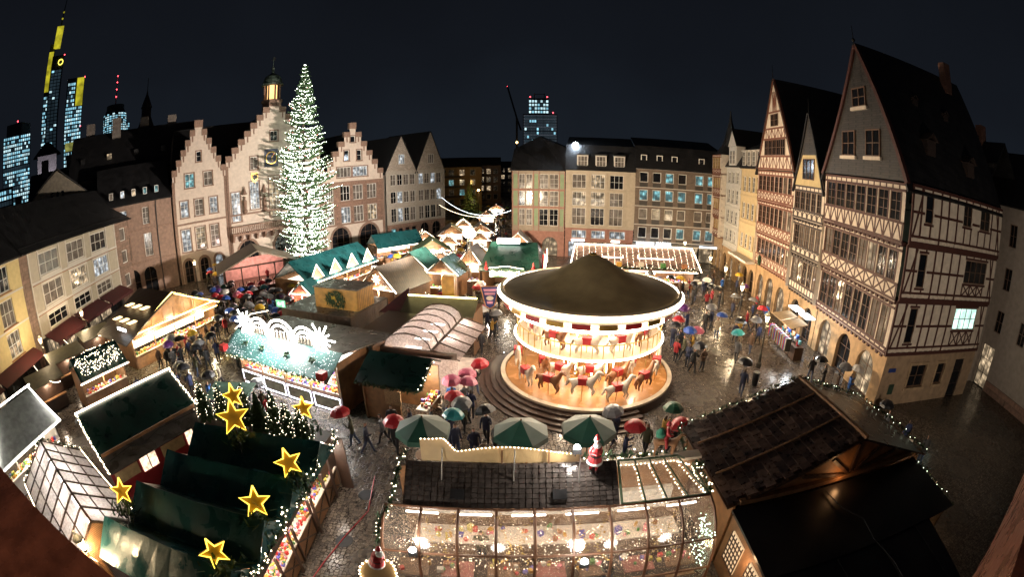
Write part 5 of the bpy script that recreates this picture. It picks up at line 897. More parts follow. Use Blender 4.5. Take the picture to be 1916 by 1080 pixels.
# ---- green-roofed stall
o, a, wd = place((-7.6, 19.6), (-4.3, 18.8)); t = thing('market_stall', 'small stall under a dark green pitched roof trimmed with fir', 'market stall', o, a); bpy.context.view_layer.update(); FOOT.append((o, a, -.2, wd+.2, -.6, 2.4)); MB().slab([(-.1, -.5, 2.45), (wd+.1, -.5, 2.45), (wd+.1, 1.3, 3.4), (-.1, 1.3, 3.4)], .08).slab([(-.1, 1.3, 3.4), (wd+.1, 1.3, 3.4), (wd+.1, 2.4, 2.8), (-.1, 2.4, 2.8)], .08).build('roof', DKGREEN, t)
bx('counter', t, (wd*.3, .2, 1.2), (wd*.6, .1, 2.3), WOOD); bx('side_wall', t, (0, 1.1, 1.3), (.08, 2.1, 2.5), WOOD); bx('back_wall', t, (wd/2, 2.2, 1.3), (wd, .08, 2.6), WOOD); fir_garland('eave_garland', t, [(-.1, -.55, 2.42), (wd+.1, -.55, 2.42)], .17, 60, bulbs=False); fir_garland('eave_garland', t, [(wd+.15, -.5, 2.45), (wd+.15, 1.3, 3.35)], .16, 50)
bx('notice_board', t, (1.7, .1, 1.5), (.9, .06, .8), M('tan_board', (.35, .22, .12), .7, var=.5, scale=22)); bx('serving_ledge', t, (wd-.1, 1.0, 1.1), (.6, 2.0, .06), WHITEPANEL); goods('bright wares on the ledge of the small green-roofed stall', t, wd-.35, wd+.1, .2, 1.9, 1.13, 60); lamp_in(t, (wd-.5, 1.0, 2.4), 160)
# ---- stage pavilion by the town hall
o, a, wd = place((-31.0, 40.2), (-24.6, 45.4)); t = thing('stage_pavilion', 'open wooden stage pavilion with rosy lit back wall', 'stage', o, a); bpy.context.view_layer.update(); FOOT.append((o, a, -.5, wd+.5, -.5, 6)); gable_roof(t, 0, wd, -.6, 6, 3.3, 4.9, M('weathered_boards', (.20, .15, .10), .5, stripes=('X', 5, .3)), over=.8); bx('stage_floor', t, (wd/2, 3, .45), (wd, 6, .9), DARKWOOD); bx('back_wall', t, (wd/2, 5.6, 2.1), (wd, .1, 2.6), M('rosy_backdrop', (.5, .28, .24), .8))
for k in range(5): bx('post', t, (.1+k*(wd-.2)/4, .1, 2.1), (.14, .14, 2.5), DARKWOOD)
for x in (0.1, wd-.1): bx('post', t, (x, 5.4, 2.1), (.14, .14, 2.5), DARKWOOD); bx('truss_tie', t, (wd/2, -.1, 3.35), (wd, .12, .15), DARKWOOD)
for k in range(18): bx('baluster', t, (.3+k*.45, .02, 1.3), (.06, .06, .8), DARKWOOD)
lamp_in(t, (wd*.3, 2.5, 3.2), 260, (1, .66, .58), .3); lamp_in(t, (wd*.7, 2.5, 3.2), 260, (1, .66, .58), .3)
# ---- the stalls further back
t, wd = hut('gabled_stall_row', 'long teal-roofed stall row with four lit gablets under the tall tree', (-19.6, 38.2), (-15.9, 48.6), 4.5, 2.6, 4.4, roof=TEAL, power=320, nw=60)
for k in range(4):
    cx = 1.2+k*2.75; glow('gablet_light', t, [(cx-.9, -.75, 2.7), (cx, -.75, 4.0), (cx+.9, -.75, 2.7)], .045); MB().poly([(cx-.85, -.7, 2.6), (cx+.85, -.7, 2.6), (cx, -.7, 3.9)]).build('gablet', M('red_gablet', (.45, .12, .07), .6), t); lamp_in(t, (cx, -1.0, 2.4), 120)
huts = [('red_gabled_hut', 'small hut with bright red gable in front of the teal row', (-19.6, 35.6), (-17.6, 35.2), 2, 2.2, 3.2, TEAL, M('red_gablet'), 'y', 90), ('half_timbered_hut', 'timber-framed hut with star-lit gable and brown shingle roof', (-13.0, 36.6), (-9.6, 35.0), 5, 2.6, 4.4, M('brown_shingles', (.085, .055, .033), .5, brick=(.3, .2, .015, (R(40), 0, 0))), WOOD, 'y', 200),
        ('market_hut', 'lit hut with pitched outline behind the timber-framed hut', (-12.0, 44.0), (-8.2, 42.6), 3, 2.6, 4.2, DKGREEN, WOOD, 'y', 220), ('market_hut', 'low wide hut with wavy lit eaves behind the honey crate', (-8.0, 41.6), (-5.2, 40.8), 3, 2.6, 3.9, DKGREEN, WOOD, 'y', 220), ('market_hut', 'hut with zigzag white outline at the lamp mast', (-5.2, 44.4), (-3.2, 44.0), 3, 2.8, 4.4, DARKWOOD, WOOD, 'y', 220),
        ('market_hut', 'bright hut with green roof under the twin-gabled house', (-17.5, 56.0), (-12.5, 60.5), 3, 2.6, 4.0, TEAL, WOOD, 'x', 420), ('market_hut', 'hut with glowing garland hill beside the twin-gabled house', (-11.5, 52.5), (-7.5, 53.5), 3.5, 2.5, 3.8, M('moss_roof', (.05, .09, .03), .8), WOOD, 'y', 320), ('market_hut', 'steep white-outlined hut at the mouth of the shopping street', (-10.8, 66.0), (-7.0, 66.6), 4, 2.4, 3.7, DARKWOOD, WOOD, 'y', 420), ('market_hut', 'second white-outlined hut at the mouth of the shopping street', (-6.4, 68.0), (-3.0, 68.2), 4, 2.4, 3.7, DARKWOOD, WOOD, 'y', 420),
        ('market_hut', 'lone lit hut deep in the shopping street', (-6.5, 88), (-3.5, 88), 4, 2.4, 3.6, DARKWOOD, WOOD, 'y', 420), ('market_hut', 'pale lit hut under the corner house arcade', (-.5, 56.5), (2.0, 56.2), 3, 2.8, 4, WHITEPANEL, WOOD, 'y', 260), ('market_hut', 'farthest lit hut closing the shopping street', (-5.2, 104), (-2, 104), 4, 2.4, 3.6, DARKWOOD, WOOD, 'y', 600)]
for (nm, lab, p, q, dp, ev, rg_, rf, wl, rd, pw) in huts: hut(nm, lab, p, q, dp, ev, rg_, roof=rf, wall=wl, rd=rd, over=.5, power=pw, nw=40)
# ---- green-roofed hall with red gablets
o, a, wd = place((-2.9, 41.4), (2.4, 40.6)); t = thing('green_hall', 'large green-roofed market hall with glowing sign board and red gablets', 'market building', o, a); bpy.context.view_layer.update(); FOOT.append((o, a, -.3, wd+.6, -.8, 6.6)); MB().slab([(-.2, -.5, 2.9), (wd+.2, -.5, 2.9), (wd-.4, 3.2, 5.0), (.4, 3.2, 5.0)], .1).slab([(.4, 3.2, 5.0), (wd-.4, 3.2, 5.0), (wd+.2, 6.6, 2.9), (-.2, 6.6, 2.9)], .1).slab([(wd-.4, 3.2, 5.0), (wd+.2, -.5, 2.9), (wd+.2, 6.6, 2.9)], .08).build('roof', DKGREEN, t); shell(t, .1, wd-.1, .1, 6.4, 0, 2.9, WOOD)
bx('sign_board', t, (wd*.48, -.6, 2.75), (3.2, .1, .8), M('sign_green', (.03, .07, .03), .5)); zz = MB()
for k in range(22): x = .95+k*.13; zz.tube([(x, -.68, 2.5), (x+.05, -.68, 2.95+.06*math.sin(k)), (x+.1, -.68, 2.55)], .016, 4)
zz.build('sign_lettering', BULB, t, kind='stuff'); glow('sign_scroll', t, [(.9+k*.16, -.66, 3.2+.18*math.sin(math.pi*k/20)**2) for k in range(21)], .03); bx('white_light_box', t, (2.2, 2.6, 5.2), (2.2, .3, .5), L('light_box', (1, .95, .9), 4))
for x in (.6, wd*.93): MB().lathe([(0, 0), (.16, 0), (.16, .3), (.1, .36), (.13, .45), (.1, .55), (.02, .8), (0, .8)], 8, (x, -.5, 3.0)).build('santa_figure', M('gift_red'), t)
for k in range(2):
    y0 = .8+2.9*k; MB().slab([(wd+.35, y0, 2.5), (wd+.35, y0+1.9, 2.5), (wd+.35, y0+.95, 4.1)], .1).build('gablet', M('gift_red'), t); b = MB(); bulbs_along(b, [(wd+.45, y0-.1, 2.5), (wd+.45, y0+.95, 4.2), (wd+.45, y0+2.0, 2.5)], .1, .035); b.build('bulb_chain', BULB, t, kind='stuff')
bx('side_wall', t, (wd+.2, 3.1, 1.35), (.1, 6.4, 2.6), M('gift_red'))
for k in range(4): bx('window', t, (wd+.26, .8+1.55*k, 1.5), (.06, .8, 1.3), LITCOOL)
for k in range(3): lamp_in(t, (.9+1.7*k, -1.0, 2.3), 160)
bx('counter', t, (wd/2, -.1, .55), (wd, .3, 1.1), WOOD)
# ---- wide stall behind the carousel
t, wd = hut('toy_stall', 'wide stall with light-outlined sloping roof behind the carousel', (6.4, 45.0), (19.0, 43.4), 4, 2.6, 4.3, roof=M('rose_shingles', (.30, .20, .16), .5, brick=(.35, .25, .015, (R(40), 0, 0))), power=500, nw=60)
for x0, x1 in ((1.6, 5.0), (6.6, 10.4)): glow('panel_light', t, [(x0, .5, 3.35), (x1, .5, 3.35), (x1, 1.4, 3.92), (x0, 1.4, 3.92), (x0, .5, 3.35)], .055)
glow('ridge_light', t, [(0, 1.7, 4.42), (wd, 1.7, 4.42)], .06); glow('hip_light', t, [(wd, 1.7, 4.4), (wd+.6, -.8, 2.4)], .06); glow('hip_light', t, [(0, 1.7, 4.4), (-.5, -.8, 2.4)], .06); b = MB()
for k in range(20): bulbs_along(b, [(.2+k*.65, 1.6, 4.3), (.2+k*.65, -.7, 2.65)], .2, .03, .03)
b.build('bulb_curtain', BULB, t, kind='stuff'); fir_garland('eave_garland', t, [(0, -.75, 2.6), (wd, -.75, 2.6)], .2, 40, step=.2)
for k in range(5): lamp_in(t, (1.2+2.5*k, -.4, 2.25), 130, (1, .92, .88)); bx('hung_toy', t, (2.2+2.3*k, -.6, 2.9), (.5, .3, .5), GOODS[k])
# ---- lamp mast with truss, and pennant
t = thing('lamp_mast', 'slender lattice lamp mast with blazing warm lamp in the middle of the market', 'lamp', (-3.96, 41.3, 0))
for sx, sy in ((-.15, -.15), (.15, -.15), (0, .15)): MB().tube([(sx, sy, 0), (sx, sy, 6.0)], .025, 5).build('chord', M('galvanised', (.4, .38, .35), .4, metal=.7), t)
mb = MB(); [mb.tube([(-.15 if k % 2 else .15, -.15, k*.3), (.15 if k % 2 else -.15, -.15, k*.3+.3)], .012, 4) for k in range(20)]; mb.build('lattice', MATS['galvanised'], t, kind='stuff'); MB().box((0, -.05, .9), (.5, .5, 1.8)).build('timber_sleeve', DARKWOOD, t); MB().lathe([(0, .8), (.4, .7), (.6, .35), (.4, 0), (0, -.05)], 14, (0, 0, 6.0)).build('lamp_head', L('mast_lamp_glow', (1, .82, .5), 120), t)
t = thing('pennant_sign', 'blue and pink pennant-shaped board with orange border left of the carousel', 'sign', (-1.6, 31.5, 0)); t.rotation_euler = (0, 0, R(3)); PB = M('pennant_blue', (.03, .035, .16), .5); MB().slab([(-.62, -.03, 3.9), (-.3, -.03, 2.5), (0, -.03, 2.3), (.3, -.03, 2.5), (.62, -.03, 3.9)], .06).build('board', PB, t); MB().tube([(-.66, -.06, 3.93), (-.32, -.06, 2.45), (0, -.06, 2.26), (.32, -.06, 2.45), (.66, -.06, 3.93), (-.66, -.06, 3.93)], .035, 5).build('border', M('orange_edge', (.6, .28, .10), .5), t)
PK = M('pennant_pink', (.65, .30, .42), .5); [MB().slab([(-w_, -.045, z-.09), (w_, -.045, z-.09), (w_*1.1, -.045, z+.09), (-w_*1.1, -.045, z+.09)], .01).build('pink_stripe', PK, t) for w_, z in ((.42, 3.65), (.36, 3.38), (.2, 2.72))]; MB().tube([(0, .03, 0), (0, .03, 2.5)], .05).build('post', DARKMETAL, t)
mb = MB(); mb.lathe([(.0, 0), (.27, 0)], 14); q = mb.build('white_oval', LIMEWASH, t, (0, -.05, 3.05)); q.rotation_euler = (R(90), 0, 0); q.scale = (1, .62, 1)
# ---- street lamps
def street_lamp(label, loc, h=3.7, power=330):
    t = thing('street_lamp', label, 'street lamp', loc, 0, 'old iron street lamps'); MB().lathe([(.2, 0), (.2, .3), (.12, .4), (.1, 1.0), (.055, 1.1), (.045, h-.6), (.09, h-.5), (.03, h-.42)], 10).build('post', M('lamp_iron', (.09, .085, .07), .45, metal=.5), t); MB().lathe([(.1, h-.4), (.2, h-.02), (.2, h)], 6).build('lantern_glass', L('lantern_glow', (1, .74, .42), 9), t); MB().lathe([(.25, h), (.2, h+.08), (.06, h+.22), (.03, h+.34), (0, h+.36)], 6).build('lantern_cap', MATS['lamp_iron'], t); MB().box((.28, 0, h-.75), (.5, .035, .035)).box((.28, 0, h-1.25), (.5, .035, .035)).box((.5, 0, h-1.0), (.035, .035, .5)).build('ladder_bar', MATS['lamp_iron'], t)
    lamp_in(t, (0, 0, h+.6), power*.35, (1, .74, .42), .1); lamp_in(t, (0, 0, h-.55), power*.65, (1, .74, .42), .15)
for lab, p in (('iron street lamp beside the clothes racks, first of the row along the half-timbered houses', (16.9, 24.9, 0)), ('second iron street lamp of the row along the half-timbered houses', (19.0, 32.6, 0)), ('third iron street lamp of the row along the half-timbered houses', (20.8, 39.5, 0)), ('fourth iron street lamp, at the corner of the toy stall', (21.4, 44.6, 0)), ('iron street lamp under the dark red awning of the panel house', (-38.6, 24, 0)), ('iron street lamp by the red shop front of the yellow house', (-36.8, 17.2, 0)), ('iron street lamp rising between glazed pavilion and nearest teal tarpaulin', (-12.75, 4.1, 0)), ('iron street lamp outside the office house shops', (22, 54, 0)), ('iron street lamp near the pointed doors of the narrow stepped gable', (-38.8, 44, 0))): street_lamp(lab, p)
# ---- strings of lights over the streets, far street tree, kiosks along the panel house
def light_string(label, a, b_, sag, n=30, mat=None, r=.05):
    t = thing('light_string', label, 'string lights', (0, 0, 0)); a, b_ = Vector(a), Vector(b_); pts = [a.lerp(b_, k/n)-Vector((0, 0, sag*4*(k/n)*(1-k/n))) for k in range(n+1)]; MB().tube(pts, .012, 4).build('wire', DARKMETAL, t); b = MB(); [b.octa(p-Vector((0, 0, .06)), r) for p in pts]; b.build('bulbs', mat or BULB, t, kind='stuff')
CB = L('cool_bulb', (.8, .92, 1), 9, sample=False)
light_string('cool white light string across the shopping street, nearest the corner house', (-13.0, 84, 6.8), (-.2, 66, 6.0), 1.8, 60, CB); light_string('second light string over the shopping street huts', (-13.2, 82, 5.6), (-2.5, 72, 4.6), 1.0, 50, BULB); light_string('sagging light string from the kiosks to the small sparkling stall', (-34, 14.5, 2.8), (-27.6, 13.6, 2.9), .5, 40, BULB, .03); light_string('sagging light string along the kiosk canopies', (-36.5, 19.8, 2.7), (-30.5, 19.4, 2.7), .5, 40, BULB, .03)
ft = fir('street_tree', 'bushy tree lit amber by a lamp beyond the shopping street', (-9.6, 104, 0), 9, 3.6, 260, 0); lp = thing('amber_lamp', 'amber street lamp beside the far street tree', 'street lamp', (-7.4, 101, 0)); MB().tube([(0, 0, 0), (0, 0, 7)], .07).build('post', DARKMETAL, lp); MB().octa((0, 0, 7.1), .3).build('lamp_glass', L('amber_glow', (1, .6, .12), 30), lp); lamp_in(lp, (-.6, -.6, 7), 900, (1, .6, .15), .3)
for i, (p, q) in enumerate((((-33.6, 16.2), (-32.6, 19.4)), ((-34.6, 21.0), (-33.6, 24.0)), ((-31.2, 12.4), (-30.4, 15.2)))):
    o, a, wd = place(p, q); t = thing('kiosk', ['flat-roofed kiosk below the panel house windows', 'dark flat kiosk between awning and golden chalet', 'grey canopy kiosk next to the small sparkling stall'][i], 'kiosk', o, a); FOOT.append((o, a, -.2, wd+.2, -.3, 2.2)); MB().slab([(-.2, -.5, 2.3), (wd+.2, -.5, 2.3), (wd+.2, 2.2, 2.6), (-.2, 2.2, 2.6)], .08).build('canopy', M('olive_canvas', (.17, .16, .10), .5), t); bx('body', t, (wd/2, 1.1, 1.15), (wd, 2.0, 2.25), DARKWOOD); bx('counter', t, (wd/2, -.1, 1.0), (wd, .4, .08), WOOD); lamp_in(t, (wd/2, -.3, 2.1), 60)
for i, (p, q, lab) in enumerate((((-13.5, 62.5), (-11.0, 63.5), 'bulb-netted hut beside the twin-gabled house arches'), ((-5.6, 61.5), (-3.2, 61.7), 'bulb-netted hut facing the corner house arcade'), ((-9.6, 58.5), (-7.2, 59.0), 'bulb-netted hut in the middle of the market mouth'), ((-4.8, 51.0), (-2.4, 51.2), 'bulb-netted hut behind the green-roofed hall'), ((-8.8, 47.5), (-6.4, 47.8), 'bulb-netted hut behind the zigzag-outlined hut'), ((-9.5, 76), (-7, 76.3), 'bulb-netted hut inside the shopping street, left side'))):
    t, wd = hut('market_hut', lab, p, q, 2.6, 2.3, 3.3, roof=DKGREEN if i % 2 else DARKWOOD, rd='y', power=200, nw=30); b = MB(); [b.octa((x, y, 2.42+1.0*(1-abs(x-wd/2)/(wd/2))), .04) for x, y in [(rng.uniform(0, wd), rng.uniform(-.1, 2.5)) for _ in range(70)]]; b.build('bulb_net', BULB, t, kind='stuff')
# ================================================================ FOREGROUND
par = thing('stone_parapet', 'wet red sandstone parapet edge of the church gallery, left', 'parapet', (0, 0, 0)); WETST = M('wet_red_sandstone', (.17, .065, .042), .28, var=.45, scale=5, bump=.35, bscale=14)
def block(parent, pts, z0, z1, mat, name): return MB().slab([(x, y, z1) for x, y in pts], z1-z0).build(name, mat, parent)
block(par, [(-7, 1.02), (-9, -1.0), (-.3, -1.2), (-.5, .44)], 10.2, 11.2, WETST, 'coping_stone')
par2 = thing('stone_parapet', 'wet red sandstone parapet corner of the church gallery, right', 'parapet', (0, 0, 0)); block(par2, [(1.75, .02), (1.75, -1.2), (8, -1), (6.2, 1.35), (3.1, .52)], 10.2, 11.2, WETST, 'coping_stone'); block(par2, [(3.6, .45), (3.6, -.8), (7, -.8), (5.6, .8)], 11.21, 11.5, WETST, 'upper_coping')
# ---- big conservatory stall
fs = thing('conservatory_stall', 'large stall with tiled roof and curved glass conservatory full of lights', 'market stall', (0, 0, 0)); FOOT.append((Vector((0, 0, 0)), 0, -4.3, 6.5, 6.5, 11.8))
TILE = M('glazed_dark_tile', (.07, .058, .052), .2, var=.5, scale=6); GLZ = glassy('wet_conservatory_glass', (.95, .80, .66), .7, rough=.08, translucent=.1); FR = M('bronze_frame', (.16, .075, .04), .4, var=.3); GFR = M('green_frame', (.07, .11, .06), .4)
tl = MB().box((0, 0, 0), (.172, .138, .03)).mesh('roof_tile', TILE); sl = math.atan2(.85, 1.15)
for i in range(32):
    for j in range(9):
        x = -3.2+i*.2+.1; u = (j+.5)/9; o_ = ob('roof_tile', tl, fs, mtx=Matrix.Translation((x, 9.85+1.15*u, 3.12+.85*u+.012*(i*7+j*3) % .017)) @ Matrix.Rotation(sl-.09+rng.uniform(-.05, .05), 4, 'X') @ Matrix.Rotation(rng.uniform(-.05, .05), 4, 'Y') @ Matrix.Rotation(rng.uniform(-.02, .02), 4, 'Z'))
MB().slab([(-3.25, 9.8, 3.06), (3.2, 9.8, 3.06), (3.2, 11.05, 3.96), (-3.25, 11.05, 3.96)], .06).build('roof_deck', DARKWOOD, fs)
for x in (-1.6, 1.4): MB().box((x, 10.15, 3.42), (.42, .3, .1), 0, Matrix.Rotation(sl, 3, 'X')).build('roof_vent', DARKMETAL, fs)
for x in (-2.1, .05, 2.0): MB().tube([(x, 10.5, 3.55), (x+.03, 11.0, 4.55)], .022, 5).build('roof_stay', M('galvanised'), fs)
# scalloped fascia seen from behind
FB = M('plain_plywood', (.52, .36, .17), .6, var=.12); pts = []
for k in range(41):
    x = -2.75+4.8*k/40; pts.append((x, 11.05, 4.42+.16*math.cos((x+.2)*1.25)+(.55 if x < -2.0 else max(0, .55-(x+2.0)*1.6))))
MB().slab([(-2.75, 11.05, 3.98)]+[(2.05, 11.05, 3.98)]+pts[::-1], .05).build('fascia_board', FB, fs); b = MB(); bulbs_along(b, [(p[0], 11.0, p[2]+.04) for p in pts], .075, .026); b.build('fascia_bulbs', BULB, fs, kind='stuff')
for x in (-.3, 1.1): beam('fascia_batten', fs, (x, 11.0, 4.0), (x, 11.0, 4.5), .05, .04, (0, -1, 0), WOOD)
# curved conservatory bays
prof = [(9.78, 3.12), (9.3, 2.98), (8.9, 2.68), (8.62, 2.25), (8.45, 1.75), (8.35, 1.1), (8.3, .3)]; nb = 9; X0, X1 = -3.75, 6.15
for i in range(nb):
    x0, x1 = X0+(X1-X0)*i/nb+.03, X0+(X1-X0)*(i+1)/nb-.03
    for j in range(len(prof)-1):
        (ya, za), (yb, zb) = prof[j], prof[j+1]; MB().poly([(x0, yb, zb), (x1, yb, zb), (x1, ya, za), (x0, ya, za)]).build('curved_pane', GLZ, fs)
for i in range(nb+1): x = X0+(X1-X0)*i/nb; MB().tube([(x, y, z+.02) for y, z in prof], .05, 6).build('curved_rib', FR, fs)
for j in (0, 3, 5): MB().tube([(X0, prof[j][0], prof[j][1]+.03), (X1, prof[j][0], prof[j][1]+.03)], .042, 5).build('cross_bar', FR, fs)
MB().poly([(X0, y, z) for y, z in prof]+[(X0, 9.78, .3)]).build('end_pane', GLZ, fs); MB().poly([(X1, y, z) for y, z in prof][::-1]+[(X1, 9.78, .3)][::-1]).build('end_pane', GLZ, fs)
# hipped glass roof at the right
H = [(3.3, 9.85, 3.14), (6.1, 9.85, 3.14), (5.2, 11.0, 3.95), (3.3, 11.0, 3.95)]
for k in range(4):
    t0, t1 = k/4, (k+1)/4; a0, a1 = 3.3+2.8*t0, 3.3+2.8*t1; b0, b1 = 3.3+1.9*t0, 3.3+1.9*t1; MB().poly([(a0+.02, 9.85, 3.14), (a1-.02, 9.85, 3.14), (b1-.02, 11, 3.95), (b0+.02, 11, 3.95)]).build('hip_pane', GLZ, fs); MB().tube([(a1, 9.85, 3.17), (b1, 11, 3.98)], .03, 5).build('hip_bar', GFR, fs)
MB().poly([(6.1, 9.85, 3.14), (6.1, 11.7, 3.14), (5.2, 11.0, 3.95)]).build('hip_pane', GLZ, fs)
for p, q in (((3.25, 9.82, 3.17), (6.15, 9.82, 3.17)), ((3.25, 11, 3.98), (5.2, 11, 3.98)), ((3.25, 9.82, 3.17), (3.25, 11, 3.98)), ((6.12, 9.85, 3.15), (6.12, 11.7, 3.15)), ((6.12, 11.7, 3.15), (5.2, 11, 3.98))): MB().tube([p, q], .045, 5).build('hip_bar', GFR, fs)
b = MB(); [bulbs_along(b, [(3.3+2.8*t0, 9.9, 3.0), (3.3+1.9*t0, 10.95, 3.8)], .12, .028, .02) for t0 in (0, .25, .5, .75, 1)]; bulbs_along(b, [(3.3, 9.9, 3.0), (6.1, 9.9, 3.0), (6.1, 11.6, 3.0), (5.2, 10.95, 3.8), (3.3, 10.95, 3.8)], .12, .028, .02); b.build('hip_bulbs', BULB, fs, kind='stuff')
# inside: floor, walls, tables, garlands, hanging stars, lamps
bx('floor_deck', fs, (1.2, 9.9, .1), (9.9, 3.4, .15), DARKWOOD); bx('back_wall', fs, (1.2, 11.55, 1.7), (9.8, .08, 3.3), WOOD); bx('bar_counter', fs, (1.2, 10.6, .65), (8.6, .6, 1.1), WOOD); bx('bar_top', fs, (1.2, 10.5, 1.22), (8.8, .85, .06), LIMEWASH); bx('glow_bar_shelf', fs, (1.2, 11.4, 1.9), (8.6, .2, .9), L('bar_shelf_glow', (1, .76, .5), .4, vary=6))  # shelf behind the bar gives off its own glow; nothing is mirrored
for k in range(7): bx('bench_table', fs, (-3.1+1.42*k, 9.2, .85), (1.0, .7, .06), M('rosy_cloth', (.30, .10, .08), .7) if k % 2 else WOOD); bx('bench', fs, (-3.1+1.42*k, 8.75, .5), (1.0, .25, .06), WOOD)
goods('mugs and sweets on the tables inside the glass conservatory', fs, X0+.3, X1-.3, 9.0, 9.5, .9, 45, hmax=.2); goods('bottles and mugs along the bar inside the glass conservatory', fs, -2.8, 5.2, 10.2, 10.8, 1.25, 50, hmax=.3)
GG = M('gold_tinsel', (.60, .38, .10), .3, metal=.6, var=.4, scale=30); tn = MB()
for k in range(4):
    xc = X0+(X1-X0)*(1.5+k*2)/nb
    for s_ in (-1, 1):
        for q in range(46):
            u = q/45; c = Vector((xc+s_*(.12+.5*abs(u-.45)**1.2*1.5), 8.55+1.0*u, 1.95+1.05*u-.25*math.sin(math.pi*u)+.12)); d = Vector((rng.gauss(0, .05), rng.gauss(0, .05), rng.gauss(0, .05))); tn.octa(c+d, .03)
tn.build('tinsel_garlands', GG, fs, kind='stuff'); b = MB()
for k in range(420): y = rng.uniform(8.5, 9.7); b.octa((rng.uniform(X0+.1, X1-.1), y, rng.uniform(1.6, 2.0+(y-8.4)*.75)), .013)
b.build('fairy_lights', BULB, fs, kind='stuff'); b = MB()
for k in range(110): b.octa((X1-.15+rng.uniform(-.12, .05), rng.uniform(8.4, 9.6), rng.uniform(.9, 2.7)), .02)
b.build('green_fairy_lights', L('green_white_bulb', (.7, 1, .75), 9, sample=False), fs, kind='stuff')
for k in range(6): glow('strip_lamp', fs, [(-3.2+1.6*k, 9.95, 2.75), (-2.2+1.6*k, 9.95, 2.75)], .03, MATS['strip_lamp']); lamp_in(fs, (-2.9+1.55*k, 9.6, 2.35), 18, (1, .80, .60), .2)
for k, x in enumerate((-2.6, -.4, 2.9, 4.6)):
    st_ = thing('hanging_star', ['white paper star in the conservatory bay by the cobbled lane', 'white paper star in the middle conservatory bays', 'white spiky star left of the hipped glass roof bays', 'white spiky star in the bay under the hipped glass roof'][k], 'star', (x, 9.05, 2.2)); sp_ = MB()
    for q in range(8): an = q*math.pi/8; sp_.tube([(-.22*math.cos(an), 0, -.22*math.sin(an)), (.22*math.cos(an), 0, .22*math.sin(an))], .014, 4)
    sp_.build('star_rays', L('paper_star', (1, .95, .85), 3), st_); MB().tube([(0, 0, .2), (0, 0, .75)], .006, 4).build('cord', DARKMETAL, st_)
fir_garland('edge_garland', fs, [(X0-.1, 8.3, 1.2), (X0-.15, 8.6, 2.2), (X0-.1, 9.3, 3.0), (-3.6, 9.9, 3.15), (-3.45, 11.0, 3.95), (-3.3, 11.4, 4.1)], .17, 70, step=.085, br=.022); fir_garland('edge_garland', fs, [(2.2, 11.35, 4.0), (4.3, 11.6, 3.7), (6.2, 11.75, 3.3)], .17, 60, step=.12); fir_garland('edge_garland', fs, [(X1+.1, 9.8, 3.15), (X1+.12, 11.7, 3.25)], .15, 60, step=.1); bx('rear_ledge', fs, (4.2, 11.5, 3.55), (4.2, .4, .1), LIMEWASH)
fl = []
for lab, p, pw in (('blazing floodlight on the conservatory eave beside the lane', (-2.75, 8.38, 2.55), 60), ('blazing floodlight on the middle of the conservatory eave', (1.95, 8.05, 2.5), 60), ('blazing floodlight on a stay above the tiled roof', (1.9, 10.85, 4.55), 130)):
    t = thing('floodlight', lab, 'floodlight', p); MB().box((0, 0, 0), (.26, .14, .2)).build('housing', DARKMETAL, t); MB().lathe([(0, .11), (.08, .09), (.1, .02), (0, 0)], 12).build('lamp_glass', L('flood_white', (1, .95, .86), 90), t, (0, 0, .09)); MB().tube([(0, .05, -.1), (0, .3, -.5)], .02).build('bracket', DARKMETAL, t); lamp_in(t, (0, -.12, .32), pw, (1, .92, .82), .12)
# ---- figures on the roofs
RED = M('santa_red', (.42, .02, .025), .5); FUR = M('white_fur', (.75, .72, .70), .8, bump=.4, bscale=40); SKIN = M('skin', (.50, .28, .20), .55, var=.12); BLK = M('black_leather', (.02, .018, .018), .4)
def skinned(name, V, Ed, Rd, sub=1):
    """one continuous body grown over a skeleton of joints"""
    me = bpy.data.meshes.new(name); me.from_pydata(V, Ed, []); o = bpy.data.objects.new(name, me); col.objects.link(o); md = o.modifiers.new('skin', 'SKIN'); md.use_smooth_shade = True
    if not me.skin_vertices: me.skin_vertices.new() if hasattr(me.skin_vertices, 'new') else None
    for i, r in enumerate(Rd): me.skin_vertices[0].data[i].radius = (r, r) if not isinstance(r, tuple) else r
    me.skin_vertices[0].data[0].use_root = True; sb = o.modifiers.new('sub', 'SUBSURF'); sb.levels = sub; sb.render_levels = sub
    bpy.context.view_layer.update(); out = bpy.data.meshes.new_from_object(o.evaluated_get(bpy.context.evaluated_depsgraph_get())); bpy.data.objects.remove(o); out.name = name; return out
def figure(pose):
    """person skeleton; pose: stride, right hand, left hand, lean"""
    s, rh, lh, ln = pose
    V = [(0, 0, .95), (0, ln*.3, 1.15), (0, ln*.7, 1.35), (0, ln, 1.48), (0, ln*1.1-.01, 1.58), (0, ln*1.2-.03, 1.68), (0, ln*1.2-.02, 1.77)]
    Rd = [(.17, .125), (.16, .12), (.19, .125), (.1, .09), .055, (.08, .1), .06]; Ed = [(i, i+1) for i in range(6)]
    for sd, st in ((1, s), (-1, -s)):
        b_ = len(V); V += [(sd*.1, 0, .86), (sd*.1, -st*.5-.02, .5), (sd*.1, -st+.02+(.08 if st < 0 else 0), .09), (sd*.11, -st-.14, .04)]; Rd += [.1, .072, .052, .045]; Ed += [(0, b_), (b_, b_+1), (b_+1, b_+2), (b_+2, b_+3)]
    for sd, h in ((1, rh), (-1, lh)):
        b_ = len(V); el_ = h[0]; V += [(sd*.19, ln*.9, 1.42), (sd*el_[0], el_[1], el_[2]), (sd*h[1][0], h[1][1], h[1][2]), (sd*h[1][0]*.97, h[1][1]-.06, h[1][2]+h[2])]; Rd += [.075, .055, .04, .035]; Ed += [(2, b_), (b_, b_+1), (b_+1, b_+2), (b_+2, b_+3)]
    return V, Ed, Rd
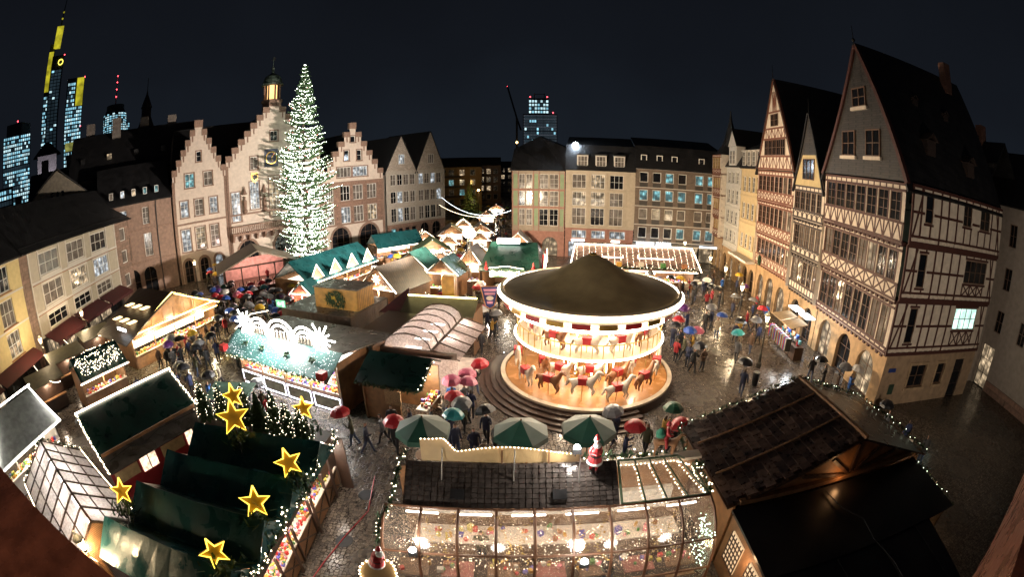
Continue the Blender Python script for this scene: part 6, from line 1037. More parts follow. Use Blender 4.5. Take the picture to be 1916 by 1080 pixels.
DOWN = ((.27, .03, 1.15), (.28, -.06, .9), -.07); UP = ((.26, -.12, 1.18), (.2, -.28, 1.38), .08); FOLD = ((.27, -.04, 1.15), (.1, -.26, 1.16), .03)
def dress(me, coat=0):
    """material slots by where on the body a face lies: coat, trousers, skin, hair, shoes"""
    for m_ in (M('coat_black', (.018, .018, .02), .7), M('trousers_dark', (.025, .027, .035), .8), SKIN, M('hair_brown', (.05, .028, .016), .6), BLK): me.materials.append(m_)
    for p in me.polygons:
        c = p.center; z = c.z
        if z > 1.555: mi = 3 if (z > 1.73 or c.y > -.0) else 2
        elif abs(c.x) > .22 and z < .88: mi = 2
        elif z < .1: mi = 4
        elif z < .78 and abs(c.x) < .22: mi = 1
        else: mi = 0
        p.material_index = mi
    return me
# santa on the tiled roof (waving arms round a bell), rider with reindeer, santa leaning at the corner sign
def santa(label, loc, yaw, s=1.0, tilt=0):
    t = thing('santa_figure', label, 'figure', loc, yaw, None); t.rotation_euler = (tilt, 0, yaw); t.scale = (s, s, s)
    me = skinned('body', *[q for q in figure((.05, FOLD, FOLD, 0))]); 
    for m_ in (RED, FUR, SKIN, BLK): me.materials.append(m_)
    for p in me.polygons: z = p.center.z; p.material_index = 2 if 1.6 < z < 1.72 and p.center.y < -.03 else 1 if (z > 1.52 and z < 1.6) or (.62 < z < .7) else 3 if z < .2 else 0
    ob('body', me, t); MB().lathe([(.3, .62), (.31, .7), (.25, 1.0), (.24, 1.3), (.12, 1.5)], 14).build('coat', RED, t); MB().lathe([(.31, .58), (.35, .64), (.31, .72)], 14).build('coat_hem', FUR, t); MB().lathe([(.26, .98), (.275, 1.03), (.26, 1.08)], 14).build('belt', BLK, t); MB().lathe([(0, 1.42), (.14, 1.48), (.16, 1.58), (.1, 1.66), (0, 1.68)], 10, (0, -.09, 0)).build('beard', FUR, t); MB().lathe([(.12, 1.73), (.135, 1.78), (.12, 1.82)], 10).build('hat_brim', FUR, t); MB().lathe([(.12, 1.8), (.09, 1.95), (.02, 2.05), (0, 2.05)], 10).build('hat', RED, t); return t
santa('red-robed santa figure standing on the tiled roof by the floodlight', (2.45, 10.75, 3.72), R(15), .72); santa('santa figure leaning over the bulb-edged sign at the lane corner', (-3.75, 7.75, 2.3), R(60), .7, R(18))
rd = thing('reindeer_rider', 'small red-coated figure with green sack riding a brown reindeer on the rear garland', 'figure', (4.9, 11.45, 3.6), R(75))
DV = [(0, 0, .62), (0, -.3, .64), (0, -.42, .85), (0, -.5, .98), (0, -.64, .93), (0, .3, .64), (0, .4, .72)]; DE = [(0, 1), (1, 2), (2, 3), (3, 4), (0, 5), (5, 6)]; DR = [.12, .12, .07, .06, .035, .12, .03]
for x, y in ((.07, -.3), (-.07, -.3), (.07, .28), (-.07, .28)): k = len(DV); DV += [(x, y, .42), (x, y+.03, .22), (x, y, .03)]; DE += [(1 if y < 0 else 5, k), (k, k+1), (k+1, k+2)]; DR += [.055, .03, .025]
dm = skinned('reindeer', DV, DE, DR); dm.materials.append(M('deer_brown', (.25, .12, .05), .7)); ob('reindeer', dm, rd); MB().tube([(0, -.5, 1.05), (.12, -.48, 1.2), (.1, -.44, 1.35)], .015, 4).tube([(0, -.5, 1.05), (-.12, -.48, 1.2), (-.1, -.44, 1.35)], .015, 4).build('antlers', DARKWOOD, rd)
rm = skinned('rider', [(0, 0, .78), (0, 0, 1.0), (0, 0, 1.14), (0, 0, 1.26), (.13, -.02, .72), (.15, -.04, .45), (-.13, -.02, .72), (-.15, -.04, .45), (.16, -.1, .98), (.06, -.22, .95), (-.16, -.1, .98), (-.06, -.22, .95)], [(0, 1), (1, 2), (2, 3), (0, 4), (4, 5), (0, 6), (6, 7), (1, 8), (8, 9), (1, 10), (10, 11)], [.1, .1, .05, .075, .06, .045, .06, .045, .05, .035, .05, .035]); rm.materials.append(RED); rm.materials.append(SKIN)
for p in rm.polygons: p.material_index = int(p.center.z > 1.19)
ob('rider', rm, rd); MB().lathe([(.08, 1.28), (.09, 1.33), (.03, 1.45), (0, 1.46)], 8).build('hat', RED, rd); MB().lathe([(0, .8), (.16, .85), (.18, 1.0), (.06, 1.15), (0, 1.15)], 10, (0, .2, 0)).build('sack', M('sack_green', (.03, .2, .12), .7), rd)
cs = thing('bulb_sign', 'rounded tan sign board edged with bulbs at the lane corner', 'sign', (-3.55, 7.35, 2.15)); pts = [(-.5, 0, 0), (.5, 0, 0)]+[(.5*math.cos(q), 0, .45+.35*math.sin(q)) for q in [math.pi*k/10 for k in range(11)]]; q = MB().slab(pts, .06).build('board', FB, cs); cs.rotation_euler = (R(-35), 0, R(20)); b = MB(); bulbs_along(b, [(p[0], -.05, p[2]) for p in pts[1:]]+[(-.5, -.05, 0)], .1, .035); b.build('bulbs', BULB, cs, kind='stuff')
# ---- shingled hall at the right
sh = thing('shingle_hall', 'big dark shingle-roofed timber hall with lit garland along its gable edge', 'market building', (0, 0, 0)); FOOT.append((Vector((0, 0, 0)), 0, 6.3, 17.4, 3.4, 14.6))
SHG = [M('wet_shingle_%d' % k, c, .3, var=.5, scale=5, bump=.3) for k, c in enumerate([(.052, .03, .024), (.095, .058, .044), (.03, .019, .017)])]
shm = [MB().box((0, 0, 0), (.62, .30, .03)).mesh('shingle', m_) for m_ in SHG]; sa = math.atan2(1.7, 5.4); sb_ = math.atan2(1.7, 4.9)
for i in range(16):
    for j in range(16):
        u = (i+.5)/16; x = 6.7+5.4*u; y = 9.35+(j+.5+(.5 if i % 2 else 0)*.9)*.30
        if y > 14.2: continue
        ob('shingle', shm[rng.randrange(3)], sh, mtx=Matrix.Translation((x, y, 2.95+1.7*u+rng.uniform(0, .012))) @ Matrix.Rotation(-sa+.06+rng.uniform(-.05, .05), 4, 'Y') @ Matrix.Rotation(rng.uniform(-.06, .06), 4, 'X') @ Matrix.Rotation(rng.uniform(-.04, .04), 4, 'Z') @ Matrix.Diagonal((.62, 1, 1, 1)))
MB().slab([(6.65, 9.3, 2.86), (12.1, 9.3, 4.56), (12.1, 14.25, 4.56), (6.65, 14.25, 2.86)], .08).build('roof_deck', DARKWOOD, sh); MB().slab([(12.1, 9.3, 4.58), (17.1, 9.0, 2.9), (17.0, 14.6, 2.9), (12.1, 14.25, 4.58)], .08).build('rear_slope', M('wet_shingle_slope', (.045, .028, .022), .3, var=.5, brick=(.6, .3, .02, (0, 0, R(90)))), sh)
bx('ridge_board', sh, (12.1, 11.75, 4.68), (.16, 5.1, .12), WOOD); [beam('roof_batten', sh, (6.8, y, 3.06), (11.9, y, 4.66), .05, .06, (0, 0, 1), WOOD) for y in (10.9, 12.8)]
bx('west_wall', sh, (7.0, 11.8, 1.4), (.1, 4.8, 2.8), WOOD); bx('north_wall', sh, (11.8, 14.0, 1.4), (9.8, .1, 2.8), WOOD); bx('east_wall', sh, (16.7, 11.6, 1.4), (.1, 4.8, 2.8), WOOD)
MB().slab([(7.0, 9.5, 2.9), (16.8, 9.5, 2.9), (12.1, 9.5, 4.45)], .06).build('gable_boards', WOOD, sh); [beam('gable_strut', sh, (12.1, 9.4, 2.95), (12.1+k*1.6, 9.4, 4.3-abs(k)*.52), .12, .1, (0, -1, 0), DARKWOOD) for k in (-1.6, -.8, 0, .8, 1.6)]; bx('tie_beam', sh, (12.0, 9.35, 2.98), (9.8, .16, .18), WOOD); lamp_in(sh, (11.4, 9.05, 3.25), 6, (1, .5, .2), .1)
FELT = M('black_roofing_felt', (.012, .010, .010), .35, var=.6, scale=.9, bump=.2, bscale=2.5); MB().slab([(6.9, 6.3, 2.55), (16.3, 5.9, 2.55), (16.3, 9.2, 2.85), (6.8, 9.2, 2.85)], .1).build('porch_roof', FELT, sh); MB().slab([(7.3, 3.2, 2.2), (14.2, 2.9, 2.2), (14.6, 6.15, 2.5), (7.15, 6.25, 2.5)], .1).build('lower_porch_roof', FELT, sh)
[beam('felt_seam', sh, (7.6+k*2.0, 3.2, 2.24), (7.6+k*2.0, 6.2, 2.53), .03, .03, (0, 0, 1), DARKMETAL) for k in range(4)]; MB().tube([(10.6, 9.0, 2.9), (10.8, 8.0, 2.82), (11.4, 7.2, 2.75), (11.3, 6.2, 2.65), (11.6, 5.0, 2.5), (11.5, 3.6, 2.4)], .02, 5).build('cable', DARKMETAL, sh)
MB().box((7.05, 7.75, 1.25), (.12, 3.1, 2.5)).build('porch_wall', WOOD, sh); LAT = L('lattice_window_glow', (1, .66, .35), .55)
for y in (6.9, 8.4): w_ = bx('lattice_window', sh, (6.96, y, 1.5), (.06, .9, 1.3), LAT); [bx('lattice_bar', sh, (6.91, y-.45+.18*k, 1.5), (.04, .03, 1.3), DARKWOOD) for k in range(6)]; [bx('lattice_bar', sh, (6.91, y, .9+.22*k), (.035, .9, .03), DARKWOOD) for k in range(6)]
lamp_in(sh, (6.5, 7.6, 1.9), 14, (1, .6, .3), .1); bx('east_porch_wall', sh, (16.0, 7.6, 1.25), (.12, 3.0, 2.5), WOOD); bx('lattice_window', sh, (16.1, 7.4, 1.5), (.06, 1.6, 1.0), LAT); lamp_in(sh, (16.8, 7.4, 2.0), 12, (1, .6, .3), .1)
fir_garland('light_garland', sh, [(6.6, 14.35, 2.95), (9.3, 14.35, 3.8), (12.1, 14.35, 4.7), (14.5, 14.5, 3.85), (17.1, 14.7, 3.0), (17.3, 11.5, 3.0), (17.3, 9.0, 2.95)], .14, 40, step=.4, bm=FAINT, br=.022); fir_garland('light_garland', sh, [(16.4, 8.9, 2.8), (16.45, 7.5, 2.7), (16.4, 5.9, 2.5)], .12, 40, step=.3, bm=FAINT, br=.022); fir_garland('corner_garland', sh, [(6.5, 14.2, 3.0), (6.35, 12.0, 2.3), (6.4, 11.4, 3.2)], .18, 50, step=.3, bm=FAINT, br=.022)
# ---- parasols
def parasol(label, loc, r=1.35):
    t = thing('parasol', label, 'parasol', loc, R(22), 'octagonal beer-garden parasols'); n = 8; GP = M('parasol_green', (.02, .085, .06), .55, var=.2); WP = M('parasol_white', (.20, .24, .21), .6, var=.15)
    for k in range(n):
        a, b_ = 2*math.pi*k/n, 2*math.pi*(k+1)/n; MB().poly([(0, 0, 2.95), (r*math.cos(a), r*math.sin(a), 2.4), (r*math.cos(b_), r*math.sin(b_), 2.4)]).poly([(r*math.cos(a), r*math.sin(a), 2.4), (r*math.cos(a)*1.01, r*math.sin(a)*1.01, 2.18), (r*math.cos(b_)*1.01, r*math.sin(b_)*1.01, 2.18), (r*math.cos(b_), r*math.sin(b_), 2.4)], 0).build('canopy_segment', GP if k in (4, 5) else WP, t)
        MB().tube([(0, 0, 2.93), (r*math.cos(a), r*math.sin(a), 2.38)], .012, 4).build('rib', DARKMETAL, t)
    MB().tube([(0, 0, 0), (0, 0, 3.0)], .035, 8).build('pole', WOOD, t); MB().lathe([(0, .1), (.3, .1), (.32, 0)], 10).build('base', DARKMETAL, t); tb = MB().lathe([(0, 1.08), (.45, 1.08), (.45, 1.03), (0, 1.03)], 14).build('table_top', WOOD, t)
for lab, p in (('green and white parasol at the curved end of the fascia board', (-3.6, 15.3, 0)), ('green and white parasol behind the middle of the fascia board', (.35, 15.2, 0)), ('green and white parasol behind the roof santa', (3.1, 15.35, 0))): parasol(lab, p, 1.15)
# ---- the giant tree
gt = thing('giant_fir_tree', 'giant fir covered in thousands of white lights before the town hall', 'tree', (-28.5, 58.0, 0)); HT = 28.6
MB().tube([(0, 0, 0), (0, 0, 14), (0, 0, 28)], .45, 8, r2=.04).build('trunk', BARK, gt); cr_ = MB(); bl = MB(); rb = MB()
def trad(z): return 3.1+1.25*math.sin(min(z, 13)/13*math.pi/2) if z < 13 else 4.35*(1-(z-13)/15.8)**.93
z = .9; k = 0
while z < HT-.2:
    rr = max(.12, trad(z)); nbz = max(5, int(7+rr*2.4))
    for i in range(nbz):
        a = 2.399*k+i*2*math.pi/nbz+rng.uniform(-.2, .2); ln = rr*rng.uniform(.6, 1.18)*(1+.1*math.sin(z*1.7+a*2)); dr = rng.uniform(-.2, .1); u_ = Vector((math.cos(a), math.sin(a), 0)); s_ = Vector((-math.sin(a), math.cos(a), 0)); pts = [Vector((0, 0, z))+u_*ln*q+Vector((0, 0, (dr-.34)*ln*q+.42*ln*q*q)) for q in (0, .25, .5, .75, 1)]
        for q in range(1, 4):
            wq = ln*.17*(1.15-q*.25)
            for e in (-1, 1): cr_.poly([pts[q], pts[q+1], pts[q+1]+s_*e*wq*.35-Vector((0, 0, .12)), pts[q]+s_*e*wq-Vector((0, 0, .22))])
            for e in (-1, 1): c = pts[q].lerp(pts[q+1], rng.random()); cr_.poly([c, c+s_*e*.35+u_*.2-Vector((0, 0, .15)), c+u_*.3-Vector((0, 0, .3))])
        nb_ = max(2, int(ln*4.5))
        for q in range(nb_):
            u = .2+.8*(q+rng.random())/nb_; c = pts[0].lerp(pts[4], u); c.z = z+(dr-.34)*ln*u+.42*ln*u*u+rng.uniform(-.07, .07); bl.octa(c+s_*rng.gauss(0, .07)*ln, rng.choice((.026, .034, .042, .055)))
        if rng.random() < .07: rb.octa(pts[4]-Vector((0, 0, .15)), .1)
    z += .8 if z < 20 else .55; k += 1
cr_.build('crown', M('lightened_fir_needles', (.07, .14, .055), .7, var=.6, scale=6), gt, kind='stuff'); bl.build('bulbs', TREEBULB, gt, kind='stuff'); rb.build('red_baubles', L('red_bauble', (.8, .05, .04), 1.2, sample=False), gt, kind='stuff')  # needles coloured lighter than other firs so the crown seems to glow
# ---- carousel
CX, CY = 4.55, 24.75; ca = thing('carousel', 'double-deck carousel with domed brown canopy ringed by bands of lights', 'carousel', (CX, CY, 0)); FOOT.append((Vector((CX, CY, 0)), 0, -6.3, 6.0, -6.3, 6.0)); RB = L('carousel_band_light', (1, .87, .70), 15); CRM = M('cream_enamel', (.62, .50, .36), .35, var=.15); ORG = M('varnished_orange_boards', (.42, .19, .06), .25, var=.25, scale=2); MIR = M('carousel_mirror', (.75, .68, .58), .08, metal=1, var=.05)
MB().lathe([(5.25, 0), (5.25, .5), (5.05, .55)], 64).build('plinth', DARKWOOD, ca); MB().lathe([(0, .62), (4.9, .62), (4.95, .6), (4.95, .5)], 64).build('platform', ORG, ca); MB().lathe([(4.96, .5), (5.2, .52), (5.22, .66), (4.96, .68)], 64).build('platform_rim', CRM, ca)
for k in range(4): MB().lathe([(5.2+.33*k, .44-.12*k), (5.53+.33*k, .44-.12*k), (5.53+.33*k, .44-.12*(k+1))], 14, a0=R(150), a1=R(292)).build('step', DARKWOOD, ca)
for k in range(16): a = 2*math.pi*k/16; p_ = bx('mirror_panel', ca, (1.42*math.cos(a), 1.42*math.sin(a), 2.0), (.06, .5, 2.5), MIR, rz=a); bx('gold_moulding', ca, (1.45*math.cos(a+.196), 1.45*math.sin(a+.196), 2.6), (.1, .08, 4.0), MATS['gilt'], rz=a+.196)
MB().lathe([(1.4, .62), (1.4, 4.7)], 16).build('core_drum', CRM, ca)
for r_, z in ((2.0, 4.62), (2.7, 4.66), (3.4, 4.7), (4.1, 4.74)): MB().tube([(r_*math.cos(2*math.pi*k/48), r_*math.sin(2*math.pi*k/48), z) for k in range(49)], .03, 4, cap=False).build('ceiling_ring_light', RB, ca)
MB().lathe([(1.45, 2.98), (4.3, 2.98), (4.35, 3.08), (4.3, 3.14), (1.45, 3.12)], 56).build('upper_deck', CRM, ca); MB().tube([(4.38*math.cos(2*math.pi*k/64), 4.38*math.sin(2*math.pi*k/64), 3.06) for k in range(65)], .05, 5, cap=False).build('deck_edge_light', RB, ca); MB().tube([(4.25*math.cos(2*math.pi*k/64), 4.25*math.sin(2*math.pi*k/64), 3.85) for k in range(65)], .03, 5, cap=False).build('railing', MATS['gilt'], ca)
for k in range(48): a = 2*math.pi*k/48; bx('railing_baluster', ca, (4.25*math.cos(a), 4.25*math.sin(a), 3.48), (.04, .04, .72), MATS['gilt'], rz=a)
for r_ in (1.9, 2.6, 3.3, 4.0): MB().tube([(r_*math.cos(2*math.pi*k/48), r_*math.sin(2*math.pi*k/48), 2.95) for k in range(49)], .022, 4, cap=False).build('underdeck_ring_light', RB, ca)
MB().lathe([(1.4, 4.78), (4.5, 4.82), (5.15, 5.3)], 64).build('ceiling', CRM, ca); MB().lathe([(4.45, 4.62), (4.6, 4.6), (4.62, 4.95), (5.2, 5.3), (5.25, 5.75), (5.05, 5.8)], 64).build('rounding_board', CRM, ca); MB().tube([(4.66*math.cos(2*math.pi*k/72), 4.66*math.sin(2*math.pi*k/72), 4.72) for k in range(73)], .075, 5, cap=False).build('lower_band_light', RB, ca); MB().tube([(5.28*math.cos(2*math.pi*k/72), 5.28*math.sin(2*math.pi*k/72), 5.58) for k in range(73)], .10, 5, cap=False).build('upper_band_light', RB, ca)  # unbroken light bands added in place of rim bulbs streaked by the spin
CNV = M('brown_canvas', (.40, .31, .17), .4, var=.2, scale=1.2); nseg = 16
for k in range(nseg):
    a, b_ = 2*math.pi*k/nseg, 2*math.pi*(k+1)/nseg; pr = [(5.0, 5.72), (4.2, 5.8), (3.3, 6.02), (2.4, 6.4), (1.5, 6.9), (.8, 7.35), (.4, 7.55), (.2, 7.62)]; mb = MB()
    mb.lathe(pr, 4, a0=a, a1=b_); mb.build('canopy_gore', CNV, ca, smooth=True)
for k in range(24): a = 2*math.pi*k/24; bx('painted_panel', ca, (5.0*math.cos(a), 5.0*math.sin(a), 5.08), (.05, .9, .28), RED if k % 2 else MATS['gilt'], rz=a)
MB().lathe([(.22, 7.58), (.24, 7.66), (.1, 7.72), (0, 7.74)], 10).build('finial', MATS['gilt'], ca)
HV = [(0, 0, .55), (0, -.32, .58), (0, -.5, .82), (0, -.58, 1.02), (0, -.78, .9), (0, .32, .58), (0, .48, .6), (0, .62, .35)]; HE = [(0, 1), (1, 2), (2, 3), (3, 4), (0, 5), (5, 6), (6, 7)]; HR = [(.15, .17), (.14, .16), .1, .085, .05, .16, .06, .04]
for x, y, fx in ((.08, -.32, -.22), (-.08, -.32, -.3), (.08, .3, .12), (-.08, .3, .2)): k = len(HV); HV += [(x, y, .4), (x, y+fx*.5, .24), (x, y+fx*.2, .05)]; HE += [(1 if y < 0 else 5, k), (k, k+1), (k+1, k+2)]; HR += [.075, .045, .035]
HV = [(x*1.4, y*1.4, z*1.4) for x, y, z in HV]; HR = [tuple(q*1.4 for q in r_) if isinstance(r_, tuple) else r_*1.4 for r_ in HR]
hm = skinned('carousel_horse', HV, HE, HR); hm.materials.append(M('horse_cream', (.62, .52, .42), .3))
hm2 = hm.copy(); hm2.materials.clear(); hm2.materials.append(M('horse_chestnut', (.22, .09, .04), .3)); sdl = MB().box((0, 0, 1.02), (.44, .5, .08)).box((.22, 0, .86), (.04, .42, .36)).box((-.22, 0, .86), (.04, .42, .36)).mesh('saddle', RED); pol = MB().tube([(0, 0, -.6), (0, 0, 1.75)], .022, 6).mesh('brass_pole', MATS['gilt'])
for ring, (r_, n_, zb) in enumerate(((4.2, 14, .8), (2.75, 10, .85), (3.45, 12, 3.35))):
    for k in range(n_):
        a = 2*math.pi*(k+.3*ring)/n_; h = ob('horse', hm if (k+ring) % 3 else hm2, ca, mtx=Matrix.Translation((r_*math.cos(a), r_*math.sin(a), zb+.25*math.sin(k*2.1)*(1 if ring < 2 else .2)-(.35 if ring == 2 else 0))) @ Matrix.Rotation(a+math.pi, 4, 'Z')); ob('saddle', sdl, h); ob('brass_pole', pol, h)
for k in range(5):
    a = R(200+k*35); glow('drum_light', ca, [(1.6*math.cos(a), 1.6*math.sin(a), .9), (1.6*math.cos(a), 1.6*math.sin(a), 2.8)], .03, RB); glow('drum_light', ca, [(1.6*math.cos(a), 1.6*math.sin(a), 3.2), (1.6*math.cos(a), 1.6*math.sin(a), 4.6)], .03, RB); lamp_in(ca, (3.0*math.cos(a), 3.0*math.sin(a), 2.7), 75, (1, .80, .56), .2); lamp_in(ca, (3.2*math.cos(a), 3.2*math.sin(a), 4.4), 60, (1, .80, .56), .2)
# ---- souvenir racks by the corner house
ck = thing('souvenir_stand', 'crowded souvenir stand of clothes racks under white lamps and beige awnings', 'market stall', (21.6, 27.6, 0), R(-98)); FOOT.append((Vector((21.6, 27.6, 0)), R(-98), -1.6, 2.6, -2.2, 1))
for k in range(2): MB().slab([(-1.3+1.9*k, -1.7, 2.5), (.5+1.9*k, -1.7, 2.5), (.4+1.9*k, -.1, 2.75), (-1.2+1.9*k, -.1, 2.75)], .05).build('awning', M('beige_canvas', (.5, .36, .22), .6), ck); bx('white_lamp_box', ck, (-.4+1.9*k, .1, 3.15), (1.4, .8, .12), L('cool_lamp_box', (.85, .95, 1), 2.6)); lamp_in(ck, (-.4+1.9*k, -.7, 2.3), 110, (.9, .96, 1), .3)
CL = [M('cloth_%d' % k, c, .8) for k, c in enumerate([(.4, .02, .03), (.03, .08, .4), (.5, .45, .4), (.03, .03, .03), (.45, .2, .1), (.1, .3, .35)])]
for k in range(22): bx('hung_garment', ck, (-1.2+k*.16, -1.5, 1.15), (.07, .45, .95), CL[k % 6])
MB().tube([(-1.3, -1.5, 1.68), (2.4, -1.5, 1.68)], .02).build('rail', MATS['galvanised'], ck); [bx('stand_leg', ck, (x, -1.5, .84), (.04, .04, 1.68), DARKMETAL) for x in (-1.3, .5, 2.4)]
for k in range(14): bx('souvenir', ck, (-1.2+.26*k, -.5, 1.1+.25*(k % 3)), (.2, .2, .3), CL[(k*5) % 6])
bx('display_table', ck, (.5, -.5, .5), (3.7, .8, 1.0), DARKWOOD)
# ---- manhole covers and cable on the lane
MB().lathe([(0, .012), (.33, .012), (.35, .0)], 20).build('manhole_cover', DARKMETAL, None, (-5.95, 13.5, 0), label='round dark manhole cover in the lane beside the lit counter', category='manhole cover'); MB().lathe([(0, .012), (.33, .012), (.35, .0)], 20).build('manhole_cover', DARKMETAL, None, (-6.1, 10.7, 0), label='round dark manhole cover in the lane near the bulb-edged sign', category='manhole cover')
MB().tube([(-6.9, 7.5, .03), (-6.5, 9.5, .03), (-6.1, 11.0, .03), (-5.6, 12.5, .03), (-5.9, 14.8, .03)], .022, 5).build('red_cable', M('red_rubber', (.35, .02, .03), .5), None, label='thin red cable lying along the wet cobbled lane', category='cable')
for lab, p in (('free-standing menu board on the dark paving by the corner house', (20.3, 12.2, 0)), ('white notice easel outside the arched shop windows', (20.9, 20.5, 0))): t = thing('menu_board', lab, 'sign', p, R(-40)); bx('board', t, (0, 0, .75), (.5, .05, .75), LIMEWASH); [bx('leg', t, (x, .1, .35), (.04, .04, .7), DARKMETAL) for x in (-.2, .2)]
# ================================================================ PEOPLE AND UMBRELLAS
poses = [(.12, DOWN, DOWN, 0), (.28, DOWN, FOLD, -.03), (.2, UP, DOWN, 0), (.05, UP, FOLD, 0), (.03, FOLD, FOLD, -.02)]
BODY = [dress(skinned('person_body', *figure(p))) for p in poses]
COATS = [('black', (.018, .018, .02)), ('dark blue', (.02, .03, .09)), ('brown', (.09, .05, .03)), ('grey', (.12, .12, .13)), ('red', (.30, .02, .025)), ('olive', (.06, .06, .03)), ('cream', (.45, .38, .30)), ('navy', (.015, .02, .05)), ('bright blue', (.03, .12, .40)), ('mustard', (.35, .2, .03))]
CM = [M('coat_'+n.replace(' ', '_'), c, .75, var=.2, scale=14) for n, c in COATS]; TM = [M('trousers_dark'), M('jeans_blue', (.04, .06, .12), .8), M('trousers_black', (.012, .012, .014), .8)]
UCOL = [('black', (.015, .015, .018)), ('red', (.42, .02, .03)), ('grey', (.16, .16, .17)), ('blue', (.03, .08, .35)), ('pink', (.5, .12, .2)), ('dark green', (.02, .09, .05)), ('white', (.6, .58, .56)), ('yellow', (.5, .32, .03)), ('purple', (.12, .03, .18)), ('teal', (.02, .22, .25))]
UW = [8, 3, 5, 2, .9, 1.8, 1.5, .9, .9, .6]; UMES = []
shaft = MB().tube([(0, 0, 0), (0, 0, .92)], .01, 5).mesh('umbrella_shaft', DARKMETAL)
for n_, c in UCOL:
    mb = MB(); pr = [(.0, .95), (.15, .93), (.32, .86), (.46, .73), (.52, .6)]; mb.lathe(pr, 8); UMES.append(mb.mesh('umbrella_canopy', M('umbrella_'+n_.replace(' ', '_'), c, .35, var=.12, scale=8)))
def blocked(x, y):
    for o, a, x0, x1, y0, y1 in FOOT:
        dx, dy = x-o.x, y-o.y; lx, ly = dx*math.cos(-a)-dy*math.sin(-a), dx*math.sin(-a)+dy*math.cos(-a)
        if x0-.25 < lx < x1+.25 and y0-.25 < ly < y1+.25: return True
    return math.hypot(x-CX, y-CY) < 6.9 and (x-CX < 0 or y-CY < 0) or math.hypot(x-CX, y-CY) < 5.7
TAKEN = []
def person(x, y, zone, umb=None, yaw=None, pose=None, coat=None):
    ci = coat if coat is not None else rng.choices(range(10), [6, 3, 2.5, 2.5, 1.6, 2, 1, 3, 1, .7])[0]; yaw = rng.uniform(0, 6.28) if yaw is None else yaw; pz = pose if pose is not None else ((2 if rng.random() < .6 else 3) if umb is not None else rng.choice((0, 1, 4)))
    s = rng.uniform(.94, 1.06); lab = 'person in %s coat %s %s' % (COATS[ci][0], ('under a %s umbrella' % UCOL[umb][0]) if umb is not None else ['standing', 'walking', 'walking', 'standing', 'hands together'][pz], zone)
    t = ob('person', BODY[pz], None); t.location = (x, y, 0); t.rotation_euler = (0, 0, yaw); t.scale = (s, s, s); t['label'] = lab; t['category'] = 'person'; t['group'] = 'people '+zone
    for k, m_ in ((0, CM[ci]), (1, rng.choice(TM))): t.material_slots[k].link = 'OBJECT'; t.material_slots[k].material = m_
    if umb is not None:
        h = Vector((.19, -.34, 1.42))*s; c, si = math.cos(yaw), math.sin(yaw); u = thing('umbrella', '%s umbrella over a %s coat %s' % (UCOL[umb][0], COATS[ci][0], zone), 'umbrella', (x+h.x*c-h.y*si, y+h.x*si+h.y*c, h.z-.05), rng.random(), 'umbrellas '+zone); u.rotation_euler = (rng.gauss(0, .1), rng.gauss(0, .1), rng.random()*6); ob('canopy', UMES[umb], u); ob('shaft', shaft, u)
    TAKEN.append((x, y)); return t
def crowd(zone, n, x0, x1, y0, y1, pu, inside=None, gap=.55, face=None, uw=UW):
    k = tries = 0
    while k < n and tries < n*40:
        tries += 1; x, y = rng.uniform(x0, x1), rng.uniform(y0, y1)
        if blocked(x, y) or (inside and not inside(x, y)) or any((x-a)**2+(y-b_)**2 < gap*gap for a, b_ in TAKEN): continue
        person(x, y, zone, rng.choices(range(10), uw)[0] if rng.random() < pu else None, None if face is None else face+rng.gauss(0, .4)); k += 1
crowd('in the golden chalet crowd', 86, -33, -18, 29, 41, .8, gap=.7)
crowd('queueing at the golden chalet', 16, -27.4, -24.0, 22.5, 31, .25, gap=.5, face=R(75))
crowd('before the brilliant sweets stall', 10, -20, -12, 15.8, 20.0, .5, gap=.8)
crowd('west of the brilliant sweets stall', 12, -24, -18.4, 17, 26, .6, gap=.8)
crowd('left of the carousel steps', 24, -3.4, -1.2, 18.5, 33, .7, gap=.6, uw=[3, 6, 2, .5, 5, .5, 1.5, .6, .5, .3])
crowd('before the small green-roofed stall', 12, -7.5, 0, 16.4, 18.2, .5, gap=.8)
crowd('between the parasols and carousel', 7, 4.6, 10, 15.4, 18, .6, gap=.9)
crowd('beside the iron street lamps', 30, 11.5, 20.5, 25, 46, .5, gap=.8)
crowd('right of the carousel platform', 7, 10.4, 12.6, 24, 31, .3, gap=.6)
crowd('at the wide toy stall', 20, 7, 19, 41.2, 43, .2, gap=.5, face=R(180))
crowd('before the green-roofed hall', 14, -3, 3, 37.0, 40, .3, gap=.6, face=R(180))
crowd('among the huts below the tree', 30, -24, -6, 34, 56, .4, gap=.7)
crowd('along the half-timbered house fronts', 12, 20.5, 25.5, 30, 55, .3, gap=.8, inside=lambda x, y: x < 21.3+.141*(y-17.5))
crowd('in the shopping street', 60, -7.5, -.5, 62, 120, .3, gap=.7)
crowd('before the town hall doors', 16, -40, -29, 44, 54, .5, gap=.8, inside=lambda x, y: (x+44.69)*.772-(y-46.42)*.636 > 1.5)
crowd('beyond the dark shingled hall', 4, 18.5, 21.5, 11, 15, .6, gap=1)
crowd('outside the corner house arches', 4, 19.6, 21.6, 18.2, 23, .5, gap=.8)
for x, y, z_, u, yw, c in ((11.5, 24.6, 'alone on the open paving', 0, R(20), 0), (13.5, 21.2, 'beside the waste bin', 0, R(140), 7), (12.3, 27.2, 'beside the carousel rim', 4, R(60), 1), (7.3, 16.2, 'by the shingled hall corner', 1, R(10), 0)): person(x, y, z_, u, yw, None, c)
bn = thing('waste_bin', 'small dark waste bin on the paving near the first street lamp', 'bin', (15.2, 22.4, 0)); MB().lathe([(.2, 0), (.24, .8), (.26, .82), (.24, .9), (0, .95)], 12).build('bin_body', DARKMETAL, bn)
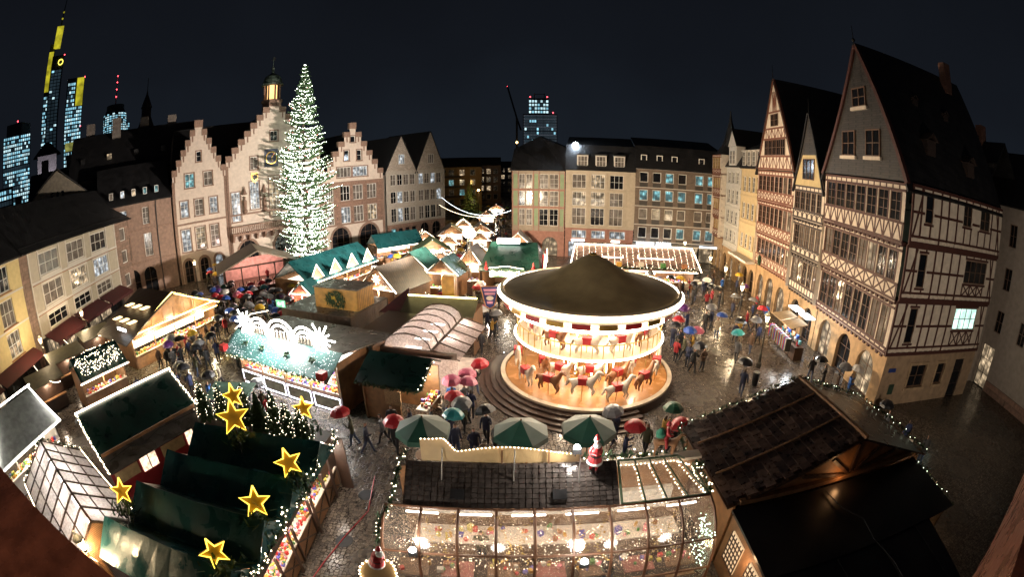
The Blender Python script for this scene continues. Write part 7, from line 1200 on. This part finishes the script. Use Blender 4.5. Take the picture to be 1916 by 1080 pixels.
# vendors inside the stalls
for (x, y, z_) in ((-13, 22.6, 'serving behind the sweets counter'), (-8.4, 9.0, 'serving behind the ornament counter'), (-29.0, 26.5, 'serving inside the golden chalet'), (-1, 10.3, 'tending the bar in the glass conservatory'), (3.0, 9.0, 'seated area guest in the glass conservatory'), (-27.6, 44.4, 'performing on the rosy stage')): 
    p_ = person(x, y, z_, None, R(0), 4)
    if 'stage' in z_: p_.location.z = .9
# ================================================================ FLOODLIGHTING OF THE SQUARE
# lamps standing in the picture: the mast lamp, the roof floodlight and the tree's own lights
spot_or_point('mast_lamp_town_hall', (-4.4, 41.5, 6.9), 43000, (1, .86, .73), .35, (-33, 60, 9), 95, .7)
spot_or_point('mast_lamp_south_west', (-4.5, 40.9, 6.9), 21000, (1, .88, .72), .35, (-43, 30, 5), 60, .8)
spot_or_point('mast_lamp_east', (-3.5, 41.1, 6.9), 26000, (1, .74, .48), .35, (25, 34, 4), 80, .8)
spot_or_point('mast_lamp_north', (-3.9, 41.8, 6.9), 17000, (1, .80, .58), .35, (14, 61, 7), 90, .8)
spot_or_point('mast_lamp_square', (-3.9, 41.0, 6.9), 1500, (1, .78, .5), .35)
spot_or_point('roof_floodlight_beam', (8.7, 62.6, 15.7), 3000, (.75, .87, 1), .4, (2, 25, 0), 110, .9)
# lamps on the church whose gallery the picture is taken from
for lab, p, tg, pw, an in (('church wall floodlight west of the gallery', (-5, -2.5, 14), (4.5, 25, 4), 4200, 34), ('church wall floodlight east of the gallery', (15, -3, 4.5), (29, 17, 7), 3600, 64)):
    t = thing('church_floodlight', lab, 'floodlight', p); bx('housing', t, (0, -.2, .1), (.4, .3, .3), DARKMETAL); MB().lathe([(0, .05), (.14, .03), (.16, 0)], 12).build('lamp_glass', MATS['flood_white'], t); spot_or_point('church_floodlight_beam', Vector(p)+Vector((0, .3, 0)), pw, (1, .84, .66), .3, tg, an, .8)
wl = thing('wall_lantern', 'small warm lantern over the church gallery parapet', 'lantern', (-1.5, -1.4, 14.2)); MB().lathe([(.1, 0), (.16, .3), (.05, .42), (0, .42)], 6).build('lantern_glass', MATS['lantern_glow'], wl); lamp_in(wl, (0, .3, -.1), 60, (1, .62, .38), .12)
